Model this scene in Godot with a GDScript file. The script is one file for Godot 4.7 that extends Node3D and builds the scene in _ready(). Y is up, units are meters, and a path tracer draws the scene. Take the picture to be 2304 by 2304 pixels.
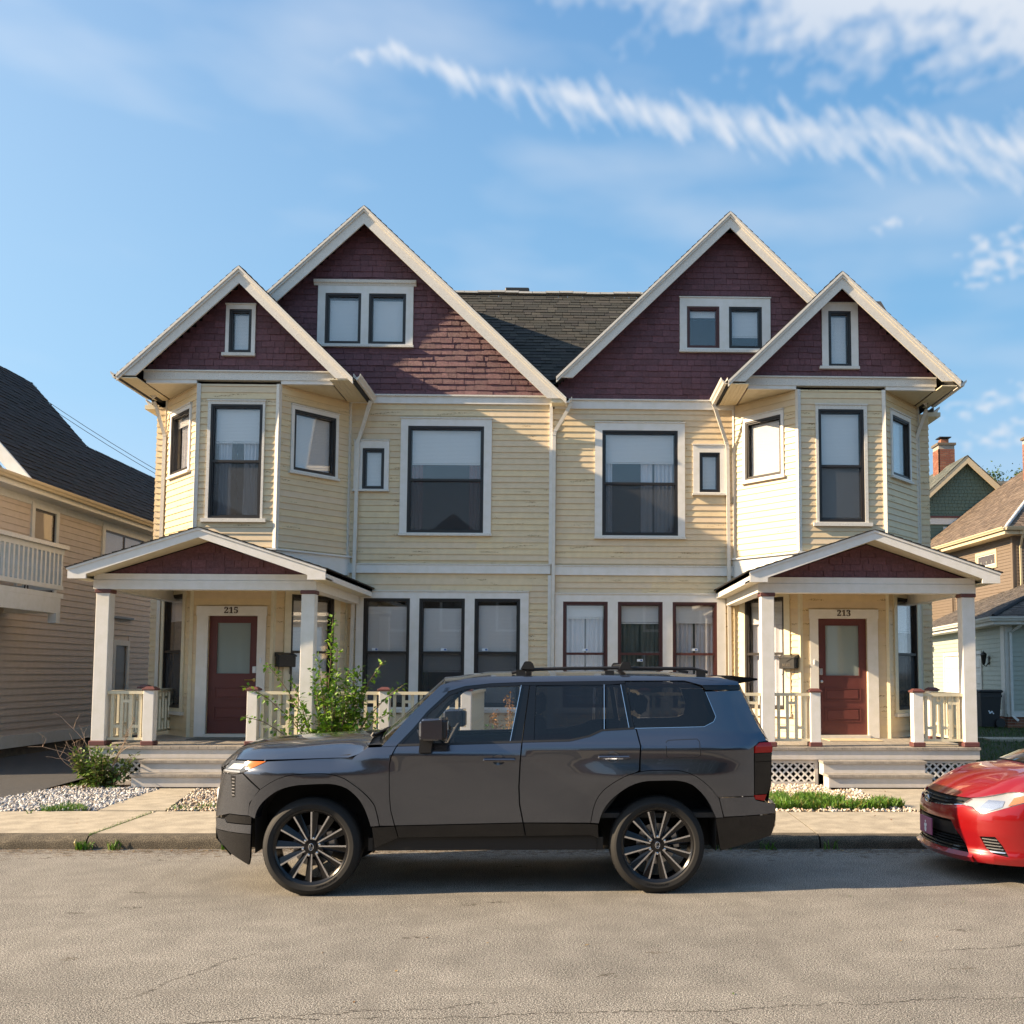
extends Node3D
# A duplex with two gabled bays, seen from across the street: metres, y up, the camera stands at x = 0, z = 0.

var M := {}
var T := {}
var rng := RandomNumberGenerator.new()
var taken := {}
var boards := []      # clapboards waiting to be built
var shingles := []    # wall shingles waiting to be built

const W := -18.95     # main front wall
const B := -17.8      # front of the bays
const K := -15.7      # front of the porch columns
const DECK := 0.72


class MB:
	var v := PackedVector3Array()
	var n := PackedVector3Array()
	var t := PackedVector2Array()
	var c := PackedColorArray()
	var tint := Color(1, 1, 1)
	var coloured := false
	var mapped := false

	func tri(a: Vector3, b: Vector3, d: Vector3, hint: Vector3) -> void:
		var g := (d - a).cross(b - a)
		if g.dot(hint) < 0.0:
			var s := b
			b = d
			d = s
			g = -g
		if g.length_squared() < 1e-18:
			return
		g = g.normalized()
		v.append(a); v.append(b); v.append(d)
		n.append(g); n.append(g); n.append(g)
		if coloured:
			c.append(tint); c.append(tint); c.append(tint)
		if mapped:
			t.append(Vector2(a.x, a.z)); t.append(Vector2(b.x, b.z)); t.append(Vector2(d.x, d.z))

	func smooth(a: Vector3, b: Vector3, d: Vector3, na: Vector3, nb: Vector3, nd: Vector3) -> void:
		var g := (d - a).cross(b - a)
		if g.length_squared() < 1e-18:
			return
		v.append(a); n.append(na)
		if g.dot(na + nb + nd) < 0.0:
			v.append(d); v.append(b)
			n.append(nd); n.append(nb)
		else:
			v.append(b); v.append(d)
			n.append(nb); n.append(nd)
		if coloured:
			c.append(tint); c.append(tint); c.append(tint)
		if mapped:
			for k in 3:
				var p := v[v.size() - 3 + k]
				t.append(Vector2(p.x, p.z))

	func quad(a: Vector3, b: Vector3, d: Vector3, e: Vector3, hint: Vector3) -> void:
		tri(a, b, d, hint)
		tri(a, d, e, hint)

	func hexa(p: Array, xf := Transform3D.IDENTITY) -> void:
		# eight corners: 0-3 one face in order, 4-7 the opposite face in the same order
		var q := []
		var mid := Vector3.ZERO
		for k in 8:
			q.append(xf * (p[k] as Vector3))
			mid += q[k]
		mid /= 8.0
		for f in [[0, 1, 2, 3], [4, 5, 6, 7], [0, 1, 5, 4], [1, 2, 6, 5], [2, 3, 7, 6], [3, 0, 4, 7]]:
			var m: Vector3 = (q[f[0]] + q[f[1]] + q[f[2]] + q[f[3]]) / 4.0
			quad(q[f[0]], q[f[1]], q[f[2]], q[f[3]], m - mid)

	func box(a: Vector3, b: Vector3, xf := Transform3D.IDENTITY) -> void:
		hexa([Vector3(a.x, a.y, a.z), Vector3(b.x, a.y, a.z), Vector3(b.x, b.y, a.z), Vector3(a.x, b.y, a.z), Vector3(a.x, a.y, b.z), Vector3(b.x, a.y, b.z), Vector3(b.x, b.y, b.z), Vector3(a.x, b.y, b.z)], xf)

	func bevel(a: Vector3, b: Vector3, r: float, xf := Transform3D.IDENTITY) -> void:
		# a box with chamfered edges
		var mid := (a + b) / 2.0
		var h := (b - a) / 2.0
		r = minf(r, minf(h.x, minf(h.y, h.z)) * 0.95)
		for ax in 3:
			for s in [-1.0, 1.0]:
				var u := (ax + 1) % 3
				var w := (ax + 2) % 3
				var q := []
				for k in [[-1, -1], [1, -1], [1, 1], [-1, 1]]:
					var p := Vector3.ZERO
					p[ax] = s * h[ax]
					p[u] = k[0] * (h[u] - r)
					p[w] = k[1] * (h[w] - r)
					q.append(xf * (mid + p))
				var nn := Vector3.ZERO
				nn[ax] = s
				quad(q[0], q[1], q[2], q[3], xf.basis * nn)
		for ax in 3:
			var u := (ax + 1) % 3
			var w := (ax + 2) % 3
			for su in [-1.0, 1.0]:
				for sw in [-1.0, 1.0]:
					var q := []
					for k in [[-1, 0], [1, 0], [1, 1], [-1, 1]]:
						var p := Vector3.ZERO
						p[ax] = k[0] * (h[ax] - r)
						p[u] = su * (h[u] if k[1] == 0 else h[u] - r)
						p[w] = sw * (h[w] - r if k[1] == 0 else h[w])
						q.append(xf * (mid + p))
					var nn := Vector3.ZERO
					nn[u] = su
					nn[w] = sw
					quad(q[0], q[1], q[2], q[3], xf.basis * nn)
		for sx in [-1.0, 1.0]:
			for sy in [-1.0, 1.0]:
				for sz in [-1.0, 1.0]:
					tri(xf * (mid + Vector3(sx * h.x, sy * (h.y - r), sz * (h.z - r))), xf * (mid + Vector3(sx * (h.x - r), sy * h.y, sz * (h.z - r))), xf * (mid + Vector3(sx * (h.x - r), sy * (h.y - r), sz * h.z)), xf.basis * Vector3(sx, sy, sz))

	func prism(poly: PackedVector2Array, z0: float, z1: float, xf := Transform3D.IDENTITY) -> void:
		var ix := Geometry2D.triangulate_polygon(poly)
		var fz := xf.basis * Vector3(0, 0, signf(z1 - z0))
		for k in range(0, ix.size(), 3):
			var a := poly[ix[k]]
			var b := poly[ix[k + 1]]
			var d := poly[ix[k + 2]]
			tri(xf * Vector3(a.x, a.y, z1), xf * Vector3(b.x, b.y, z1), xf * Vector3(d.x, d.y, z1), fz)
			tri(xf * Vector3(a.x, a.y, z0), xf * Vector3(b.x, b.y, z0), xf * Vector3(d.x, d.y, z0), -fz)
		var cw := Geometry2D.is_polygon_clockwise(poly)
		for k in poly.size():
			var a := poly[k]
			var b := poly[(k + 1) % poly.size()]
			var e := b - a
			var o := Vector3(e.y, -e.x, 0) * (-1.0 if cw else 1.0)
			quad(xf * Vector3(a.x, a.y, z0), xf * Vector3(b.x, b.y, z0), xf * Vector3(b.x, b.y, z1), xf * Vector3(a.x, a.y, z1), xf.basis * o)

	func tube(pts: Array, r0: float, r1: float, sides := 6) -> void:
		var rings := []
		var norms := []
		for k in pts.size():
			var p: Vector3 = pts[k]
			var d: Vector3 = (pts[mini(k + 1, pts.size() - 1)] - pts[maxi(k - 1, 0)]).normalized()
			var s := d.cross(Vector3.UP if absf(d.y) < 0.9 else Vector3.RIGHT).normalized()
			var q := d.cross(s)
			var r := lerpf(r0, r1, float(k) / maxf(1.0, pts.size() - 1))
			var ring := []
			var nr := []
			for j in sides:
				var a := TAU * j / sides
				var o := s * cos(a) + q * sin(a)
				ring.append(p + o * r)
				nr.append(o)
			rings.append(ring)
			norms.append(nr)
		for k in pts.size() - 1:
			for j in sides:
				var i := (j + 1) % sides
				smooth(rings[k][j], rings[k][i], rings[k + 1][i], norms[k][j], norms[k][i], norms[k + 1][i])
				smooth(rings[k][j], rings[k + 1][i], rings[k + 1][j], norms[k][j], norms[k + 1][i], norms[k + 1][j])
		for e in [0, pts.size() - 1]:
			var d: Vector3 = (pts[0] - pts[1]) if e == 0 else (pts[e] - pts[e - 1])
			for j in range(1, sides - 1):
				tri(rings[e][0], rings[e][j], rings[e][j + 1], d)

	func lathe(prof: Array, sides: int, xf := Transform3D.IDENTITY, closed := false) -> void:
		# profile of Vector2(radius, height), turned about the y axis of xf; the outside is to the right when walking up
		var m := prof.size()
		for k in (m if closed else m - 1):
			var a: Vector2 = prof[k]
			var b: Vector2 = prof[(k + 1) % m]
			var e := (b - a)
			if e.length() < 1e-6:
				continue
			var o := Vector2(e.y, -e.x).normalized()
			for j in sides:
				var t0 := TAU * j / sides
				var t1 := TAU * (j + 1) / sides
				var d0 := Vector3(cos(t0), 0, sin(t0))
				var d1 := Vector3(cos(t1), 0, sin(t1))
				var n0 := xf.basis * (d0 * o.x + Vector3(0, o.y, 0))
				var n1 := xf.basis * (d1 * o.x + Vector3(0, o.y, 0))
				var p00 := xf * (d0 * a.x + Vector3(0, a.y, 0))
				var p01 := xf * (d1 * a.x + Vector3(0, a.y, 0))
				var p10 := xf * (d0 * b.x + Vector3(0, b.y, 0))
				var p11 := xf * (d1 * b.x + Vector3(0, b.y, 0))
				smooth(p00, p01, p11, n0, n1, n1)
				smooth(p00, p11, p10, n0, n1, n0)

	func grid(rows: Array, flip := false) -> void:
		# rows of equally long arrays of points, smoothed
		var h := rows.size()
		var w: int = rows[0].size()
		var nn := []
		for i in h:
			var line := []
			for j in w:
				var du: Vector3 = rows[i][mini(j + 1, w - 1)] - rows[i][maxi(j - 1, 0)]
				var dv: Vector3 = rows[mini(i + 1, h - 1)][j] - rows[maxi(i - 1, 0)][j]
				var g := du.cross(dv)
				line.append((-g if flip else g).normalized())
			nn.append(line)
		for i in h - 1:
			for j in w - 1:
				smooth(rows[i][j], rows[i][j + 1], rows[i + 1][j + 1], nn[i][j], nn[i][j + 1], nn[i + 1][j + 1])
				smooth(rows[i][j], rows[i + 1][j + 1], rows[i + 1][j], nn[i][j], nn[i + 1][j + 1], nn[i + 1][j])

	func skin(poly: PackedVector2Array, cell: float, f: Callable, side: float, thick := 0.0) -> void:
		# a flat outline laid over the curved surface f(Vector2) -> Vector3; side gives the outward sense
		var lo := poly[0]
		var hi := poly[0]
		for p in poly:
			lo = Vector2(minf(lo.x, p.x), minf(lo.y, p.y))
			hi = Vector2(maxf(hi.x, p.x), maxf(hi.y, p.y))
		var nx := maxi(1, ceili((hi.x - lo.x) / cell))
		var ny := maxi(1, ceili((hi.y - lo.y) / cell))
		var sx := (hi.x - lo.x) / nx
		var sy := (hi.y - lo.y) / ny
		for i in nx:
			for j in ny:
				var a := lo + Vector2(i * sx, j * sy)
				var square := PackedVector2Array([a, a + Vector2(sx, 0), a + Vector2(sx, sy), a + Vector2(0, sy)])
				for piece in Geometry2D.intersect_polygons(square, poly):
					var ix := Geometry2D.triangulate_polygon(piece)
					for k in range(0, ix.size(), 3):
						var q := [piece[ix[k]], piece[ix[k + 1]], piece[ix[k + 2]]]
						smooth(f.call(q[0]), f.call(q[1]), f.call(q[2]), bent(f, q[0], side), bent(f, q[1], side), bent(f, q[2], side))
		if thick > 0.0:
			var cw := Geometry2D.is_polygon_clockwise(poly)
			for k in poly.size():
				var a := poly[k]
				var b := poly[(k + 1) % poly.size()]
				var parts := maxi(1, ceili(a.distance_to(b) / cell))
				for s in parts:
					var p := a.lerp(b, float(s) / parts)
					var q := a.lerp(b, float(s + 1) / parts)
					var e := (q - p)
					var o2 := Vector2(e.y, -e.x).normalized() * (-1.0 if cw else 1.0)
					var P: Vector3 = f.call(p)
					var Q: Vector3 = f.call(q)
					var np := bent(f, p, side)
					var nq := bent(f, q, side)
					var away: Vector3 = f.call((p + q) / 2.0 + o2 * 0.01) - f.call((p + q) / 2.0)
					quad(P, Q, Q - nq * thick, P - np * thick, away)

	func bent(f: Callable, p: Vector2, side: float) -> Vector3:
		var o: Vector3 = f.call(p)
		var a: Vector3 = f.call(p + Vector2(0.004, 0)) - o
		var b: Vector3 = f.call(p + Vector2(0, 0.004)) - o
		return (a.cross(b) * side).normalized()

	func add(o: MB, xf: Transform3D) -> void:
		for k in o.v.size():
			v.append(xf * o.v[k])
			n.append((xf.basis * o.n[k]).normalized())
			if coloured:
				c.append(tint)

	func mesh() -> ArrayMesh:
		var a := []
		a.resize(Mesh.ARRAY_MAX)
		a[Mesh.ARRAY_VERTEX] = v
		a[Mesh.ARRAY_NORMAL] = n
		if coloured:
			a[Mesh.ARRAY_COLOR] = c
		if mapped:
			a[Mesh.ARRAY_TEX_UV] = t
		var m := ArrayMesh.new()
		m.add_surface_from_arrays(Mesh.PRIMITIVE_TRIANGLES, a)
		return m


# ---------------------------------------------------------------- nodes

func numbered(called: String) -> String:
	taken[called] = taken.get(called, -1) + 1
	return called if taken[called] == 0 else "%s_%03d" % [called, taken[called]]


func tag(o: Node3D, label: String, category: String, group := "", kind := "") -> Node3D:
	o.set_meta("label", label)
	o.set_meta("category", category)
	if group:
		o.set_meta("group", group)
	if kind:
		o.set_meta("kind", kind)
	return o


func thing(called: String, at: Vector3, label: String, category: String, group := "") -> Node3D:
	var o := Node3D.new()
	o.name = numbered(called)
	o.position = at
	add_child(o)
	return tag(o, label, category, group)


# adds a part whose mesh is given in world axes to a thing, or a sub-part to a part
func part(parent: Node3D, called: String, mb: MB, mat: Material, label := "") -> MeshInstance3D:
	var o := MeshInstance3D.new()
	o.name = called
	o.mesh = mb.mesh()
	o.material_override = mat
	if parent.get_parent() == self and not parent is MeshInstance3D and not parent.has_meta("own_axes"):
		o.position = -parent.position
	if label:
		o.set_meta("label", label)
	parent.add_child(o, true)
	return o


func piece(parent: Node3D, called: String, mesh: Mesh, xf: Transform3D, mat: Material) -> MeshInstance3D:
	var o := MeshInstance3D.new()
	o.name = called
	o.mesh = mesh
	o.material_override = mat
	o.transform = xf
	if parent.get_parent() == self and not parent is MeshInstance3D and not parent.has_meta("own_axes"):
		o.position -= parent.position
	parent.add_child(o, true)
	return o


func ground_piece(called: String, mb: MB, mat: Material) -> MeshInstance3D:
	var o := MeshInstance3D.new()
	o.name = numbered(called)
	o.mesh = mb.mesh()
	o.material_override = mat
	o.set_meta("kind", "structure")
	add_child(o)
	return o


func stuff(called: String, mb: MB, mat: Material, label: String, category: String) -> MeshInstance3D:
	var o := MeshInstance3D.new()
	o.name = numbered(called)
	o.mesh = mb.mesh()
	o.material_override = mat
	add_child(o)
	tag(o, label, category, "", "stuff")
	return o


func lettering(parent: Node3D, words: String, height: float, xf: Transform3D, mat: Material, serif := true, called := "lettering") -> MeshInstance3D:
	var f := SystemFont.new()
	f.font_names = PackedStringArray(["Droid Serif" if serif else "Droid Sans"])
	f.font_weight = 700
	var m := TextMesh.new()
	m.text = words
	m.font = f
	m.font_size = 64
	m.pixel_size = height / (0.72 * 64.0)
	m.depth = 0.008
	m.curve_step = 2.0
	return piece(parent, called, m, xf, mat)


func ring(x0: float, x1: float, y0: float, y1: float) -> Array:
	return [x0, x1, y0, y1]


# ---------------------------------------------------------------- materials

func tex(called: String, size: int, f: Callable) -> ImageTexture:
	var data := PackedByteArray()
	data.resize(size * size * 3)
	var k := 0
	for y in size:
		for x in size:
			var c: Color = f.call(x, y)
			data[k] = int(clampf(c.r, 0, 1) * 255.0)
			data[k + 1] = int(clampf(c.g, 0, 1) * 255.0)
			data[k + 2] = int(clampf(c.b, 0, 1) * 255.0)
			k += 3
	var img := Image.create_from_data(size, size, false, Image.FORMAT_RGB8, data)
	T[called] = ImageTexture.create_from_image(img)
	return T[called]


func noise(seed_: int, freq: float, octaves := 3, type := FastNoiseLite.TYPE_SIMPLEX_SMOOTH) -> FastNoiseLite:
	var f := FastNoiseLite.new()
	f.seed = seed_
	f.noise_type = type
	f.frequency = freq
	f.fractal_octaves = octaves
	if octaves == 1:
		f.fractal_type = FastNoiseLite.FRACTAL_NONE
	return f


func field(f: FastNoiseLite, size: int, sx := 1.0, sy := 1.0) -> PackedByteArray:
	var img: Image
	if sx == 1.0 and sy == 1.0:
		img = f.get_seamless_image(size, size)
	else:
		img = f.get_seamless_image(int(size * sx), int(size * sy))
		img.resize(size, size)
	img.convert(Image.FORMAT_L8)
	return img.get_data()


func mat(called: String, r: float, g: float, b: float, rough := 0.6, texture = null, per_metre := 1.0, spec := 0.5) -> StandardMaterial3D:
	# r, g, b are linear base colours
	var m := StandardMaterial3D.new()
	m.resource_name = called
	m.albedo_color = Color(r, g, b).linear_to_srgb()
	m.roughness = rough
	m.metallic_specular = spec
	if texture:
		m.albedo_texture = texture
		m.uv1_triplanar = true
		m.uv1_world_triplanar = true
		m.uv1_scale = Vector3.ONE * per_metre
		m.uv1_triplanar_sharpness = 8.0
	M[called] = m
	return m


func relief(m: StandardMaterial3D, texture: Texture2D, cm: float) -> StandardMaterial3D:
	m.heightmap_enabled = true
	m.heightmap_texture = texture
	m.heightmap_scale = cm
	return m


func glass(called: String, r: float, g: float, b: float, a: float) -> StandardMaterial3D:
	var m := mat(called, r, g, b, 0.02)
	m.transparency = BaseMaterial3D.TRANSPARENCY_ALPHA
	m.albedo_color.a = a
	return m


func make_textures() -> void:
	var n1 := field(noise(3, 0.012, 4), 512)
	var n2 := field(noise(5, 0.11, 2), 512)
	var n3 := field(noise(9, 0.35, 1), 512)
	tex("paint", 512, func(x, y):
		var k: int = y * 512 + x
		var a := 0.955 + 0.05 * n1[k] / 255.0 - 0.03 * (1.0 if n2[k] > 205 else 0.0) + 0.02 * (n3[k] / 255.0 - 0.5)
		return Color(a, a, a * (0.985 + 0.03 * n1[k] / 255.0)))
	tex("worn", 512, func(x, y):
		var k: int = y * 512 + x
		var a := 0.90 + 0.10 * n1[k] / 255.0 + 0.03 * (n3[k] / 255.0 - 0.5)
		if n2[k] > 196 and n1[k] > 132:
			return Color(0.50, 0.44, 0.38)
		if n2[k] > 186 and n1[k] > 128:
			return Color(0.74, 0.69, 0.62)
		return Color(a, a, a))
	var wv := field(noise(21, 0.02, 3), 512, 0.125, 1.0)
	var ws := field(noise(22, 0.2, 2), 512, 1.0, 0.0625)
	tex("wood", 512, func(x, y):
		var k: int = y * 512 + x
		var a := 0.70 + 0.22 * n1[k] / 255.0 + 0.22 * (ws[k] / 255.0 - 0.3)
		if n3[k] > 236 and n1[k] > 140:
			return Color(1.0, 0.95, 0.9)
		return Color(a, a, a))
	tex("wood_height", 512, func(x, y):
		var a: float = ws[y * 512 + x] / 255.0
		return Color(a, a, a))
	var g1 := field(noise(31, 0.16, 2), 1024)
	var g2 := field(noise(33, 0.30, 1), 1024)
	var g3 := field(noise(35, 0.006, 4), 1024)
	var g4 := field(noise(37, 0.08, 3), 1024)
	tex("asphalt", 1024, func(x, y):
		var k: int = y * 1024 + x
		var a := 0.54 + 0.44 * (g1[k] / 255.0 - 0.5) + 0.75 * (g2[k] / 255.0 - 0.5) + 0.08 * (g3[k] / 255.0 - 0.5) + 0.04 * (g4[k] / 255.0 - 0.5)
		if g2[k] > 190:
			a += 0.16
		if g1[k] < 66:
			a *= 0.55
		var warm := 0.98 + 0.04 * (g4[k] / 255.0)
		return Color(a * warm, a * 0.985, a * 0.955))
	tex("asphalt_height", 1024, func(x, y):
		var k: int = y * 1024 + x
		var a := 0.5 * g1[k] / 255.0 + 0.5 * g2[k] / 255.0
		return Color(a, a, a))
	tex("concrete", 1024, func(x, y):
		var k: int = y * 1024 + x
		var a := 0.80 + 0.18 * (g3[k] / 255.0 - 0.5) + 0.16 * (g4[k] / 255.0 - 0.5) + 0.12 * (g1[k] / 255.0 - 0.5) + 0.1 * (g2[k] / 255.0 - 0.5)
		if g1[k] < 52:
			a *= 0.8
		return Color(a, a * 0.985, a * 0.95))
	# splashed dirt and wear on old concrete: grainy dark blots over pale cement
	tex("grime", 1024, func(x, y):
		var k: int = y * 1024 + x
		var a := 0.62 + 0.20 * (g3[k] / 255.0 - 0.5) + 0.25 * (g1[k] / 255.0 - 0.5) + 0.2 * (g2[k] / 255.0 - 0.5)
		if g4[k] > 120:
			a *= 0.72
		if g4[k] > 150 and g1[k] > 110:
			a *= 0.75
		return Color(a, a * 0.97, a * 0.91))
	# old house paint: mostly sound, a few flaked slivers and drips
	tex("flaked", 512, func(x, y):
		var k: int = y * 512 + x
		var a := 0.945 + 0.06 * n1[k] / 255.0 + 0.02 * (n3[k] / 255.0 - 0.5)
		if wv[k] > 214 and n2[k] > 150:
			return Color(0.55, 0.47, 0.38)
		if wv[k] > 205 and n2[k] > 140:
			return Color(0.84, 0.80, 0.74)
		return Color(a, a, a * 0.99))
	tex("granule", 512, func(x, y):
		var k: int = y * 512 + x
		var a := 0.72 + 0.4 * (n3[k] / 255.0 - 0.5) + 0.25 * (n2[k] / 255.0 - 0.5) + 0.2 * (n1[k] / 255.0 - 0.5)
		return Color(a, a, a))
	tex("soil", 512, func(x, y):
		var k: int = y * 512 + x
		var a := 0.6 + 0.5 * (n3[k] / 255.0 - 0.5) + 0.5 * (n2[k] / 255.0 - 0.5) + 0.3 * (n1[k] / 255.0 - 0.5)
		return Color(a, a * 0.9, a * 0.78))
	# fine lines of a lowered cellular or slatted blind, 25 mm pitch on a tile of 0.4 m
	tex("slats", 256, func(x, y):
		var p := fmod(y / 16.0, 1.0)
		var a := 0.93 if p < 0.78 else 0.80
		return Color(a, a, a))


func make_materials() -> void:
	var p: Texture2D = T.paint
	for k in 4:
		var s: float = [1.0, 0.965, 1.03, 0.985][k]
		mat("cream%d" % k, 0.73 * s, 0.585 * s, 0.375 * s * [1.0, 1.03, 0.97, 1.05][k], 0.5, p if k % 2 else T.flaked, 0.8)
	mat("cream_trim", 0.73, 0.64, 0.44, 0.5, p, 0.9)
	mat("white", 0.78, 0.76, 0.71, 0.5, p, 0.7)
	mat("white_worn", 0.78, 0.75, 0.68, 0.55, T.worn, 1.3)
	mat("ivory", 0.72, 0.65, 0.47, 0.5, p, 1.1)
	for k in 5:
		var s: float = [1.0, 0.86, 1.12, 0.93, 1.05][k]
		relief(mat("plum%d" % k, 0.20 * s, 0.080 * s, 0.095 * s, 0.6, T.wood, 2.4), T.wood_height, 0.35)
	mat("plum_flat", 0.13, 0.048, 0.045, 0.5, p, 1.0)
	mat("door_red", 0.125, 0.034, 0.030, 0.42, p, 0.7)
	mat("brown_frame", 0.018, 0.014, 0.012, 0.4)
	mat("red_frame", 0.075, 0.022, 0.018, 0.45)
	mat("bronze_grey", 0.11, 0.095, 0.075, 0.4)
	mat("deck", 0.42, 0.38, 0.33, 0.6, T.wood, 0.8)
	mat("step_paint", 0.62, 0.58, 0.53, 0.55, p, 1.0)
	mat("number", 0.035, 0.014, 0.008, 0.4)
	mat("black_metal", 0.012, 0.012, 0.012, 0.45)
	mat("brass", 0.6, 0.42, 0.14, 0.3).metallic = 1.0
	mat("steel", 0.6, 0.6, 0.6, 0.3).metallic = 1.0
	mat("blind", 0.90, 0.90, 0.89, 0.7, T.slats, 2.5)
	mat("curtain", 0.62, 0.62, 0.66, 0.85)
	mat("curtain_grey", 0.11, 0.115, 0.10, 0.85)
	mat("curtain_rose", 0.22, 0.075, 0.07, 0.85)
	mat("screen", 0.06, 0.062, 0.066, 0.8)
	M.screen.transparency = BaseMaterial3D.TRANSPARENCY_ALPHA
	M.screen.albedo_color.a = 0.34
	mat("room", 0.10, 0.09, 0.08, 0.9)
	mat("sticker", 0.75, 0.8, 0.85, 0.5)
	mat("sticker_blue", 0.05, 0.12, 0.35, 0.5)
	glass("pane", 0.02, 0.025, 0.03, 0.02)
	glass("frosted", 0.30, 0.36, 0.35, 0.85)
	for k in 2:
		var m := mat("roof_dark" if k == 0 else "roof_tan", 1, 1, 1, 0.9, T.granule, 3.0)
		m.vertex_color_use_as_albedo = true
	mat("tint", 1, 1, 1, 0.75).vertex_color_use_as_albedo = true
	mat("roof_edge", 0.03, 0.031, 0.034, 0.9)
	mat("gutter", 0.72, 0.68, 0.60, 0.4, p, 1.0)
	relief(mat("asphalt", 0.78, 0.76, 0.72, 0.85, T.asphalt, 0.40), T.asphalt_height, 0.25)
	relief(mat("old_asphalt", 0.20, 0.20, 0.21, 0.9, T.asphalt, 0.8), T.asphalt_height, 0.4)
	relief(mat("concrete", 0.62, 0.56, 0.46, 0.85, T.concrete, 0.5), T.asphalt_height, 0.15)
	relief(mat("kerb", 0.46, 0.41, 0.33, 0.9, T.grime, 0.9), T.asphalt_height, 0.4)
	mat("soil", 0.12, 0.085, 0.055, 0.95, T.soil, 1.7)
	mat("turf", 0.06, 0.10, 0.022, 0.95, T.soil, 1.3)
	mat("tan_siding", 0.58, 0.495, 0.42, 0.6, p, 0.6)
	mat("sage", 0.40, 0.44, 0.38, 0.6, p, 0.6)
	mat("brown_siding", 0.17, 0.13, 0.095, 0.65, p, 0.6)
	mat("green_siding", 0.105, 0.16, 0.125, 0.65, p, 0.6)
	mat("far_cream", 0.60, 0.50, 0.33, 0.6, p, 0.8)
	mat("far_white", 0.70, 0.70, 0.66, 0.55, p, 0.8)
	mat("stone", 0.25, 0.21, 0.17, 0.9, T.concrete, 1.0)
	mat("brick", 0.24, 0.085, 0.05, 0.85, p, 2.0)
	mat("brick2", 0.30, 0.13, 0.075, 0.85, p, 2.0)
	mat("mortar", 0.36, 0.32, 0.27, 0.95)
	mat("bin", 0.020, 0.021, 0.023, 0.55)
	mat("teal", 0.02, 0.20, 0.22, 0.7)
	var leaf := mat("leaf", 1, 1, 1, 0.5)
	leaf.vertex_color_use_as_albedo = true
	leaf.backlight_enabled = true
	leaf.backlight = Color(0.5, 0.6, 0.2)
	leaf.cull_mode = BaseMaterial3D.CULL_DISABLED
	mat("twig", 0.16, 0.10, 0.06, 0.85)
	mat("dry_twig", 0.38, 0.27, 0.19, 0.85)
	mat("bark", 0.10, 0.075, 0.05, 0.9)


# ---------------------------------------------------------------- camera, sky, sun

const SUN_WAY := Vector3(1.0, -0.53, -0.165)

func make_view() -> void:
	var f := 2300.0
	var yaw := deg_to_rad(1.3256)
	var pitch := deg_to_rad(4.2044)
	var roll := deg_to_rad(0.1964)
	var fw := Vector3(sin(yaw) * cos(pitch), sin(pitch), -cos(yaw) * cos(pitch))
	var rt := Vector3(cos(yaw), 0, sin(yaw))
	var up := rt.cross(fw)
	var cam := Camera3D.new()
	cam.name = "camera"
	cam.transform = Transform3D(Basis(rt * cos(roll) + up * sin(roll), up * cos(roll) - rt * sin(roll), -fw), Vector3(0, 1.85, 0))
	cam.near = 0.1
	cam.far = 900.0
	cam.projection = Camera3D.PROJECTION_FRUSTUM
	cam.size = 0.1 * 2304.0 / f
	cam.frustum_offset = Vector2((1152.0 - 1338.45) / f, (1343.33 - 1152.0) / f) * 0.1
	add_child(cam)
	cam.make_current()

	var sun := DirectionalLight3D.new()
	sun.name = "sun"
	sun.light_color = Color(1.0, 0.89, 0.74)
	sun.light_energy = 1.6
	sun.light_angular_distance = 0.5
	sun.shadow_enabled = true
	sun.look_at_from_position(Vector3.ZERO, SUN_WAY, Vector3.UP)
	add_child(sun)

	var e := Environment.new()
	e.background_mode = Environment.BG_SKY
	e.tonemap_mode = Environment.TONE_MAPPER_LINEAR
	e.tonemap_exposure = 2.45
	e.background_energy_multiplier = 1.0
	e.sdfgi_enabled = true
	e.ssao_enabled = true
	e.ssil_enabled = true
	var sky := Sky.new()
	var sm := PanoramaSkyMaterial.new()
	sm.panorama = sky_picture()
	sm.energy_multiplier = 0.42
	sky.sky_material = sm
	e.sky = sky
	var we := WorldEnvironment.new()
	we.name = "air"
	we.environment = e
	add_child(we)


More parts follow.
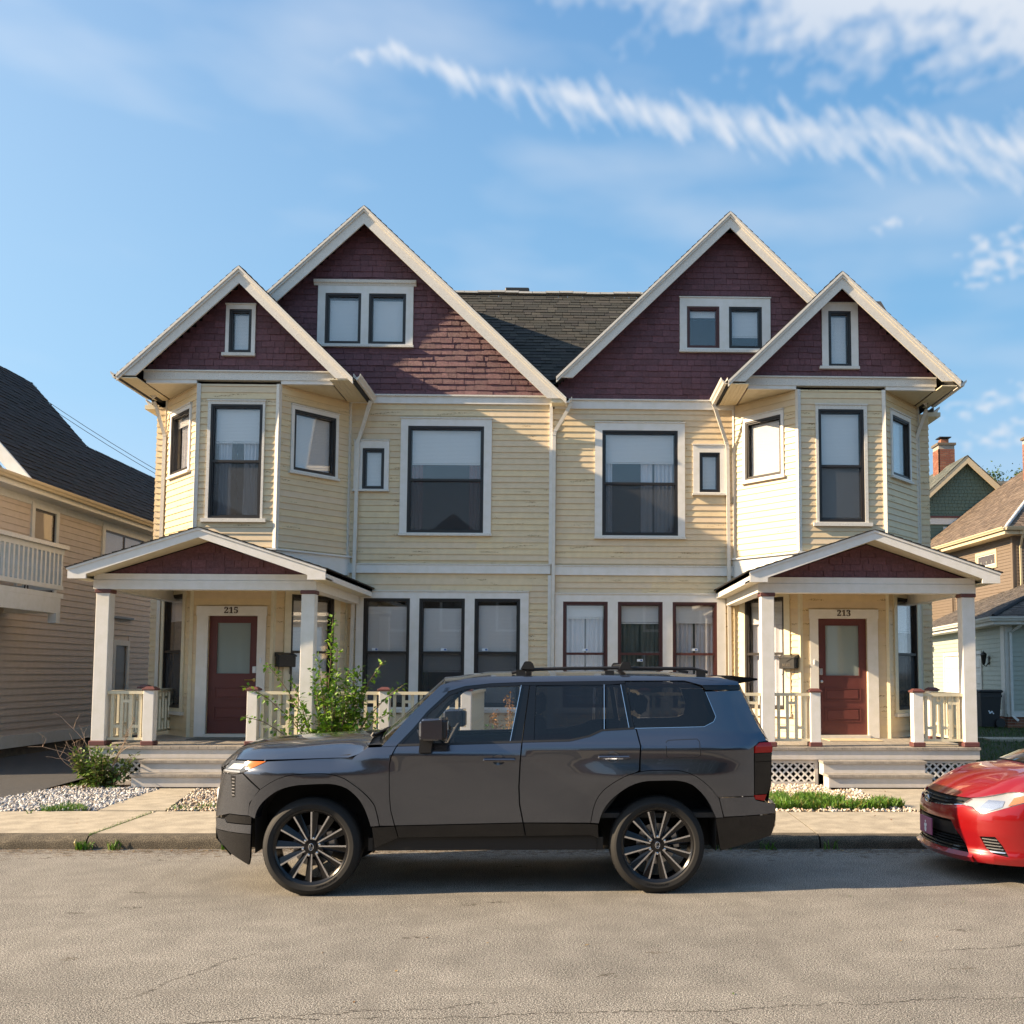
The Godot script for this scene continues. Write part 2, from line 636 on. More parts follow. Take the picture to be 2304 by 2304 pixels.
func sky_picture() -> ImageTexture:
	var w := 2048
	var h := 1024
	var data := PackedFloat32Array()
	data.resize(w * h * 3)
	var big := noise(101, 0.045, 4)
	var streak := noise(103, 0.16, 4)
	var fine := noise(107, 0.55, 3)
	var sunward := -SUN_WAY.normalized()
	var tops := [Vector2(-14.5, 30.6), Vector2(-13.1, 31.2), Vector2(-10.5, 31.9), Vector2(-7.2, 31.2), Vector2(-2.6, 30.6), Vector2(2.1, 30.1), Vector2(6.7, 29.3), Vector2(12.7, 28.4), Vector2(18.5, 27.5), Vector2(24.8, 25.9), Vector2(40, 22), Vector2(70, 14), Vector2(95, 5)]
	for y in h:
		var el := 90.0 - (y + 0.5) * 180.0 / h
		for x in w:
			var k := (y * w + x) * 3
			if el <= -1.0:
				data[k] = 0.30
				data[k + 1] = 0.31
				data[k + 2] = 0.30
				continue
			var az := fposmod((x + 0.5) * 360.0 / w + 180.0, 360.0) - 180.0
			var ce := cos(deg_to_rad(el))
			var d := Vector3(sin(deg_to_rad(az)) * ce, sin(deg_to_rad(el)), -cos(deg_to_rad(az)) * ce)
			var e := maxf(el, 0.0)
			var c: Vector3
			if e < 14.0:
				c = Vector3(0.60, 0.77, 0.92).lerp(Vector3(0.22, 0.50, 0.80), pow(e / 14.0, 0.8))
			elif e < 36.0:
				c = Vector3(0.22, 0.50, 0.80).lerp(Vector3(0.055, 0.26, 0.58), (e - 14.0) / 22.0)
			else:
				c = Vector3(0.055, 0.26, 0.58).lerp(Vector3(0.045, 0.19, 0.46), (e - 36.0) / 54.0)
			var near := acos(clampf(d.dot(sunward), -1, 1))
			var glow := exp(-near / 0.5)
			c += Vector3(2.0, 1.9, 1.7) * glow
			# high thin cloud, drawn out along one direction
			var s := az + 1.6 * el
			var r := el - 0.12 * az
			var veil := big.get_noise_2d(s * 0.35, r * 1.3) * 0.7 + streak.get_noise_2d(s * 0.45, r * 1.2) * 0.35
			var dens := clampf((veil - 0.06) * 0.6, 0, 0.30)
			if e < 24.0:
				dens = maxf(dens, clampf((veil + 0.06) * 0.6, 0, 0.36) * (1.0 - e / 24.0) * 1.4)
			# the sheet of cloud to the upper right
			if az > -25.0:
				var edge := 34.8 - 0.245 * maxf(az, -4.0) + maxf(0.0, -2.0 - az) * 0.7
				var over := (el - edge) / 3.2
				if over > -1.0:
					var f := 0.55 * streak.get_noise_2d(az * 0.9 + el * 0.5, el * 2.4 - az * 0.3) + 0.40 * fine.get_noise_2d(az * 1.1, el * 1.6 - az * 0.2)
					var fade := clampf(1.2 - absf(el - edge - 7.0) / 13.0, 0.15, 1.0) * clampf((85.0 - az) / 40.0, 0, 1)
					dens = maxf(dens, clampf(over * 0.9 + f * 1.25 + 0.22, 0, 0.92) * fade)
			# the broad trail
			if az > -15.5 and az < 94.0 and el < 36.0:
				var line := 0.0
				for q in tops.size() - 1:
					if az >= tops[q].x and az <= tops[q + 1].x:
						line = lerpf(tops[q].y, tops[q + 1].y, (az - tops[q].x) / (tops[q + 1].x - tops[q].x))
				if line > 0.0:
					var wide := 0.42 + 0.036 * (az + 14.5)
					wide = minf(wide, 2.0)
					var off := (el - line) / wide
					if absf(off) < 3.0:
						var f := 0.42 * fine.get_noise_2d(az * 2.2 + el * 1.6, el * 1.2 + az * 0.3) + 0.50 * streak.get_noise_2d(az * 3.6 + el * 3.4, el * 1.6 - az * 0.4)
						var dd := clampf(0.62 - absf(off) * (0.80 if off > 0.0 else 0.50) + f * 1.0, 0, 0.80) * clampf((az + 15.5) / 3.5, 0, 1)
						dens = maxf(dens, dd)
			# small scraps lower right
			for q in [Vector4(23.6, 21.2, 2.0, 1.1), Vector4(18.2, 23.4, 1.3, 0.3), Vector4(23.8, 14.2, 2.6, 0.55), Vector4(24.5, 12.4, 3.2, 0.6)]:
				var g := pow((az - q.x) / q.z, 2) + pow((el - q.y + (az - q.x) * -0.15) / q.w, 2)
				if g < 2.5:
					dens = maxf(dens, clampf(0.42 - g * 0.3 + 1.0 * fine.get_noise_2d(az * 1.5 + el, el * 2.4), 0, 0.75))
			c = c.lerp(Vector3(0.78, 0.82, 0.88) * (1.0 + glow), dens)
			data[k] = c.x
			data[k + 1] = c.y
			data[k + 2] = c.z
	return ImageTexture.create_from_image(Image.create_from_data(w, h, false, Image.FORMAT_RGBF, data.to_byte_array()))


# ---------------------------------------------------------------- ground

func sheet(poly: Array, y: float) -> MB:
	var mb := MB.new()
	mb.mapped = true
	var p := PackedVector2Array(poly)
	var ix := Geometry2D.triangulate_polygon(p)
	for k in range(0, ix.size(), 3):
		mb.tri(Vector3(p[ix[k]].x, y, p[ix[k]].y), Vector3(p[ix[k + 1]].x, y, p[ix[k + 1]].y), Vector3(p[ix[k + 2]].x, y, p[ix[k + 2]].y), Vector3.UP)
	return mb


func slab(poly: Array, y0: float, y1: float) -> MB:
	# a flat piece with an outline in x and z
	var mb := MB.new()
	mb.prism(PackedVector2Array(poly), y0, y1, Transform3D(Basis(Vector3(1, 0, 0), Vector3(0, 0, 1), Vector3(0, 1, 0)), Vector3.ZERO))
	return mb


func v2(x: float, y: float) -> Vector2:
	return Vector2(x, y)


const KERB_Z := -10.88
const WALK_BACK := -12.62

func make_ground() -> void:
	ground_piece("ground", sheet([v2(-300, 300), v2(300, 300), v2(300, -300), v2(-300, -300)], -0.06), M.turf)
	# the road is one tile wide map of cracks and stains over the fine aggregate
	var road_mat: StandardMaterial3D = M.asphalt
	road_mat.detail_enabled = true
	road_mat.detail_blend_mode = BaseMaterial3D.BLEND_MODE_MUL
	road_mat.detail_uv_layer = BaseMaterial3D.DETAIL_UV_2
	road_mat.detail_albedo = road_marks()
	var mb := MB.new()
	var rows := []
	for i in 13:
		var z := lerpf(KERB_Z - 0.02, -0.9, i / 12.0)
		var line := []
		for j in 41:
			var x := lerpf(-60, 60, j / 40.0)
			line.append(Vector3(x, 0.0, z))
		rows.append(line)
	mb.grid(rows)
	var a := []
	a.resize(Mesh.ARRAY_MAX)
	var up := PackedVector3Array()
	var uv2 := PackedVector2Array()
	for p in mb.v:
		up.append(Vector3.UP)
		uv2.append(Vector2((p.x + 8.0) / 16.0, (p.z + 11.0) / 8.0))
	var order := PackedInt32Array()
	for k in range(0, mb.v.size(), 3):
		if (mb.v[k + 2] - mb.v[k]).cross(mb.v[k + 1] - mb.v[k]).y > 0:
			order.append_array([k, k + 1, k + 2])
		else:
			order.append_array([k, k + 2, k + 1])
	a[Mesh.ARRAY_VERTEX] = mb.v
	a[Mesh.ARRAY_NORMAL] = up
	a[Mesh.ARRAY_TEX_UV2] = uv2
	a[Mesh.ARRAY_TEX_UV] = uv2
	a[Mesh.ARRAY_INDEX] = order
	var road := MeshInstance3D.new()
	road.name = "road"
	road.mesh = ArrayMesh.new()
	road.mesh.add_surface_from_arrays(Mesh.PRIMITIVE_TRIANGLES, a)
	road.material_override = road_mat
	road.set_meta("kind", "structure")
	add_child(road)

	# sidewalk slabs poured with a rolled kerb edge; seams are open joints
	var walk := ground_piece("sidewalk", slab([v2(-60, KERB_Z - 0.25), v2(60, KERB_Z - 0.25), v2(60, WALK_BACK - 0.4), v2(-60, WALK_BACK - 0.4)], -0.05, 0.085), M.soil)
	var kerb := ground_piece("kerb", slab([v2(-60, KERB_Z - 0.1), v2(60, KERB_Z - 0.1), v2(60, KERB_Z - 0.3), v2(-60, KERB_Z - 0.3)], -0.05, 0.06), M.soil)
	# seams: x at the kerb and x at the back of the walk
	var seams := []
	for q in [-26.0, -18.0, -12.6, -8.4, -5.02, -2.4, 0.2, 2.64, 5.2, 7.8, 10.4, 16.0, 26.0]:
		seams.append([q, q + 0.02])
	for k in seams.size() - 1:
		var g := 0.012
		var l: Array = seams[k]
		var r: Array = seams[k + 1]
		var top := 0.135 + 0.006 * sin(k * 2.3)
		var s := MB.new()
		# top in strips so that the left end can dip to the drive
		var n := 10
		var grid_rows := []
		for i in 5:
			var f := i / 4.0
			var z := lerpf(KERB_Z - 0.19, WALK_BACK, f)
			var line := []
			for j in n + 1:
				var x0 := lerpf(l[0], l[1], f) + g
				var x1 := lerpf(r[0], r[1], f) - g
				var x := lerpf(x0, x1, float(j) / n)
				line.append(Vector3(x, top + f * 0.02 - dip(x), z))
			grid_rows.append(line)
		s.grid(grid_rows, true)
		for e in [0, n]:
			for i in 4:
				var p: Vector3 = grid_rows[i][e]
				var q: Vector3 = grid_rows[i + 1][e]
				s.quad(p, q, Vector3(q.x, 0.0, q.z), Vector3(p.x, 0.0, p.z), Vector3(-1 if e == 0 else 1, 0, 0))
		part(walk, "slab", s, M.concrete)
		# the kerb length in front of it, with a rounded nose
		var kb := MB.new()
		var prof := [v2(0.0, -0.03), v2(0.005, 0.06), v2(0.02, 0.095), v2(0.055, 0.124), v2(0.11, 0.133), v2(0.19, 0.135)]
		var kr := []
		for q in prof.size():
			var line := []
			var m := maxi(6, int((r[0] - l[0]) / 0.12))
			for j in m + 1:
				var x := lerpf(l[0] + g * 0.7, r[0] - g * 0.7, float(j) / m)
				var rough := 0.008 * sin(x * 31.0 + q * 2.0) * cos(x * 13.7 + q)
				var chip := 0.0
				if x < -5.2 and x > -6.9 and q >= 2 and q <= 4:
					chip = 0.035 * maxf(0.0, sin(x * 9.0) * sin(x * 23.0 + 1.0) + 0.25)
				line.append(Vector3(x, maxf(prof[q].y * (top / 0.135) - dip(x) * (1.0 if prof[q].y > 0.0 else 0.0) - chip * 0.7, -0.03), KERB_Z - prof[q].x - absf(rough) - chip))
			kr.append(line)
		kb.grid(kr)
		for e in [0, kr[0].size() - 1]:
			for q in prof.size() - 1:
				kb.quad(kr[q][e], kr[q + 1][e], kr[q + 1][e] + Vector3(0, -0.15, -0.01), kr[q][e] + Vector3(0, -0.05, -0.2), Vector3(-1 if e == 0 else 1, 0, 0))
		part(kerb, "kerb_stone", kb, M.kerb)
	# front yards
	ground_piece("yard", slab([v2(-60, WALK_BACK - 0.02), v2(60, WALK_BACK - 0.02), v2(60, -70), v2(-60, -70)], 0.0, 0.125), M.soil)
	var drive := MB.new()
	drive.grid([[Vector3(-10.6, 0.14, WALK_BACK - 0.02), Vector3(-8.0, 0.14, WALK_BACK - 0.02)], [Vector3(-10.6, 0.17, -13.8), Vector3(-7.5, 0.165, -13.8)], [Vector3(-10.6, 0.19, -14.6), Vector3(-7.4, 0.18, -14.6)], [Vector3(-10.6, 0.23, -16.5), Vector3(-7.4, 0.23, -16.5)], [Vector3(-10.6, 0.27, -40), Vector3(-7.7, 0.27, -40)]], true)
	ground_piece("driveway", drive, M.old_asphalt)
	var lw := MB.new()
	lw.grid([[Vector3(6.45, 0.16, -13.6), Vector3(40, 0.16, -13.0)], [Vector3(6.5, 0.2, -15.4), Vector3(40, 0.2, -15.4)], [Vector3(6.9, 0.44, -27), Vector3(40, 0.44, -27)], [Vector3(6.9, 0.5, -60), Vector3(60, 0.5, -60)]], true)
	ground_piece("lawn", lw, M.turf)
	ground_piece("garden_path", slab([v2(9.3, -22.6), v2(14, -22.6), v2(14, -23.4), v2(9.3, -23.4)], 0.2, 0.40), M.concrete)
	# walks from the steps to the sidewalk
	var paths := [[v2(-5.88, -14.98), v2(-5.38, -14.98), v2(-5.12, -13.7), v2(-4.9, WALK_BACK - 0.015), v2(-5.70, WALK_BACK - 0.015), v2(-5.80, -13.4)], [v2(4.15, -14.98), v2(5.14, -14.98), v2(5.10, -14.4), v2(5.2, WALK_BACK - 0.015), v2(4.28, WALK_BACK - 0.015), v2(4.17, -13.6)]]
	var path := ground_piece("path", slab(paths[0], 0.1, 0.165), M.concrete)
	path.name = "path"
	ground_piece("path", slab(paths[1], 0.1, 0.165), M.concrete)
	# the far side of the street, behind the camera
	ground_piece("sidewalk", slab([v2(-60, -0.9), v2(60, -0.9), v2(60, 0.9), v2(-60, 0.9)], -0.05, 0.13), M.concrete)


func dip(x: float) -> float:
	# the walk sinks towards the drive at its left
	return 0.06 * smoothstep(-6.3, -9.5, x)


func road_marks() -> ImageTexture:
	var w := 2048
	var h := 1024
	var big := noise(201, 0.004, 4)
	var mid := noise(203, 0.02, 3)
	var img := Image.create(w, h, false, Image.FORMAT_RGB8)
	for y in h / 4:
		for x in w / 4:
			var a := 0.94 + 0.09 * big.get_noise_2d(x * 4, y * 4) + 0.04 * mid.get_noise_2d(x * 4, y * 4)
			a = clampf(a, 0.6, 1.0)
			img.fill_rect(Rect2i(x * 4, y * 4, 4, 4), Color(a, a * 0.995, a * 0.985))
	var r := RandomNumberGenerator.new()
	r.seed = 77
	# cracks wander along the lane (x runs along the street, 128 pixels a metre)
	for c in [[520, 700, 2040, 610, 1], [420, 770, 980, 650, 1], [1130, 690, 1350, 840, 0], [1330, 520, 1540, 470, 0], [60, 560, 140, 900, 0], [900, 880, 2000, 800, 0], [1600, 640, 1900, 720, 0], [700, 640, 760, 520, 0]]:
		var p := Vector2(c[0], c[1])
		var q := Vector2(c[2], c[3])
		var n := int(p.distance_to(q) / 3.0)
		var off := 0.0
		for i in n:
			off = off * 0.97 + r.randf_range(-2.2, 2.2)
			var d := (q - p).normalized().orthogonal()
			var at := p.lerp(q, float(i) / n) + d * off
			var s := 1 if r.randf() < 0.7 else 2
			if r.randf() < 0.12:
				continue
			var tone := r.randf_range(0.42, 0.68)
			img.fill_rect(Rect2i(int(at.x), int(at.y), 4, s), Color(tone, tone * 0.97, tone * 0.92))
	# oil and leaf stains
	for k in 60:
		var at := Vector2(r.randf_range(0, w), r.randf_range(60, h))
		var tone := r.randf_range(0.55, 0.8)
		for j in 14:
			var o := Vector2(r.randfn(0, 5), r.randfn(0, 2.5))
			img.fill_rect(Rect2i(int(at.x + o.x), int(at.y + o.y), 3, 2), Color(tone, tone * 0.96, tone * 0.9))
	# damp dirt along the gutter, scattered grit and needles
	for k in 5000:
		var y := absf(r.randfn(0, 26.0))
		var tone := r.randf_range(0.45, 0.9)
		img.fill_rect(Rect2i(int(r.randf_range(0, w)), int(18 + y), r.randi_range(2, 9), r.randi_range(1, 3)), Color(tone, tone * 0.9, tone * 0.78))
	return ImageTexture.create_from_image(img)


# ---------------------------------------------------------------- house

var clap_mesh: ArrayMesh
var shingle_mesh: ArrayMesh
const CLAP := 0.1135

func face(x0: float, z0: float, x1: float, z1: float) -> Transform3D:
	# axes of a wall running from (x0, z0) to (x1, z1) as seen from outside: x along, y up, z outwards
	var u := Vector3(x1 - x0, 0, z1 - z0).normalized()
	return Transform3D(Basis(u, Vector3.UP, u.cross(Vector3.UP)), Vector3(x0, 0, z0))


func spans(u0: float, u1: float, y0: float, y1: float, holes: Array) -> Array:
	var out := [[u0, u1]]
	for h in holes:
		if h[3] > y0 + 0.004 and h[2] < y1 - 0.004:
			var next := []
			for s in out:
				if h[1] <= s[0] or h[0] >= s[1]:
					next.append(s)
					continue
				if h[0] > s[0]:
					next.append([s[0], h[0]])
				if h[1] < s[1]:
					next.append([h[1], s[1]])
			out = next
	return out.filter(func(s): return s[1] - s[0] > 0.012)


# a wall of thickness with openings, one mesh
func backing(xf: Transform3D, u0: float, u1: float, y0: float, y1: float, holes: Array, thick := 0.14) -> MB:
	var mb := MB.new()
	var ys := [y0, y1]
	for h in holes:
		for q in [h[2], h[3]]:
			if q > y0 and q < y1:
				ys.append(q)
	ys.sort()
	for k in ys.size() - 1:
		if ys[k + 1] - ys[k] < 0.002:
			continue
		for s in spans(u0, u1, ys[k], ys[k + 1], holes):
			mb.box(Vector3(s[0], ys[k], -thick), Vector3(s[1], ys[k + 1], 0.0), xf)
	return mb


func clapboards(parent: Node3D, xf: Transform3D, u0: float, u1: float, y0: float, y1: float, holes: Array, flare := -1.0, start := 0.0) -> void:
	var row := 0
	var y := y0 - start
	while y < y1 - 0.02:
		var lo := maxf(y, y0)
		for s in spans(u0, u1, maxf(y, y0), minf(y + CLAP, y1), holes):
			var a: float = s[0]
			while a < s[1] - 0.001:
				var b: float = s[1]
				if b - a > 2.0:
					var cut := a + rng.randf_range(0.9, 2.6)
					if cut < b - 0.35:
						b = cut
				var out := 0.0
				if flare > 0.0 and y < flare + 0.42:
					out = 0.0 * pow(clampf((flare + 0.42 - y) / 0.42, 0, 1), 2)
				boards.append({"p": parent, "xf": xf * Transform3D(Basis.from_scale(Vector3(b - a - 0.0015, minf(1.0, (y1 - y) / CLAP), 1.0 + rng.randf_range(-0.06, 0.12))), Vector3(a, y + rng.randf_range(-0.0012, 0.0012), out)), "w": (b - a)})
				a = b
		y += CLAP
		row += 1


func shingle_rows(parent: Node3D, xf: Transform3D, y0: float, y1: float, left: Callable, right: Callable, holes: Array, step := 0.113, wmin := 0.10, wmax := 0.26) -> void:
	var y := y0
	while y < y1 - 0.01:
		var l: float = left.call(y + step)
		var r: float = right.call(y + step)
		var wide := rng.randf() < 0.35
		for s in spans(l, r, y, y + step, holes):
			var a: float = s[0]
			while a < s[1] - 0.004:
				var b := minf(a + rng.randf_range(wmin, wmax) * (1.25 if wide else 0.92), s[1])
				if s[1] - b < 0.05:
					b = s[1]
				var t := Basis.from_euler(Vector3(rng.randf_range(-0.012, 0.03), 0, rng.randfn(0.0, 0.007))) * Basis.from_scale(Vector3(b - a - 0.005, step / 0.128, rng.randf_range(0.8, 1.5)))
				shingles.append({"p": parent, "xf": xf * Transform3D(t, Vector3(a + 0.0025, y + rng.randfn(0.0, 0.0025), 0.0)), "w": (b - a) * step})
				a = b
		y += step


func make_boards() -> void:
	# the largest pieces stand alone, the rest of each kind joins into one part of the house
	for kind in 2:
		var list: Array = boards if kind == 0 else shingles
		var mesh: ArrayMesh = clap_mesh if kind == 0 else shingle_mesh
		list.sort_custom(func(a, b): return a.w > b.w)
		var rest := [MB.new(), MB.new(), MB.new()]
		var unit := MB.new()
		var arr := mesh.surface_get_arrays(0)
		unit.v = arr[Mesh.ARRAY_VERTEX]
		unit.n = arr[Mesh.ARRAY_NORMAL]
		for k in list.size():
			var q: Dictionary = list[k]
			var pick := rng.randi() % 7
			if k < 290:
				piece(q.p, "clapboard" if kind == 0 else "shingle", mesh, q.xf, M["cream%d" % (pick % 4)] if kind == 0 else M["plum%d" % (pick % 5)])
			else:
				rest[pick % 3].add(unit, q.xf)
		var all := MeshInstance3D.new()
		all.name = "clapboard_remainder" if kind == 0 else "shingle_remainder"
		var am := ArrayMesh.new()
		for k in 3:
			var a := []
			a.resize(Mesh.ARRAY_MAX)
			a[Mesh.ARRAY_VERTEX] = rest[k].v
			a[Mesh.ARRAY_NORMAL] = rest[k].n
			am.add_surface_from_arrays(Mesh.PRIMITIVE_TRIANGLES, a)
			am.surface_set_material(k, M["cream%d" % k] if kind == 0 else M["plum%d" % k])
		all.mesh = am
		all.set_meta("kind", "stuff")
		all.position = -house.position
		house.add_child(all, true)


var house: Node3D

func unit_boards() -> void:
	var c := MB.new()
	# bottom edge thick and proud, top tucked under the board above
	c.hexa([Vector3(0, 0, 0), Vector3(1, 0, 0), Vector3(1, 0, 0.021), Vector3(0, 0, 0.021), Vector3(0, CLAP + 0.004, 0), Vector3(1, CLAP + 0.004, 0), Vector3(1, CLAP + 0.004, 0.006), Vector3(0, CLAP + 0.004, 0.006)])
	clap_mesh = c.mesh()
	var s := MB.new()
	s.hexa([Vector3(0, 0, 0), Vector3(1, 0, 0), Vector3(1, 0, 0.018), Vector3(0, 0, 0.018), Vector3(0, 0.136, 0), Vector3(1, 0.136, 0), Vector3(1, 0.136, 0.005), Vector3(0, 0.136, 0.005)])
	shingle_mesh = s.mesh()


# ---- windows

func frame_ring(mb: MB, xf: Transform3D, r: Array, t: float, z0: float, z1: float) -> void:
	mb.box(Vector3(r[0], r[2], z0), Vector3(r[0] + t, r[3], z1), xf)
	mb.box(Vector3(r[1] - t, r[2], z0), Vector3(r[1], r[3], z1), xf)
	mb.box(Vector3(r[0] + t, r[2], z0), Vector3(r[1] - t, r[2] + t, z1), xf)
	mb.box(Vector3(r[0] + t, r[3] - t, z0), Vector3(r[1] - t, r[3], z1), xf)


func drape(xf: Transform3D, x0: float, x1: float, y0: float, y1: float, z: float, folds: int, taper := 0.0) -> MB:
	var mb := MB.new()
	var rows := []
	var ph := rng.randf() * 6.0
	for i in 7:
		var f := i / 6.0
		var line := []
		for j in folds * 8 + 1:
			var s := float(j) / (folds * 8)
			var mid := (x0 + x1) / 2.0 if taper >= 0.0 else x0
			var x := lerpf(x0, x1, s)
			x = lerpf(x, mid if taper >= 0.0 else x0, absf(taper) * sin(f * PI * 0.8))
			line.append(xf * Vector3(x, lerpf(y1, y0, f), z + 0.016 * sin(s * folds * TAU + ph + 0.5 * sin(f * 2.0)) + 0.007 * sin(s * folds * 2.7 * TAU + ph)))
		rows.append(line)
	mb.grid(rows)
	return mb


# casing board rect c, dark frame rects (one or more lights), with what hangs behind each
func window(parent: Node3D, xf: Transform3D, c: Array, lights: Array, o := {}) -> MeshInstance3D:
	var cas := MB.new()
	var d := 0.042
	var holes := []
	for l in lights:
		holes.append(l.r)
	var ys := [c[2], c[3]]
	for h in holes:
		ys.append(h[2])
		ys.append(h[3])
	ys.sort()
	for k in ys.size() - 1:
		if ys[k + 1] - ys[k] > 0.002:
			for s in spans(c[0], c[1], ys[k], ys[k + 1], holes):
				cas.box(Vector3(s[0], ys[k], -0.01), Vector3(s[1], ys[k + 1], d), xf)
	var w := part(parent, "window", cas, o.get("casing", M.white))
	if o.get("cap", true):
		var cap := MB.new()
		cap.box(Vector3(c[0] - 0.012, c[3], -0.005), Vector3(c[1] + 0.012, c[3] + 0.022, d + 0.02), xf)
		part(w, "drip_cap", cap, M.white_worn)
	if o.has("crown"):
		var cr: Array = o.crown
		var crown := MB.new()
		crown.prism(PackedVector2Array([v2(0, cr[2]), v2(0.05, cr[2]), v2(0.06, cr[2] + 0.03), v2(0.09, cr[2] + 0.05), v2(0.10, cr[3]), v2(0, cr[3])]), cr[0], cr[1], xf * Transform3D(Basis(Vector3(0, 0, 1), Vector3(0, 1, 0), Vector3(1, 0, 0)), Vector3.ZERO))
		part(w, "crown_moulding", crown, M.white_worn)
	if o.has("sill"):
		var si: Array = o.sill
		var sm := MB.new()
		sm.box(Vector3(si[0], si[2], -0.01), Vector3(si[1], si[3], 0.075), xf)
		part(w, "sill", sm, M.white_worn)
	for l in lights:
		var r: Array = l.r
		var fm: Material = l.get("frame", M.brown_frame)
		var fr := MB.new()
		frame_ring(fr, xf, r, 0.035, -0.05, 0.03)
		frame_ring(fr, xf, [r[0] + 0.035, r[1] - 0.035, r[2] + 0.035, r[3] - 0.035], 0.022, -0.05, 0.012)
		var inner := [r[0] + 0.055, r[1] - 0.055, r[2] + 0.055, r[3] - 0.055]
		var panes := [inner]
		if l.has("meet"):
			fr.box(Vector3(r[0] + 0.035, l.meet - 0.022, -0.05), Vector3(r[1] - 0.035, l.meet + 0.022, 0.018), xf)
			panes = [[inner[0], inner[1], l.meet + 0.022, inner[3]], [inner[0], inner[1], inner[2], l.meet - 0.022]]
			if l.get("insect", true):
				var sc := MB.new()
				sc.box(Vector3(inner[0], inner[2], -0.0105), Vector3(inner[1], l.meet - 0.022, -0.0095), xf)
				part(w, "insect_screen", sc, M.screen)
		part(w, "frame", fr, fm)
		for p in panes:
			var g := MB.new()
			g.box(Vector3(p[0] - 0.01, p[2] - 0.01, -0.028), Vector3(p[1] + 0.01, p[3] + 0.01, -0.024), xf)
			part(w, "pane", g, M.pane)
		var sp := MB.new()
		sp.box(Vector3(r[0] + 0.06, r[2] + 0.06, -0.064), Vector3(r[1] - 0.06, r[3] - 0.06, -0.060), xf)
		part(w, "sash_pane", sp, M.pane)  # second pane, added so the window mirrors more sky
		# inner wooden sash set back
		var sash := MB.new()
		frame_ring(sash, xf, [r[0] + 0.01, r[1] - 0.01, r[2] + 0.01, r[3] - 0.01], 0.062, -0.07, -0.05)
		part(w, "sash", sash, l.get("sash", fm))
		if l.has("blind"):
			var b: Array = l.blind
			var bl := MB.new()
			var y: float = b[1]
			# a pleated shade: rows of shallow folds
			var rows := []
			var flip := 0
			while y > b[0]:
				rows.append([xf * Vector3(r[0] + 0.06, y, -0.085 + 0.008 * flip), xf * Vector3(r[1] - 0.06, y, -0.085 + 0.008 * flip)])
				flip = 1 - flip
				y -= 0.0125
			bl.grid(rows)
			bl.box(Vector3(r[0] + 0.06, b[0] - 0.018, -0.095), Vector3(r[1] - 0.06, b[0] + 0.004, -0.072), xf)
			part(w, "blind", bl, M.blind)
		for q in l.get("curtains", []):
			part(w, "curtain", drape(xf, q[0], q[1], q[2], q[3], -0.13, q[4], q[5]), q[6])
		if l.has("sticker"):
			var st := MB.new()
			st.box(Vector3(l.sticker[0], l.sticker[1], -0.0235), Vector3(l.sticker[0] + 0.11, l.sticker[1] + 0.045, -0.0225), xf)
			part(w, "sticker", st, M.sticker)
			var sb := MB.new()
			sb.box(Vector3(l.sticker[0] + 0.06, l.sticker[1] + 0.008, -0.0225), Vector3(l.sticker[0] + 0.1, l.sticker[1] + 0.037, -0.0218), xf)
			part(w, "sticker_mark", sb, M.sticker_blue)
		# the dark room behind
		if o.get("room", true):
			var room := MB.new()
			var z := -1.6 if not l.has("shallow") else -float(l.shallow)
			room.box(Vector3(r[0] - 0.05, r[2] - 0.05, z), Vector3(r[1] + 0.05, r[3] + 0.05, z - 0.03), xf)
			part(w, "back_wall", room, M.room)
	return w


func wall(called: String, xf: Transform3D, u0: float, u1: float, y0: float, y1: float, holes: Array, flare := -1.0, start := 0.0, gaps := []) -> MeshInstance3D:
	# openings are cut from the backing; boards also stop at casings and trim listed in gaps
	var w := part(house, called, backing(xf, u0, u1, y0, y1, holes), M.cream0)
	clapboards(w, xf, u0, u1, y0, y1, gaps, flare, start)
	return w


func trim(parent: Node3D, called: String, a: Vector3, b: Vector3, m: Material, xf := Transform3D.IDENTITY) -> MeshInstance3D:
	var mb := MB.new()
	mb.box(a, b, xf)
	return part(parent, called, mb, m)


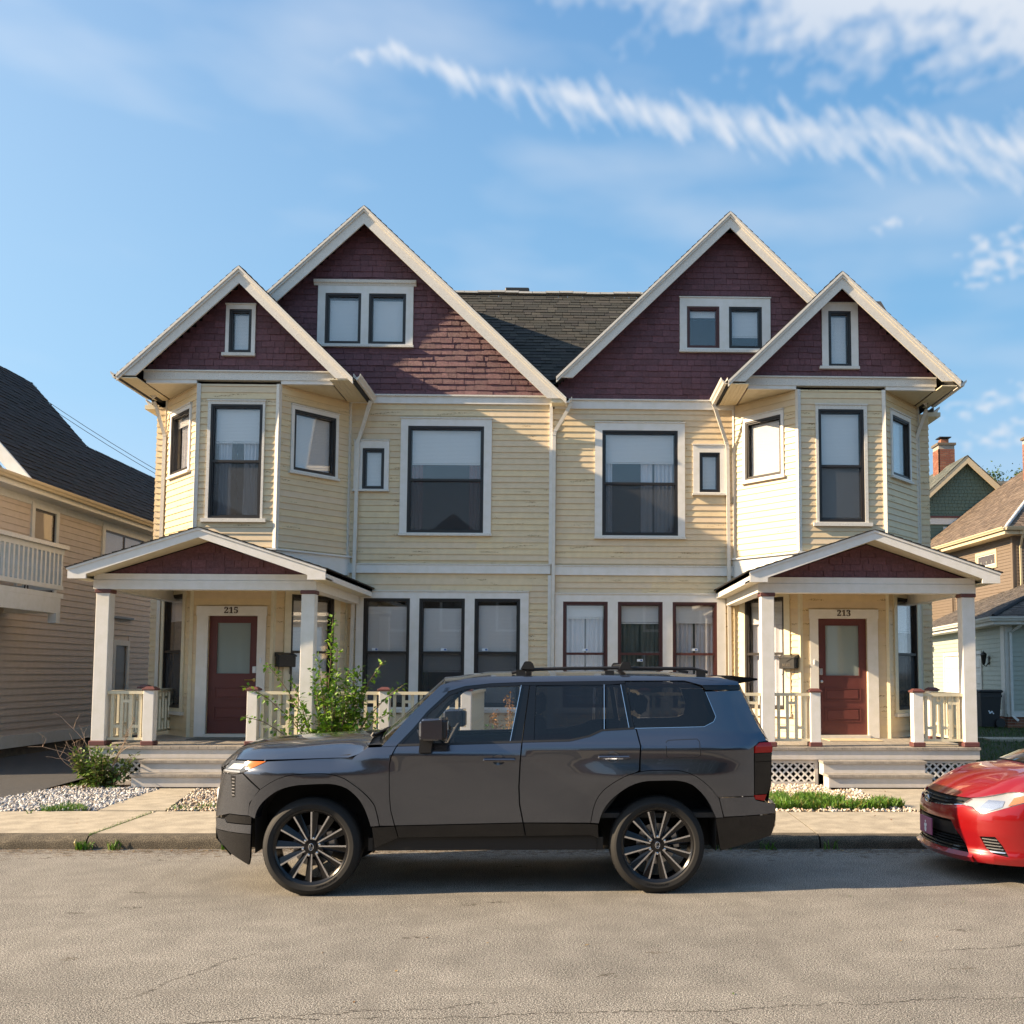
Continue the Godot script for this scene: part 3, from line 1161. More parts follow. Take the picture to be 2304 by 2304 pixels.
func gable_roof(called: String, peak: Vector2, tl: Vector2, tr: Vector2, z0: float, z1: float, drop: float, m: Material, left_cut = null) -> void:
	# roof slabs, rake boards and the moulding above them; peak and tips are the upper edges of the rakes at z0
	var roof := MB.new()
	roof.coloured = true
	var under := MB.new()
	var rake := MB.new()
	var crown := MB.new()
	for side in 2:
		var t: Vector2 = tl if side == 0 else tr
		var k := signf(t.x - peak.x)
		var dirn := (t - peak).normalized()
		var nrm := Vector2(-dirn.y, dirn.x)
		if nrm.y < 0:
			nrm = -nrm
		var e := t
		if side == 0 and left_cut != null:
			e = peak + dirn * ((left_cut - peak.x) / dirn.x)
		var over := e + dirn * (0.04 if e == t else 0.0)
		under.prism(PackedVector2Array([peak, over, over - nrm * 0.05, peak - Vector2(0, 0.05 / maxf(0.2, nrm.y))]), z1, z0 - 0.04)
		shingled_roof(roof, Vector3(peak.x, peak.y, z0 + 0.03), Vector3(over.x, over.y, z0 + 0.03), z1, nrm, 0.022)
		var bottom := peak - Vector2(0, drop)
		var y_end := e.y
		var inner := bottom + dirn * ((y_end - bottom.y) / dirn.y)
		var pts := PackedVector2Array([peak - Vector2(0, 0.012), e - Vector2(0, 0.0), inner, bottom])
		if absf(e.x - inner.x) < 0.05:
			pts = PackedVector2Array([peak - Vector2(0, 0.012), e, e - Vector2(0, drop), bottom])
		rake.prism(pts, z0 - 0.035, z0)
		var cb := peak - Vector2(0, 0.105)
		var ci := cb + dirn * ((e.x - cb.x) / dirn.x)
		crown.prism(PackedVector2Array([peak - Vector2(0, 0.006), e + Vector2(0, 0.006), Vector2(e.x, maxf(ci.y, e.y - 0.1)), cb]), z0, z0 + 0.028)
		crown.prism(PackedVector2Array([peak - Vector2(0, 0.006), e + Vector2(0, 0.006), Vector2(e.x, e.y - 0.045), peak - Vector2(0, 0.055)]), z0 + 0.028, z0 + 0.05)
	var g := part(house, called, under, M.roof_edge)
	var r := part(g, "roof_shingles", roof, M.roof_dark)
	r.set_meta("kind", "stuff")
	part(g, "rake_board", rake, m)
	part(g, "rake_moulding", crown, m)


func shingled_roof(mb: MB, top: Vector3, low: Vector3, zback: float, nrm2: Vector2, lift: float) -> void:
	# tabs laid in courses on a slope that falls in x, running back along z
	var n3 := Vector3(nrm2.x, nrm2.y, 0)
	var dirn := (low - top).normalized()
	var length := top.distance_to(low)
	var rows := maxi(1, int(length / 0.14))
	for k in rows:
		var a := top + dirn * (length * k / rows)
		var b := top + dirn * (length * (k + 1) / rows + 0.004)
		var z := top.z
		while z > zback:
			var nz := maxf(z - rng.randf_range(0.5, 1.0), zback)
			var g := rng.randf_range(0.018, 0.032)
			mb.tint = Color(g, g, g * 1.05)
			mb.hexa([Vector3(a.x, a.y, z), Vector3(b.x, b.y, z), Vector3(b.x, b.y, nz), Vector3(a.x, a.y, nz), Vector3(a.x, a.y, z) + n3 * lift * 0.4, Vector3(b.x, b.y, z) + n3 * lift, Vector3(b.x, b.y, nz) + n3 * lift, Vector3(a.x, a.y, nz) + n3 * lift * 0.4])
			z = nz


func slope_shingles(mb: MB, o: Vector3, along: Vector3, up: Vector3, poly: PackedVector2Array, tones: Array, exposure := 0.14) -> void:
	# tabs over an outline (u along, v up the slope) of a roof plane
	var n := along.cross(up).normalized()
	if n.y < 0:
		n = -n
	var lo := poly[0]
	var hi := poly[0]
	for p in poly:
		lo = Vector2(minf(lo.x, p.x), minf(lo.y, p.y))
		hi = Vector2(maxf(hi.x, p.x), maxf(hi.y, p.y))
	var y := lo.y
	while y < hi.y:
		var x := lo.x - rng.randf() * 0.3
		while x < hi.x:
			var w := rng.randf_range(0.13, 0.34)
			var tab := PackedVector2Array([Vector2(x + 0.003, y), Vector2(x + w - 0.003, y), Vector2(x + w - 0.003, y + exposure + 0.01), Vector2(x + 0.003, y + exposure + 0.01)])
			var lift := 0.012 + 0.008 * float(rng.randf() < 0.45)
			var tone: Color = tones[rng.randi() % tones.size()]
			var j := rng.randf_range(0.82, 1.18)
			mb.tint = Color(tone.r * j, tone.g * j, tone.b * j)
			for cut in Geometry2D.intersect_polygons(tab, poly):
				if cut.size() < 3:
					continue
				var top := []
				for p in cut:
					var h := lift * (1.0 - 0.7 * (p.y - y) / (exposure + 0.01)) + 0.004
					top.append(o + along * p.x + up * p.y + n * h)
				for k in range(1, top.size() - 1):
					mb.tri(top[0], top[k], top[k + 1], n)
				for k in cut.size():
					var p2: Vector2 = cut[k]
					var q2: Vector2 = cut[(k + 1) % cut.size()]
					if absf(p2.y - y) < 0.002 and absf(q2.y - y) < 0.002:
						mb.quad(top[k], top[(k + 1) % top.size()], o + along * q2.x + up * q2.y, o + along * p2.x + up * p2.y, -up)
			x += w
		y += exposure


func gutter_run(parent: Node3D, a: Vector3, b: Vector3, out: Vector3, m: Material) -> void:
	# an ogee gutter: back, bottom and curved front
	var mb := MB.new()
	var prof := [v2(0, 0.0), v2(0, -0.11), v2(0.075, -0.11), v2(0.09, -0.07), v2(0.115, -0.045), v2(0.125, 0.0), v2(0.115, 0.0), v2(0.10, -0.04), v2(0.01, -0.10), v2(0.01, 0.0)]
	var ln := (b - a)
	var xf := Transform3D(Basis(out, Vector3.UP, ln.normalized()), a)
	mb.prism(PackedVector2Array(prof), 0.0, ln.length(), xf)
	part(parent, "gutter", mb, m)


func make_house() -> void:
	unit_boards()
	house = thing("duplex_house", Vector3(-0.5, 0.12, -22.0), "cream clapboard duplex with four plum shingled gables and two bays", "house")
	# ---------------- main walls with their windows
	var fm := face(0, W, 1, W)
	# left unit
	var L := [[-3.20, -1.505, 4.40, 6.575], [-4.064, -3.414, 5.215, 6.145], [-3.965, -0.79, 1.15, 3.325]]
	var Lf := [[-3.067, -1.648, 4.425, 6.437], [-3.905, -3.50, 5.237, 6.006], [-3.83, -2.978, 1.2, 3.2], [-2.807, -1.965, 1.2, 3.2], [-1.788, -0.944, 1.2, 3.2]]
	var belt := [-9.0, 9.0, 3.66, 3.825]
	var wl := wall("wall", fm, -4.15, -0.385, 0.62, 6.86, Lf, -1, 0, L + [belt])
	window(house, fm, L[0], [{"r": Lf[0], "meet": 5.42, "blind": [5.74, 6.40], "curtains": [[-3.02, -2.80, 4.42, 6.40, 3, 0.0, M.curtain_rose], [-1.93, -1.69, 4.42, 6.40, 3, 0.0, M.curtain_rose]]}], {"sill": [-3.215, -1.49, 4.368, 4.412]})
	window(house, fm, L[1], [{"r": Lf[1], "blind": [5.27, 5.97]}], {"sill": [-4.08, -3.40, 5.19, 5.225]})
	var tri := []
	for k in 3:
		var r: Array = Lf[2 + k]
		tri.append({"r": r, "meet": 2.20, "blind": [1.3 if k != 1 else 1.86, [3.05, 3.02, 3.08][k]], "sticker": [r[0] + [0.16, 0.40, 0.14][k], 2.235]})
	window(house, fm, L[2], tri, {"sill": [-4.0, -0.75, 1.10, 1.16]})
	trim(wl, "belt_course", Vector3(-4.15, 3.668, W + 0.0), Vector3(-0.39, 3.825, W + 0.04), M.white)
	trim(wl, "belt_cap", Vector3(-4.15, 3.825, W + 0.0), Vector3(-0.385, 3.845, W + 0.055), M.white_worn)
	trim(wl, "frieze_board", Vector3(-4.15, 6.86, W - 0.1), Vector3(-0.385, 6.995, W + 0.05), M.white)
	trim(wl, "frieze_cap", Vector3(-4.15, 6.995, W - 0.1), Vector3(-0.385, 7.025, W + 0.085), M.white_worn)
	trim(wl, "corner_board", Vector3(-0.425, 3.85, W - 0.02), Vector3(-0.365, 6.86, W + 0.05), M.white)
	trim(wl, "corner_board", Vector3(-0.435, 0.62, W - 0.02), Vector3(-0.375, 3.64, W + 0.05), M.white)
	# right unit
	var R := [[0.431, 2.120, 4.36, 6.53], [2.275, 2.90, 5.19, 6.115], [-0.298, 2.87, 1.15, 3.295]]
	var Rf := [[0.568, 1.988, 4.396, 6.386], [2.395, 2.782, 5.222, 5.978], [-0.151, 0.677, 1.2, 3.155], [0.864, 1.698, 1.2, 3.155], [1.883, 2.711, 1.2, 3.155]]
	var belt2 := [-9.0, 9.0, 3.64, 3.815]
	var wr := wall("wall", fm, -0.385, 3.05, 0.62, 6.79, Rf, -1, 0.05, R + [belt2])
	window(house, fm, R[0], [{"r": Rf[0], "meet": 5.38, "blind": [5.79, 6.35], "curtains": [[0.62, 0.76, 4.4, 6.35, 2, 0.0, M.curtain], [1.30, 1.52, 4.4, 6.35, 2, 0.0, M.curtain], [1.56, 1.95, 4.4, 6.35, 5, 0.0, M.curtain]]}], {"sill": [0.42, 2.135, 4.33, 4.37]})
	window(house, fm, R[1], [{"r": Rf[1], "blind": [5.26, 5.95]}], {"sill": [2.26, 2.91, 5.165, 5.20]})
	tri = []
	for k in 3:
		var r: Array = Rf[2 + k]
		var cm: Material = M.curtain if k != 1 else M.curtain_grey
		tri.append({"r": r, "frame": M.red_frame, "meet": 2.19, "insect": false, "blind": [[2.86, 2.77, 2.78][k], 3.12], "curtains": [[r[0] + 0.05, r[0] + 0.40, 1.25, 3.1, 4, 0.0, cm], [r[0] + 0.43, r[1] - 0.05, 1.25, 3.1, 4, 0.0, cm]], "sticker": [r[0] + 0.36, [2.24, 2.05, 2.25][k]]})
	window(house, fm, R[2], tri, {"sill": [-0.32, 2.9, 1.10, 1.16], "casing": M.white})
	trim(wr, "belt_course", Vector3(-0.33, 3.648, W + 0.0), Vector3(3.05, 3.812, W + 0.04), M.white)
	trim(wr, "belt_cap", Vector3(-0.33, 3.812, W + 0.0), Vector3(3.05, 3.832, W + 0.055), M.white_worn)
	trim(wr, "frieze_board", Vector3(-0.33, 6.79, W - 0.1), Vector3(3.05, 6.945, W + 0.05), M.white)
	trim(wr, "frieze_cap", Vector3(-0.33, 6.945, W - 0.1), Vector3(3.05, 6.972, W + 0.085), M.white_worn)
	# narrow strips of front wall beyond the bays, side walls and back
	wall("wall", fm, -7.72, -7.55, 0.62, 6.75, [], -1, 0.03, [])
	wall("wall", fm, 6.55, 6.74, 0.62, 6.75, [], -1, 0.07, [])
	var hold := boards.size()
	wall("wall", face(6.74, W, 6.74, -28.0), 0, 9.05, 0.62, 6.75, [], -1, 0.07, [])
	wall("wall", face(-7.72, -28.0, -7.72, W), 0, 9.05, 0.62, 6.75, [], -1, 0.03, [])
	for k in range(hold, boards.size()):
		boards[k].w *= 0.05      # out of sight from the street
	trim(house, "wall", Vector3(-7.72, 0.3, -28.1), Vector3(6.74, 6.9, -27.96), M.cream0)
	trim(house, "foundation", Vector3(-7.66, 0.02, -27.9), Vector3(6.68, 0.62, W - 0.03), M.stone)
	# floors inside close the rooms off from one another
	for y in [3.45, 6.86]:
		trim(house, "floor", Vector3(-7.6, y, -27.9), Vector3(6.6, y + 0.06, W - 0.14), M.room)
	# ---------------- bays
	bay(-6.56, -5.15, -7.55, -4.15, 215)
	bay(4.01, 5.555, 3.05, 6.55, 213)
	# ---------------- big gables
	gable_wall(Vector2(-3.90, 10.18), -7.35, -0.385, 7.02, [[-4.80, -3.009, 7.95, 9.11]], [[-4.661, -3.988, 7.993, 8.965], [-3.844, -3.145, 7.993, 8.965]], W, 0.953, {"sill": [-4.815, -2.99, 7.928, 7.97], "crown": [-4.876, -2.955, 9.11, 9.21], "cap": false}, [[8.03, 8.86], [8.03, 8.86]], M.brown_frame)
	gable_wall(Vector2(2.955, 10.2), -0.35, 6.3, 6.97, [[2.031, 3.758, 7.92, 8.955]], [[2.167, 2.786, 7.983, 8.79], [2.966, 3.596, 7.983, 8.79]], W, 0.985, {"sill": [2.02, 3.77, 7.897, 7.945]}, [[8.62, 8.75], [8.24, 8.75]], M.red_frame)
	gable_roof("roof", Vector2(-3.90, 10.514), Vector2(-7.69, 6.9), Vector2(-0.11, 6.9), W + 0.35, -24.0, 0.33, M.white_worn)
	gable_roof("roof", Vector2(2.955, 10.50), Vector2(-0.70, 6.9), Vector2(6.6, 6.9), W + 0.35, -24.0, 0.30, M.white_worn, -0.30)
	# eave return of the left gable with its gutter
	var ret := MB.new()
	ret.box(Vector3(-0.385, 6.83, W - 0.05), Vector3(-0.13, 6.90, W + 0.32))
	part(house, "eave_return", ret, M.ivory)
	gutter_run(house, Vector3(-0.13, 6.93, W - 0.3), Vector3(-0.13, 6.93, W + 0.36), Vector3(1, 0, 0), M.gutter)
	# main roof between and behind the gables
	var body := MB.new()
	body.prism(PackedVector2Array([v2(-19.05, 7.30), v2(-22.2, 10.16), v2(-28.4, 6.8)]), -7.9, 6.9, Transform3D(Basis(Vector3(0, 0, 1), Vector3(0, 1, 0), Vector3(1, 0, 0)), Vector3.ZERO))
	var main := part(house, "roof", body, M.roof_edge)
	var sh := MB.new()
	sh.coloured = true
	var up := Vector3(0, 10.22 - 6.95, -3.6).normalized()
	slope_shingles(sh, Vector3(-3.6, 6.95, -18.6), Vector3(1, 0, 0), up, PackedVector2Array([v2(0, 0.62), v2(6.4, 0.62), v2(6.4, 4.82), v2(0, 4.82)]), [Color(0.05, 0.052, 0.045), Color(0.065, 0.064, 0.055), Color(0.04, 0.043, 0.04), Color(0.08, 0.078, 0.066)])
	part(main, "roof_shingles", sh, M.roof_dark).set_meta("kind", "stuff")
	var ridge := MB.new()
	for k in 22:
		var x := -3.6 + k * 0.3
		ridge.box(Vector3(x, 10.215 + 0.012 * sin(k * 1.3), -22.32), Vector3(x + 0.31, 10.255 + 0.012 * sin(k * 1.3), -22.08))
	part(main, "ridge_cap", ridge, M.gutter)
	var vent := MB.new()
	vent.bevel(Vector3(-1.52, 10.28, -22.75), Vector3(-0.98, 10.46, -22.4), 0.02)
	part(main, "roof_vent", vent, M.black_metal)
	# downspouts
	pipe(house, [Vector3(-0.02, 6.85, W + 0.30), Vector3(-0.04, 6.78, W + 0.28), Vector3(-0.31, 6.36, W + 0.085), Vector3(-0.335, 6.28, W + 0.07), Vector3(-0.34, 0.75, W + 0.07)], M.gutter)
	pipe(house, [Vector3(-3.72, 6.83, W + 0.30), Vector3(-3.76, 6.74, W + 0.26), Vector3(-3.93, 6.28, W + 0.09), Vector3(-3.985, 6.12, W + 0.075), Vector3(-4.04, 0.75, W + 0.075)], M.gutter)
	pipe(house, [Vector3(2.62, 6.83, W + 0.30), Vector3(2.66, 6.76, W + 0.28), Vector3(2.90, 6.15, W + 0.085), Vector3(2.92, 6.05, W + 0.075), Vector3(2.945, 0.75, W + 0.075)], M.gutter)
	pipe(house, [Vector3(6.66, 6.80, W + 0.20), Vector3(6.62, 6.70, W + 0.18), Vector3(6.48, 6.25, W + 0.085), Vector3(6.475, 6.15, W + 0.075), Vector3(6.50, 0.75, W + 0.075)], M.gutter)
	pipe(house, [Vector3(-7.72, 6.80, W + 0.22), Vector3(-7.68, 6.70, W + 0.18), Vector3(-7.55, 6.2, W + 0.085), Vector3(-7.55, 0.75, W + 0.075)], M.gutter)
	# side eaves with their gutter ends
	for s in [[-7.72, -1.0], [6.74, 1.0]]:
		var ev := MB.new()
		ev.box(Vector3(s[0], 6.72, -28.0), Vector3(s[0] + s[1] * 0.26, 6.80, W - 0.02))
		part(house, "side_eave", ev, M.ivory)
		gutter_run(house, Vector3(s[0] + s[1] * 0.13, 6.91, -28.0) if s[1] > 0 else Vector3(s[0] + s[1] * 0.13, 6.91, W - 0.02), Vector3(s[0] + s[1] * 0.13, 6.91, W - 0.02) if s[1] > 0 else Vector3(s[0] + s[1] * 0.13, 6.91, -28.0), Vector3(s[1], 0, 0), M.gutter)
	porch(-7.134, -4.027, 215)
	porch(3.035, 6.165, 213)
	deck()


func pipe(parent: Node3D, pts: Array, m: Material) -> void:
	# rectangular downspout, 60 by 45 mm, with mitred bends
	var mb := MB.new()
	var rings := []
	for k in pts.size():
		var d: Vector3 = ((pts[mini(k + 1, pts.size() - 1)] - pts[k]).normalized() + (pts[k] - pts[maxi(k - 1, 0)]).normalized()).normalized()
		var s := Vector3(0, 0, 1).cross(d).normalized()
		var q := d.cross(s).normalized()
		var ringp := []
		for c in [[-1, -1], [1, -1], [1, 1], [-1, 1]]:
			ringp.append(pts[k] + s * (0.031 * c[0]) + q * (0.024 * c[1]))
		rings.append(ringp)
	for k in pts.size() - 1:
		for j in 4:
			var i := (j + 1) % 4
			mb.quad(rings[k][j], rings[k][i], rings[k + 1][i], rings[k + 1][j], (rings[k][j] + rings[k][i]) / 2.0 - pts[k])
	for k in range(1, pts.size() - 1):
		var p: Vector3 = pts[k]
		mb.box(p - Vector3(0.036, 0.012, 0.029), p + Vector3(0.036, 0.012, 0.029))
	part(parent, "downspout", mb, m)


func gable_wall(peak: Vector2, x0: float, x1: float, y0: float, cases: Array, lights: Array, z: float, k: float, o: Dictionary, blinds: Array, fm: Material) -> void:
	var xf := face(0, z, 1, z)
	var left := func(y: float) -> float: return maxf(x0, peak.x - (peak.y + 0.235 - y) / k)
	var right := func(y: float) -> float: return minf(x1, peak.x + (peak.y + 0.235 - y) / k)
	var g := MB.new()
	# backing in strips so that the lights stay open
	var y := y0
	while y < peak.y:
		var h := minf(0.1, peak.y - y)
		for s in spans(left.call(y + h), right.call(y + h), y, y + h, lights):
			g.box(Vector3(s[0], y, -0.12), Vector3(s[1], y + h, 0.0), xf)
		y += h
	var gw := part(house, "gable", g, M.plum0)
	shingle_rows(gw, xf, y0, peak.y + 0.02, left, right, cases)
	var list := []
	for q in lights.size():
		list.append({"r": lights[q], "blind": blinds[q], "frame": fm if q == 0 else M.brown_frame, "shallow": 0.9})
	window(house, xf, cases[0], list, o)


func bay(fl: float, fr: float, wl: float, wr: float, number: int) -> void:
	var left := face(wl, W, fl, B)
	var front := face(0, B, 1, B)
	var right := face(fr, B, wr, W)
	var ll := Vector2(fl - wl, B - W).length()
	var lr := Vector2(wr - fr, B - W).length()
	var is_l := number == 215
	# upper storey
	var cf: Array = [-6.377, -5.383, 4.49, 6.573] if is_l else [4.319, 5.238, 4.49, 6.60]
	var ff: Array = [-6.324, -5.422, 4.498, 6.513] if is_l else [4.365, 5.179, 4.505, 6.525]
	var cl: Array = [ll - 1.24, ll - 0.25, 5.38, 6.57] if is_l else [ll - 1.25, ll - 0.30, 5.38, 6.58]
	var fl_: Array = [cl[0] + 0.055, cl[1] - 0.055, 5.41, 6.50]
	var cr: Array = [0.24, 1.24, 5.38, 6.57] if is_l else [0.22, 1.10, 5.38, 6.58]
	var fr_: Array = [cr[0] + 0.055, cr[1] - 0.055, 5.41, 6.50]
	# lower storey: a door in front, tall sashes at the sides
	var dl := -6.257 if is_l else 4.317
	var dr := -5.411 if is_l else 5.179
	var dc: Array = [dl - 0.19, dr + 0.145, 0.70, 2.97] if is_l else [dl - 0.147, dr + 0.186, 0.70, 2.965]
	var sl: Array = [ll - 1.36, ll - 0.20, 1.13, 3.30]
	var sr: Array = [0.20, 1.36, 1.13, 3.30]
	var sfl: Array = [sl[0] + 0.13, sl[1] - 0.13, 1.2, 3.2]
	var sfr: Array = [sr[0] + 0.13, sr[1] - 0.13, 1.2, 3.2]
	var skirt := [-9.0, 9.0, 3.60, 3.97]
	var wf := wall("bay_front", front, fl, fr, 0.62, 6.88, [ff, [dl, dr, 0.70, 2.8]], 3.97, 0.02, [cf, dc, skirt])
	var wl_ := wall("bay_side", left, 0, ll, 0.62, 6.88, [fl_, sfl], 3.97, 0.02, [cl, sl, skirt])
	var wr_ := wall("bay_side", right, 0, lr, 0.62, 6.88, [fr_, sfr], 3.97, 0.02, [cr, sr, skirt])
	# skirt boards between the storeys
	for q in [[wf, front, fl, fr], [wl_, left, 0.0, ll], [wr_, right, 0.0, lr]]:
		var mb := MB.new()
		mb.box(Vector3(q[2] - 0.02, 3.62, 0.0), Vector3(q[3] + 0.02, 3.95, 0.045), q[1])
		mb.box(Vector3(q[2] - 0.04, 3.945, 0.0), Vector3(q[3] + 0.04, 3.975, 0.09), q[1])
		part(q[0], "skirt_board", mb, M.white)
	# corner boards
	for q in [[fl, B], [fr, B], [wl, W], [wr, W]]:
		var out: float = signf(q[0] - (fl + fr) / 2.0)
		var c := Transform3D(Basis(Vector3.UP, -0.42 * out), Vector3(q[0], 0, q[1]))
		trim(wf, "corner_board", Vector3(-0.032, 3.98, -0.03), Vector3(0.032, 6.88, 0.045), M.white_worn, c)
		trim(wf, "corner_board", Vector3(-0.028, 0.62, -0.03), Vector3(0.028, 3.62, 0.04), M.ivory, c)
	# windows
	var cur := [[ff[0] + 0.08, ff[0] + 0.36, 4.55, 6.4, 4, 0.25, M.curtain], [ff[1] - 0.40, ff[1] - 0.08, 4.55, 6.4, 4, 0.25, M.curtain]] if is_l else []
	window(house, front, cf, [{"r": ff, "meet": 5.505, "blind": [5.86, 6.46] if is_l else [4.62, 6.46], "curtains": cur}], {"sill": [cf[0] - 0.06, cf[1] + 0.065, 4.43, 4.492], "casing": M.white_worn})
	window(house, left, cl, [{"r": fl_, "blind": [5.5, 6.44] if not is_l else [6.3, 6.44], "curtains": [] if not is_l else [[fl_[0] + 0.1, fl_[0] + 0.7, 5.45, 6.44, 5, 0.0, M.curtain]], "shallow": 0.8}], {"sill": [cl[0] - 0.03, cl[1] + 0.03, 5.34, 5.382]})
	window(house, right, cr, [{"r": fr_, "blind": [5.5, 6.44], "shallow": 0.8}], {"sill": [cr[0] - 0.03, cr[1] + 0.03, 5.34, 5.382]})
	window(house, left, sl, [{"r": sfl, "meet": 2.19, "shallow": 0.8, "insect": is_l, "blind": [2.75, 3.14], "curtains": [[sfl[0] + 0.06, sfl[1] - 0.06, 1.25, 3.1, 6, 0.0, M.curtain if not is_l else M.curtain_grey]]}], {"sill": [sl[0] - 0.02, sl[1] + 0.02, 1.08, 1.14], "casing": M.ivory})
	window(house, right, sr, [{"r": sfr, "meet": 2.19, "shallow": 0.8, "insect": not is_l, "blind": [1.4 if is_l else 2.6, 3.1], "curtains": [] if is_l else [[sfr[0] + 0.06, sfr[1] - 0.06, 1.25, 3.1, 6, 0.0, M.curtain_grey]]}], {"sill": [sr[0] - 0.02, sr[1] + 0.02, 1.08, 1.14], "casing": M.ivory})
	# gable over the bay
	var pk := Vector2(-5.80, 8.575) if is_l else Vector2(4.745, 8.61)
	var gx0 := -7.50 if is_l else 3.09
	var gx1 := -4.20 if is_l else 6.48
	var gc: Array = [-6.113, -5.594, 7.40, 8.30] if is_l else [4.452, 5.103, 7.28, 8.445]
	var gl: Array = [-6.054, -5.66, 7.437, 8.22] if is_l else [4.567, 4.976, 7.301, 8.314]
	gable_wall(pk, gx0, gx1, 7.10, [gc], [gl], B, 0.965, {"sill": [gc[0] - 0.05, gc[1] + 0.012, 7.375 if is_l else 7.25, 7.43 if is_l else 7.30]}, [[gl[2] + 0.08, gl[3] - 0.08]], M.brown_frame)
	# entablature boards, overhanging the cut corners of the bay
	trim(wf, "entablature", Vector3(gx0 - 0.01, 6.945, B - 0.1), Vector3(gx1 + 0.01, 7.085, B + 0.045), M.white_worn)
	trim(wf, "entablature_cap", Vector3(gx0 - 0.01, 7.085, B - 0.1), Vector3(gx1 + 0.01, 7.11, B + 0.075), M.white_worn)
	trim(wf, "entablature_foot", Vector3(gx0 + 0.03, 6.882, B - 0.04), Vector3(fl - 0.03, 6.945, B + 0.03), M.white)
	trim(wf, "entablature_foot", Vector3(fr + 0.03, 6.882, B - 0.04), Vector3(gx1 - 0.01, 6.945, B + 0.03), M.white)
	# boarded soffits over the cut corners and under the eaves
	var tipl := Vector2(-7.835, 6.92) if is_l else Vector2(2.715, 6.92)
	var tipr := Vector2(-3.79, 6.90) if is_l else Vector2(6.80, 6.96)
	var n := 0
	for q in [[gx0 + 0.03, fl], [fr, gx1 - 0.03]]:
		var z := B - 0.04
		while z > W:
			var mb := MB.new()
			mb.box(Vector3(q[0], 6.884, z - 0.088), Vector3(q[1] + 0.0, 6.904, z))
			part(wf, "soffit_board", mb, M.cream_trim)
			z -= 0.092
			n += 1
	for q in [[tipl.x + 0.05, gx0 + 0.0], [gx1, tipr.x - 0.05]]:
		for k in 5:
			var a := lerpf(q[0], q[1], k / 5.0)
			var b := lerpf(q[0], q[1], (k + 1) / 5.0)
			var mb := MB.new()
			mb.box(Vector3(a + 0.002, 6.875, W), Vector3(b - 0.002, 6.892, B + 0.34))
			part(wf, "soffit_board", mb, M.cream_trim)
	# side walls of the gable block above the eaves, then the roof
	trim(wf, "gable_cheek", Vector3(gx0, 6.9, W), Vector3(gx0 + 0.06, 7.2, B - 0.1), M.plum0)
	trim(wf, "gable_cheek", Vector3(gx1 - 0.06, 6.9, W), Vector3(gx1, 7.2, B - 0.1), M.plum0)
	gable_roof("roof", Vector2(pk.x, pk.y + 0.295), tipl, tipr, B + 0.35, -21.5, 0.295, M.white_worn)
	gutter_run(house, Vector3(tipl.x + 0.0, 6.99, B + 0.34), Vector3(tipl.x + 0.0, 6.99, W + 0.05), Vector3(-1, 0, 0), M.gutter)
	gutter_run(house, Vector3(tipr.x - 0.0, 6.99, W + 0.05), Vector3(tipr.x - 0.0, 6.99, B + 0.34), Vector3(1, 0, 0), M.gutter)
	entrance(front, dl, dr, dc, number)


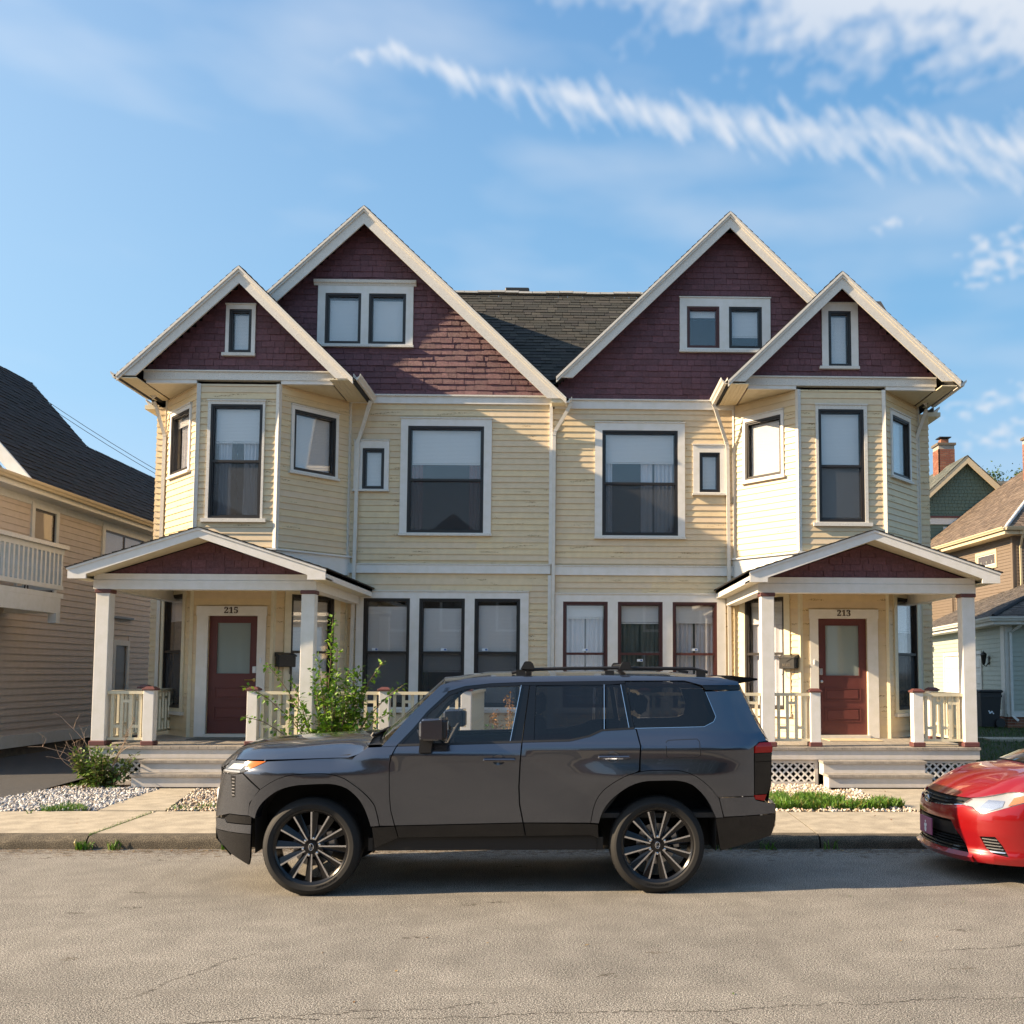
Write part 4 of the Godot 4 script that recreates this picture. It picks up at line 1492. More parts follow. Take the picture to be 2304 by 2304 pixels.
func entrance(xf: Transform3D, dl: float, dr: float, dc: Array, number: int) -> void:
	var top := 2.80
	var low := 0.775
	var is_l := number == 215
	var cas := MB.new()
	cas.box(Vector3(dc[0], 0.725, -0.01), Vector3(dl, top + 0.0, 0.045), xf)
	cas.box(Vector3(dr, 0.725, -0.01), Vector3(dc[1], top + 0.0, 0.045), xf)
	cas.box(Vector3(dc[0] - 0.01, top, -0.01), Vector3(dc[1] + 0.01, dc[3] - 0.005, 0.055), xf)
	var d := part(house, "door", cas, M.white)
	d.set_meta("label", "plum front door under the house number %d" % number)
	trim(d, "threshold", Vector3(dl - 0.02, 0.722, -0.09), Vector3(dr + 0.02, 0.775, 0.07), M.gutter, xf)
	# the leaf with a tall light above two raised panels
	var gl: Array = [dl + 0.125, dr - 0.12, 1.79, top - 0.105]
	var leaf := MB.new()
	for s in [[dl + 0.004, gl[0], low + 0.005, top - 0.004], [gl[1], dr - 0.004, low + 0.005, top - 0.004], [gl[0], gl[1], gl[3], top - 0.004], [gl[0], gl[1], low + 0.005, gl[2]]]:
		leaf.box(Vector3(s[0], s[2], -0.085), Vector3(s[1], s[3], -0.04), xf)
	var lf := part(d, "door_leaf", leaf, M.door_red)
	for y in [[1.36, 1.59], [1.005, 1.245]]:
		var p := MB.new()
		frame_ring(p, xf, [gl[0] - 0.01, gl[1] + 0.01, y[0], y[1]], 0.014, -0.042, -0.028)
		p.bevel(Vector3(gl[0] + 0.035, y[0] + 0.04, -0.045), Vector3(gl[1] - 0.035, y[1] - 0.04, -0.030), 0.008, xf)
		part(d, "door_panel", p, M.door_red)
	var bead := MB.new()
	frame_ring(bead, xf, gl, 0.016, -0.05, -0.032)
	part(d, "glazing_bead", bead, M.door_red)
	var g := MB.new()
	g.box(Vector3(gl[0], gl[2], -0.072), Vector3(gl[1], gl[3], -0.062), xf)
	part(d, "door_glass", g, M.frosted)
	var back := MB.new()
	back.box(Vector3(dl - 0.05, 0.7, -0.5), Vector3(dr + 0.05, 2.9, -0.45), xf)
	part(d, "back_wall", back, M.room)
	var kx := dr - 0.055 if is_l else dl + 0.055
	var kp := MB.new()
	kp.bevel(Vector3(kx - 0.032, 1.815, -0.042), Vector3(kx + 0.032, 1.93, -0.018), 0.006, xf)
	part(d, "keypad", kp, M.sticker if is_l else M.steel)
	var knob := MB.new()
	if is_l:
		knob.bevel(Vector3(kx - 0.16, 1.688, -0.02), Vector3(kx, 1.706, 0.0), 0.006, xf)
		knob.lathe([v2(0.0, 0.03), v2(0.026, 0.026), v2(0.03, 0.0)], 14, xf * Transform3D(Basis(Vector3.RIGHT, PI / 2), Vector3(kx, 1.697, -0.042)))
	else:
		knob.lathe([v2(0.0, 0.075), v2(0.022, 0.07), v2(0.03, 0.05), v2(0.02, 0.03), v2(0.014, 0.0)], 14, xf * Transform3D(Basis(Vector3.RIGHT, PI / 2), Vector3(kx, 1.70, -0.042)))
	part(d, "door_handle", knob, M.brass if is_l else M.steel)
	lettering(d, str(number), 0.105, xf * Transform3D(Basis(), Vector3((dl + dr) / 2.0 - (0.03 if is_l else -0.018), 2.895, 0.06)), M.number)
	var bell := MB.new()
	bell.bevel(Vector3(dr + 0.055, 1.99, 0.045), Vector3(dr + 0.085, 2.08, 0.06), 0.006, xf) if is_l else bell.bevel(Vector3(dl - 0.09, 1.99, 0.045), Vector3(dl - 0.06, 2.08, 0.06), 0.006, xf)
	part(d, "doorbell", bell, M.sticker)


# ---------------------------------------------------------------- porches

func porch(cl: float, cr: float, number: int) -> void:
	var mid := (cl + cr) / 2.0 + 0.0
	var pk := 3.985 if number == 215 else 4.015
	var F := K + 0.4
	var beam := MB.new()
	beam.box(Vector3(cl - 0.15, 3.088, K - 0.21), Vector3(cr + 0.12, 3.228, K))
	beam.box(Vector3(cl - 0.15, 3.232, K - 0.21), Vector3(cr + 0.12, 3.328, K - 0.012))
	var p := part(house, "porch", beam, M.white)
	for s in [[cl - 0.15, cl + 0.03], [cr - 0.06, cr + 0.12]]:
		trim(p, "side_beam", Vector3(s[0], 3.09, W + 0.05), Vector3(s[1], 3.30, K - 0.215), M.white)
	for x in [cl, cr]:
		column(p, x, K - 0.1, 3.088)
	# ceiling boards
	var x := cl + 0.05
	while x < cr - 0.1:
		var mb := MB.new()
		mb.box(Vector3(x, 3.31, W + 0.06), Vector3(x + 0.135, 3.33, K - 0.215))
		part(p, "ceiling_board", mb, M.ivory)
		x += 0.139
	# shingled gable over the beam
	var rise := (pk - 3.37) / 1.905
	var inset := pk - 0.165
	var tri := MB.new()
	tri.prism(PackedVector2Array([v2(mid - (inset - 3.33) / rise, 3.33), v2(mid + (inset - 3.33) / rise, 3.33), v2(mid, inset)]), K - 0.2, K - 0.06)
	var gb := part(p, "porch_gable", tri, M.plum0)
	shingle_rows(p, face(0, K - 0.06, 1, K - 0.06), 3.33, inset - 0.03, func(y): return mid - (inset - y) / rise, func(y): return mid + (inset - y) / rise, [], 0.108, 0.12, 0.32)
	# raking soffit, fascia with a level foot at each end, and the roof
	var rake := MB.new()
	var sof := MB.new()
	var rf := MB.new()
	rf.coloured = true
	var under := MB.new()
	for s in [-1.0, 1.0]:
		var tip := v2(mid + s * 1.905, 3.37)
		rake.prism(PackedVector2Array([v2(mid, pk), tip, tip + v2(0, -0.155), tip + v2(-s * 0.27, -0.155), tip + v2(-s * 0.27, -0.155 + 0.07 + 0.0), v2(mid, pk - 0.145)]), F - 0.03, F)
		rake.prism(PackedVector2Array([v2(mid, pk + 0.004), tip + v2(s * 0.01, 0.004), tip + v2(s * 0.01, -0.03), v2(mid, pk - 0.032)]), F, F + 0.018)
		sof.prism(PackedVector2Array([v2(mid, pk - 0.12), tip + v2(0, -0.12), tip + v2(0, -0.145), v2(mid, pk - 0.15)]), K - 0.06, F - 0.03)
		under.prism(PackedVector2Array([v2(mid, pk), tip, tip + v2(0, -0.06), v2(mid, pk - 0.06)]), W + 0.03, F - 0.031)
		var nrm := Vector2(-(tip - v2(mid, pk)).y, (tip - v2(mid, pk)).x).normalized()
		if nrm.y < 0:
			nrm = -nrm
		shingled_roof(rf, Vector3(mid, pk + 0.004, F + 0.03), Vector3(tip.x + s * 0.03, tip.y, F + 0.03), W + 0.02, nrm, 0.02)
		# eave fascia and soffit along the side
		trim(p, "eave_fascia", Vector3(minf(tip.x, tip.x - s * 0.03), 3.225, W + 0.05), Vector3(maxf(tip.x, tip.x - s * 0.03), 3.366, F - 0.031), M.white)
		var inner: float = (cl - 0.15) if s < 0 else (cr + 0.12)
		trim(p, "eave_soffit", Vector3(minf(tip.x - s * 0.03, inner), 3.225, W + 0.05), Vector3(maxf(tip.x - s * 0.03, inner), 3.24, F - 0.031), M.ivory)
	part(p, "rake_fascia", rake, M.white)
	part(p, "raking_soffit", sof, M.ivory)
	part(p, "roof_deck", under, M.roof_edge)
	part(p, "roof_shingles", rf, M.roof_dark).set_meta("kind", "stuff")
	# steps
	var s0 := -6.325 if number == 215 else 3.785
	var s1 := -4.83 if number == 215 else 5.31
	for q in [[0.535, -15.6, -15.32], [0.362, -15.34, -15.02]]:
		var y: float = q[0]
		trim(p, "tread", Vector3(s0 - 0.015, y - 0.035, q[1] - 0.0), Vector3(s1 + 0.015, y, q[2] + 0.018), M.deck)
		trim(p, "riser", Vector3(s0, y - 0.185, q[2] - 0.04), Vector3(s1, y - 0.036, q[2] - 0.012), M.step_paint)
		for e in [s0, s1 - 0.03]:
			trim(p, "stringer", Vector3(e, 0.14, -15.62), Vector3(e + 0.03, y - 0.036, q[2] - 0.041), M.step_paint)
	# doormat
	var mat_x := -5.85 if number == 215 else 4.75
	var mb := MB.new()
	mb.bevel(Vector3(mat_x - 0.45, DECK + 0.001, -17.55), Vector3(mat_x + 0.45, DECK + 0.014, -17.0), 0.005)
	var dm := MeshInstance3D.new()
	dm.name = numbered("doormat")
	dm.mesh = mb.mesh()
	dm.material_override = M.curtain_grey if number == 215 else M.far_cream
	add_child(dm)
	tag(dm, "thin grey doormat before door 215" if number == 215 else "straw coloured doormat before door 213", "doormat")


func column(p: Node3D, x: float, z: float, top: float) -> void:
	var mb := MB.new()
	mb.bevel(Vector3(x - 0.1, DECK + 0.07, z - 0.1), Vector3(x + 0.1, top - 0.055, z + 0.1), 0.006)
	var c := part(p, "column", mb, M.white)
	var f := MB.new()
	f.bevel(Vector3(x - 0.125, DECK, z - 0.125), Vector3(x + 0.125, DECK + 0.075, z + 0.125), 0.012)
	part(p, "column_base", f, M.plum_flat)
	f = MB.new()
	f.bevel(Vector3(x - 0.118, top - 0.06, z - 0.118), Vector3(x + 0.118, top - 0.001, z + 0.118), 0.01)
	part(p, "column_cap", f, M.plum_flat)


func newel(p: Node3D, x: float, z: float) -> void:
	var mb := MB.new()
	mb.bevel(Vector3(x - 0.078, DECK + 0.06, z - 0.078), Vector3(x + 0.078, 1.555, z + 0.078), 0.005)
	part(p, "railing_post", mb, M.white)
	var f := MB.new()
	f.bevel(Vector3(x - 0.098, DECK, z - 0.098), Vector3(x + 0.098, DECK + 0.07, z + 0.098), 0.01)
	part(p, "post_base", f, M.plum_flat)
	f = MB.new()
	f.bevel(Vector3(x - 0.1, 1.552, z - 0.1), Vector3(x + 0.1, 1.585, z + 0.1), 0.008)
	f.hexa([Vector3(x - 0.085, 1.585, z - 0.085), Vector3(x + 0.085, 1.585, z - 0.085), Vector3(x + 0.085, 1.585, z + 0.085), Vector3(x - 0.085, 1.585, z + 0.085), Vector3(x - 0.05, 1.612, z - 0.05), Vector3(x + 0.05, 1.612, z - 0.05), Vector3(x + 0.05, 1.612, z + 0.05), Vector3(x - 0.05, 1.612, z + 0.05)])
	part(p, "post_cap", f, M.plum_flat)


func railing(p: Node3D, a: Vector3, b: Vector3) -> void:
	# rails and a stepped pattern of balusters between two points of the deck
	var d := b - a
	var n := maxi(2, roundi(d.length() / 0.135))
	var xf := Transform3D(Basis(d.normalized(), Vector3.UP, d.normalized().cross(Vector3.UP)), a)
	var l := d.length()
	for q in [[1.495, 1.54, 0.045], [0.80, 0.838, 0.03]]:
		var mb := MB.new()
		mb.box(Vector3(0, q[0], -q[2]), Vector3(l, q[1], q[2]), xf)
		part(p, "rail", mb, M.ivory)
	for k in n:
		var x := l * (k + 0.5) / n
		var mb := MB.new()
		mb.box(Vector3(x - 0.022, 0.838, -0.018), Vector3(x + 0.022, 1.495, 0.018), xf)
		if k < n - 1:
			var x2 := l * (k + 1.5) / n
			if k % 2 == 1:
				mb.box(Vector3(x + 0.022, 1.365, -0.016), Vector3(x2 - 0.022, 1.41, 0.016), xf)
			if k % 2 == 0:
				mb.box(Vector3(x + 0.022, 0.985, -0.016), Vector3(x2 - 0.022, 1.03, 0.016), xf)
		part(p, "baluster", mb, M.ivory)


func deck() -> void:
	var core := MB.new()
	core.box(Vector3(-7.2, 0.64, W + 0.03), Vector3(-1.5, 0.682, -15.66))
	core.box(Vector3(1.02, 0.64, W + 0.03), Vector3(6.25, 0.682, -15.66))
	var d := part(house, "deck", core, M.deck)
	# boards run front to back
	var x := -7.227
	while x < 6.26:
		var b := minf(x + 0.137, 6.275)
		if b > -1.48 and x < 1.0:
			x += 0.137
			continue
		trim(d, "deck_board", Vector3(x, 0.682, W + 0.03), Vector3(b - 0.005, DECK - rng.randf() * 0.0015, -15.60), M.deck)
		x += 0.137
	trim(d, "deck_fascia", Vector3(-7.21, 0.535, -15.66), Vector3(-1.48, 0.681, -15.625), M.step_paint)
	trim(d, "deck_fascia", Vector3(1.0, 0.535, -15.66), Vector3(6.26, 0.681, -15.625), M.step_paint)
	for s in [-7.21, -1.515, 1.0, 6.225]:
		trim(d, "deck_fascia", Vector3(s, 0.535, W + 0.1), Vector3(s + 0.035, 0.681, -15.661), M.step_paint)
	# framed lattice under the deck
	var z := -15.69
	for f in [[-7.17, -6.34], [-4.82, -3.2], [-3.2, -1.52], [1.05, 2.6], [2.6, 3.78], [5.32, 6.22]]:
		var fr := MB.new()
		frame_ring(fr, Transform3D.IDENTITY, [f[0], f[1], 0.14, 0.534], 0.055, z - 0.02, z + 0.02)
		part(d, "lattice_frame", fr, M.step_paint)
		var r := PackedVector2Array([v2(f[0] + 0.055, 0.195), v2(f[1] - 0.055, 0.195), v2(f[1] - 0.055, 0.48), v2(f[0] + 0.055, 0.48)])
		if f[0] > -4.9 and f[1] < 2.7:
			continue     # hidden behind the parked car: frame only
		for s in [1.0, -1.0]:
			var q: float = f[0] - 0.4
			while q < f[1] + 0.4:
				var c := v2(q, 0.195)
				var e := v2(0.42 * s, 0.42)
				var o := v2(0.02 , 0.0)
				for cut in Geometry2D.intersect_polygons(PackedVector2Array([c - o, c + o, c + e + o, c + e - o]), r):
					var mb := MB.new()
					mb.prism(cut, z - 0.006 if s > 0 else z + 0.0, z - 0.0005 if s > 0 else z + 0.006)
					part(d, "lattice_slat", mb, M.white)
				q += 0.115
	# posts and rails along the front, left to right
	var k := K - 0.1
	for px in [-6.40, -4.842, -2.845, -1.6, 1.13, 3.767, 5.36]:
		newel(d, px, k)
	for s in [[-7.03, -6.478], [-4.764, -4.13], [-3.92, -2.925], [-2.765, -1.68], [1.21, 2.93], [3.14, 3.689], [5.438, 6.06]]:
		railing(d, Vector3(s[0], 0, k), Vector3(s[1], 0, k))
	for x2 in [-1.6, 1.13]:
		railing(d, Vector3(x2, 0, k - 0.08), Vector3(x2, 0, W + 0.06))
	for x2 in [-7.134, 6.165]:
		railing(d, Vector3(x2, 0, k - 0.1), Vector3(x2, 0, -17.3))
		newel(d, x2, -17.38)
		railing(d, Vector3(x2, 0, -17.46), Vector3(x2, 0, W + 0.06))


# ---------------------------------------------------------------- cars

func car_materials() -> void:
	var m := mat("suv_paint", 0.105, 0.115, 0.140, 0.22)
	m.metallic = 0.88
	m.clearcoat_enabled = true
	m.clearcoat = 1.0
	m.clearcoat_roughness = 0.02
	m = mat("red_paint", 0.27, 0.003, 0.005, 0.3)
	m.metallic = 0.25
	m.clearcoat_enabled = true
	m.clearcoat = 1.0
	m.clearcoat_roughness = 0.02
	mat("gloss_black", 0.005, 0.005, 0.006, 0.06)
	mat("trim_black", 0.009, 0.009, 0.010, 0.5)
	mat("liner", 0.02, 0.02, 0.02, 0.9)
	mat("tyre", 0.010, 0.010, 0.010, 0.75)
	mat("tyre_print", 0.006, 0.006, 0.006, 0.6)
	mat("machined", 0.72, 0.72, 0.74, 0.22).metallic = 1.0
	mat("rim_black", 0.007, 0.007, 0.008, 0.22)
	mat("chrome", 0.8, 0.8, 0.82, 0.08).metallic = 1.0
	mat("disc", 0.35, 0.34, 0.33, 0.35).metallic = 1.0
	mat("lamp_red", 0.42, 0.004, 0.004, 0.08)
	mat("lamp_amber", 0.55, 0.13, 0.01, 0.15)
	mat("lamp_silver", 0.36, 0.37, 0.39, 0.3).metallic = 0.3
	mat("cabin", 0.035, 0.035, 0.035, 0.8)
	mat("cabin_grey", 0.10, 0.10, 0.095, 0.8)
	mat("plate_pink", 0.32, 0.09, 0.20, 0.5)
	glass("clear_glass", 0.01, 0.02, 0.018, 0.10)
	glass("tint_glass", 0.004, 0.004, 0.005, 0.80)
	glass("lens", 0.5, 0.5, 0.5, 0.12)


func pv(a: Array) -> PackedVector2Array:
	var p := PackedVector2Array()
	for k in range(0, a.size(), 2):
		p.append(Vector2(a[k], a[k + 1]))
	return p


func eased(a: Array, times := 2) -> Array:
	# rounds the corners of an open line, keeping its ends
	var p := pv(a)
	for t in times:
		var q := PackedVector2Array([p[0]])
		for k in range(1, p.size() - 1):
			q.append(p[k].lerp(p[k - 1], 0.28))
			q.append(p[k].lerp(p[k + 1], 0.28))
		q.append(p[p.size() - 1])
		p = q
	var out := []
	for v in p:
		out.append(v.x)
		out.append(v.y)
	return out


func cut_right(a: Array, x: float) -> Array:
	var out := []
	for k in range(0, a.size(), 2):
		if a[k] <= x:
			out.append_array([a[k], a[k + 1]])
	return out


func cut_left(a: Array, x: float) -> Array:
	var out := []
	for k in range(0, a.size(), 2):
		if a[k] >= x:
			out.append_array([a[k], a[k + 1]])
	return out


func back_again(a: Array) -> Array:
	var out := []
	for k in range(a.size() - 2, -1, -2):
		out.append(a[k])
		out.append(a[k + 1])
	return out


func suv_half(u: float, y: float) -> float:
	var yc := 1.165 + 0.0265 * (u + 0.8)
	var w := 0.0
	var belt := yc + 0.085
	if y <= yc:
		w = 0.978 - 0.040 * pow((yc - y) / 0.6, 1.25)
	elif y <= belt:
		w = 0.978 - 0.050 * (y - yc) / 0.085
	else:
		w = 0.928 - (y - belt) * 0.30
	if y > 1.735:
		w -= 0.10 * pow((y - 1.735) / 0.1, 2)
	var up := y - 0.985
	var hump := exp(-pow(up / (0.09 if up > 0.0 else 0.22), 2)) * (exp(-pow((u + 1.45) / 0.62, 4)) + exp(-pow((u - 1.44) / 0.64, 4)))
	w += 0.030 * hump
	if u < -0.9 and y > 1.0:
		w -= 0.05 * smoothstep(-0.9, -1.3, u) * smoothstep(1.0, 1.14, y)
	var f := maxf(0.0, (-1.60 - u) / 0.75)
	w -= 0.40 * pow(f, 2.5)
	var r := maxf(0.0, (u - 1.70) / 0.78)
	w -= (0.20 + 0.10 * smoothstep(1.2, 1.7, y)) * pow(r, 2.4)
	return w


func suv_skin(side: float, lift := 0.0) -> Callable:
	return func(p: Vector2) -> Vector3: return Vector3(p.x, p.y, side * (suv_half(p.x, p.y) + lift))


func panel(parent: Node3D, called: String, poly: PackedVector2Array, m: Material, sides: Array, lift := 0.0, thick := 0.02, gap := 0.0018, cell := 0.06) -> void:
	var p := poly
	if gap > 0.0:
		var shrunk := Geometry2D.offset_polygon(poly, -gap)
		if shrunk.size() > 0:
			p = shrunk[0]
	for s in sides:
		var mb := MB.new()
		mb.skin(p, cell, suv_skin(s, lift), s, thick)
		if mb.v.size():
			part(parent, called, mb, m)


func band(parent: Node3D, called: String, path: Array, width: float, m: Material, sides: Array, lift := 0.0, thick := 0.012) -> void:
	# a narrow strip along an open line on the skin
	for poly in Geometry2D.offset_polyline(pv(path), width / 2.0, Geometry2D.JOIN_MITER, Geometry2D.END_BUTT):
		panel(parent, called, poly, m, sides, lift, thick, 0.0, 0.08)


func wheel(parent: Node3D, c: Vector3, side: float, turn: float, r: float, rim: float, wide: float, spokes: int, words: Array, detailed: bool) -> void:
	# outer face towards +z of the wheel's own axes
	var xf := Transform3D(Basis(Vector3.RIGHT, PI / 2), Vector3.ZERO)     # lathe axis y -> z
	var place := Transform3D(Basis(Vector3.UP, 0.0 if side > 0 else PI), c)
	var tyre := MB.new()
	var h := wide / 2.0
	tyre.lathe([v2(rim, -h + 0.01), v2(rim + 0.03, -h), v2(r - 0.035, -h + 0.004), v2(r - 0.008, -h + 0.03), v2(r, -h + 0.07), v2(r, h - 0.07), v2(r - 0.008, h - 0.03), v2(r - 0.035, h - 0.004), v2(rim + 0.045, h + 0.004), v2(rim + 0.012, h - 0.002), v2(rim, h - 0.014)], 72, place * xf)
	# tread blocks on the shoulder
	for k in 72:
		var a := TAU * k / 72.0
		var b := Transform3D(Basis(Vector3(0, 0, 1), a), Vector3.ZERO)
		tyre.box(Vector3(r - 0.006, -0.0145, -h + 0.055), Vector3(r + 0.0015, 0.0145, h - 0.062), place * b)
		tyre.box(Vector3(r - 0.02, -0.0145, h - 0.055), Vector3(r - 0.0035, 0.0145, h - 0.036), place * b)
	var w := part(parent, "wheel", tyre, M.tyre)
	var well := MB.new()
	well.lathe([v2(rim + 0.002, -h + 0.01), v2(rim - 0.012, -h + 0.012), v2(rim - 0.035, -0.02), v2(rim - 0.022, h - 0.03), v2(rim - 0.008, h - 0.016), v2(rim + 0.002, h - 0.012)], 60, place * xf)
	part(w, "rim", well, M.rim_black)
	var z := h - 0.035
	for k in spokes:
		var a := TAU * k / spokes + turn
		var b := place * Transform3D(Basis(Vector3(0, 0, 1), a), Vector3.ZERO)
		var blade := MB.new()
		blade.hexa([Vector3(0.055, -0.028, z - 0.055), Vector3(0.055, 0.006, z - 0.05), Vector3(0.055, 0.006, z - 0.006), Vector3(0.055, -0.028, z - 0.028), Vector3(rim - 0.02, -0.052, z - 0.035), Vector3(rim - 0.02, 0.006, z - 0.03), Vector3(rim - 0.02, 0.006, z + 0.004), Vector3(rim - 0.02, -0.052, z - 0.016)], b)
		part(w, "spoke", blade, M.rim_black)
		if detailed:
			var edge := MB.new()
			edge.hexa([Vector3(0.06, -0.002, z - 0.012), Vector3(0.06, 0.009, z - 0.012), Vector3(0.06, 0.009, z - 0.003), Vector3(0.06, -0.002, z - 0.003), Vector3(rim - 0.012, -0.003, z - 0.004), Vector3(rim - 0.012, 0.011, z - 0.004), Vector3(rim - 0.012, 0.011, z + 0.008), Vector3(rim - 0.012, -0.003, z + 0.008)], b)
			part(w, "spoke_edge", edge, M.machined)
	var hub := MB.new()
	hub.lathe([v2(0.10, z - 0.075), v2(0.105, z - 0.03), v2(0.085, z - 0.012), v2(0.045, z - 0.008), v2(0.043, z + 0.006), v2(0.0, z + 0.012)], 36, place * xf)
	part(w, "hub", hub, M.rim_black)
	if detailed:
		for k in 6:
			var a := TAU * k / 6.0 + turn + 0.26
			var nut := MB.new()
			nut.lathe([v2(0.011, z - 0.014), v2(0.0105, z + 0.006), v2(0.0, z + 0.01)], 10, place * Transform3D(Basis(), Vector3(cos(a) * 0.07, sin(a) * 0.07, 0)) * xf)
			part(w, "wheel_nut", nut, M.machined)
		# cap emblem: an upright oval with a slanted bar inside
		var em := MB.new()
		var oval := []
		for k in 25:
			var a := TAU * k / 24.0
			oval.append(place * Vector3(0.019 * cos(a), 0.027 * sin(a), z + 0.013))
		em.tube(oval, 0.003, 0.003, 6)
		em.tube([place * Vector3(-0.004, 0.021, z + 0.013), place * Vector3(-0.010, -0.012, z + 0.013), place * Vector3(0.014, -0.006, z + 0.013)], 0.0026, 0.0026, 6)
		part(w, "cap_emblem", em, M.chrome)
	var disc := MB.new()
	disc.lathe([v2(0.17, z - 0.10), v2(0.17, z - 0.085), v2(0.09, z - 0.085)], 40, place * xf)
	part(w, "brake_disc", disc, M.disc)
	if detailed:
		var cal := MB.new()
		cal.bevel(Vector3(0.115, -0.09, z - 0.12), Vector3(0.20, 0.10, z - 0.05), 0.02, place * Transform3D(Basis(Vector3(0, 0, 1), 0.25), Vector3.ZERO))
		part(w, "brake_caliper", cal, M.disc)
	for t in words:
		# raised lettering bent round the sidewall: [text, centre angle, radius, height]
		var step: float = t[3] * 0.95 / t[2]
		for k in t[0].length():
			if t[0][k] == " ":
				continue
			var a: float = t[1] - (k - (t[0].length() - 1) / 2.0) * step
			lettering(w, t[0][k], t[3], place * Transform3D(Basis(Vector3(0, 0, 1), a - PI / 2), Vector3(cos(a) * t[2], sin(a) * t[2], h + 0.001)) * Transform3D(Basis.from_scale(Vector3(1.05, 1, 0.3)), Vector3.ZERO), M.tyre_print)


func own(parent: Node3D) -> Node3D:
	parent.set_meta("own_axes", true)
	return parent


func arch_liner(parent: Node3D, arch: Array, side: float) -> void:
	# a dark tub behind the wheel opening, following its edge
	var p := pv(arch)
	var lead := PackedVector2Array([Vector2(p[0].x, 0.34)])
	lead.append_array(p)
	lead.append(Vector2(p[p.size() - 1].x, 0.34))
	var mb := MB.new()
	var mid := Vector2((p[0].x + p[p.size() - 1].x) / 2.0, 0.45)
	var rows := []
	for q in lead:
		var o := q + (q - mid).normalized() * 0.012
		rows.append([Vector3(o.x, o.y, side * (suv_half(q.x, q.y) - 0.03)), Vector3(o.x, o.y, side * 0.50)])
	mb.grid(rows, side > 0)
	for i in rows.size() - 1:
		mb.tri(rows[i][1], rows[i + 1][1], Vector3(mid.x, mid.y, side * 0.50), Vector3(0, 0, side))
	part(parent, "wheel_liner", mb, M.liner)


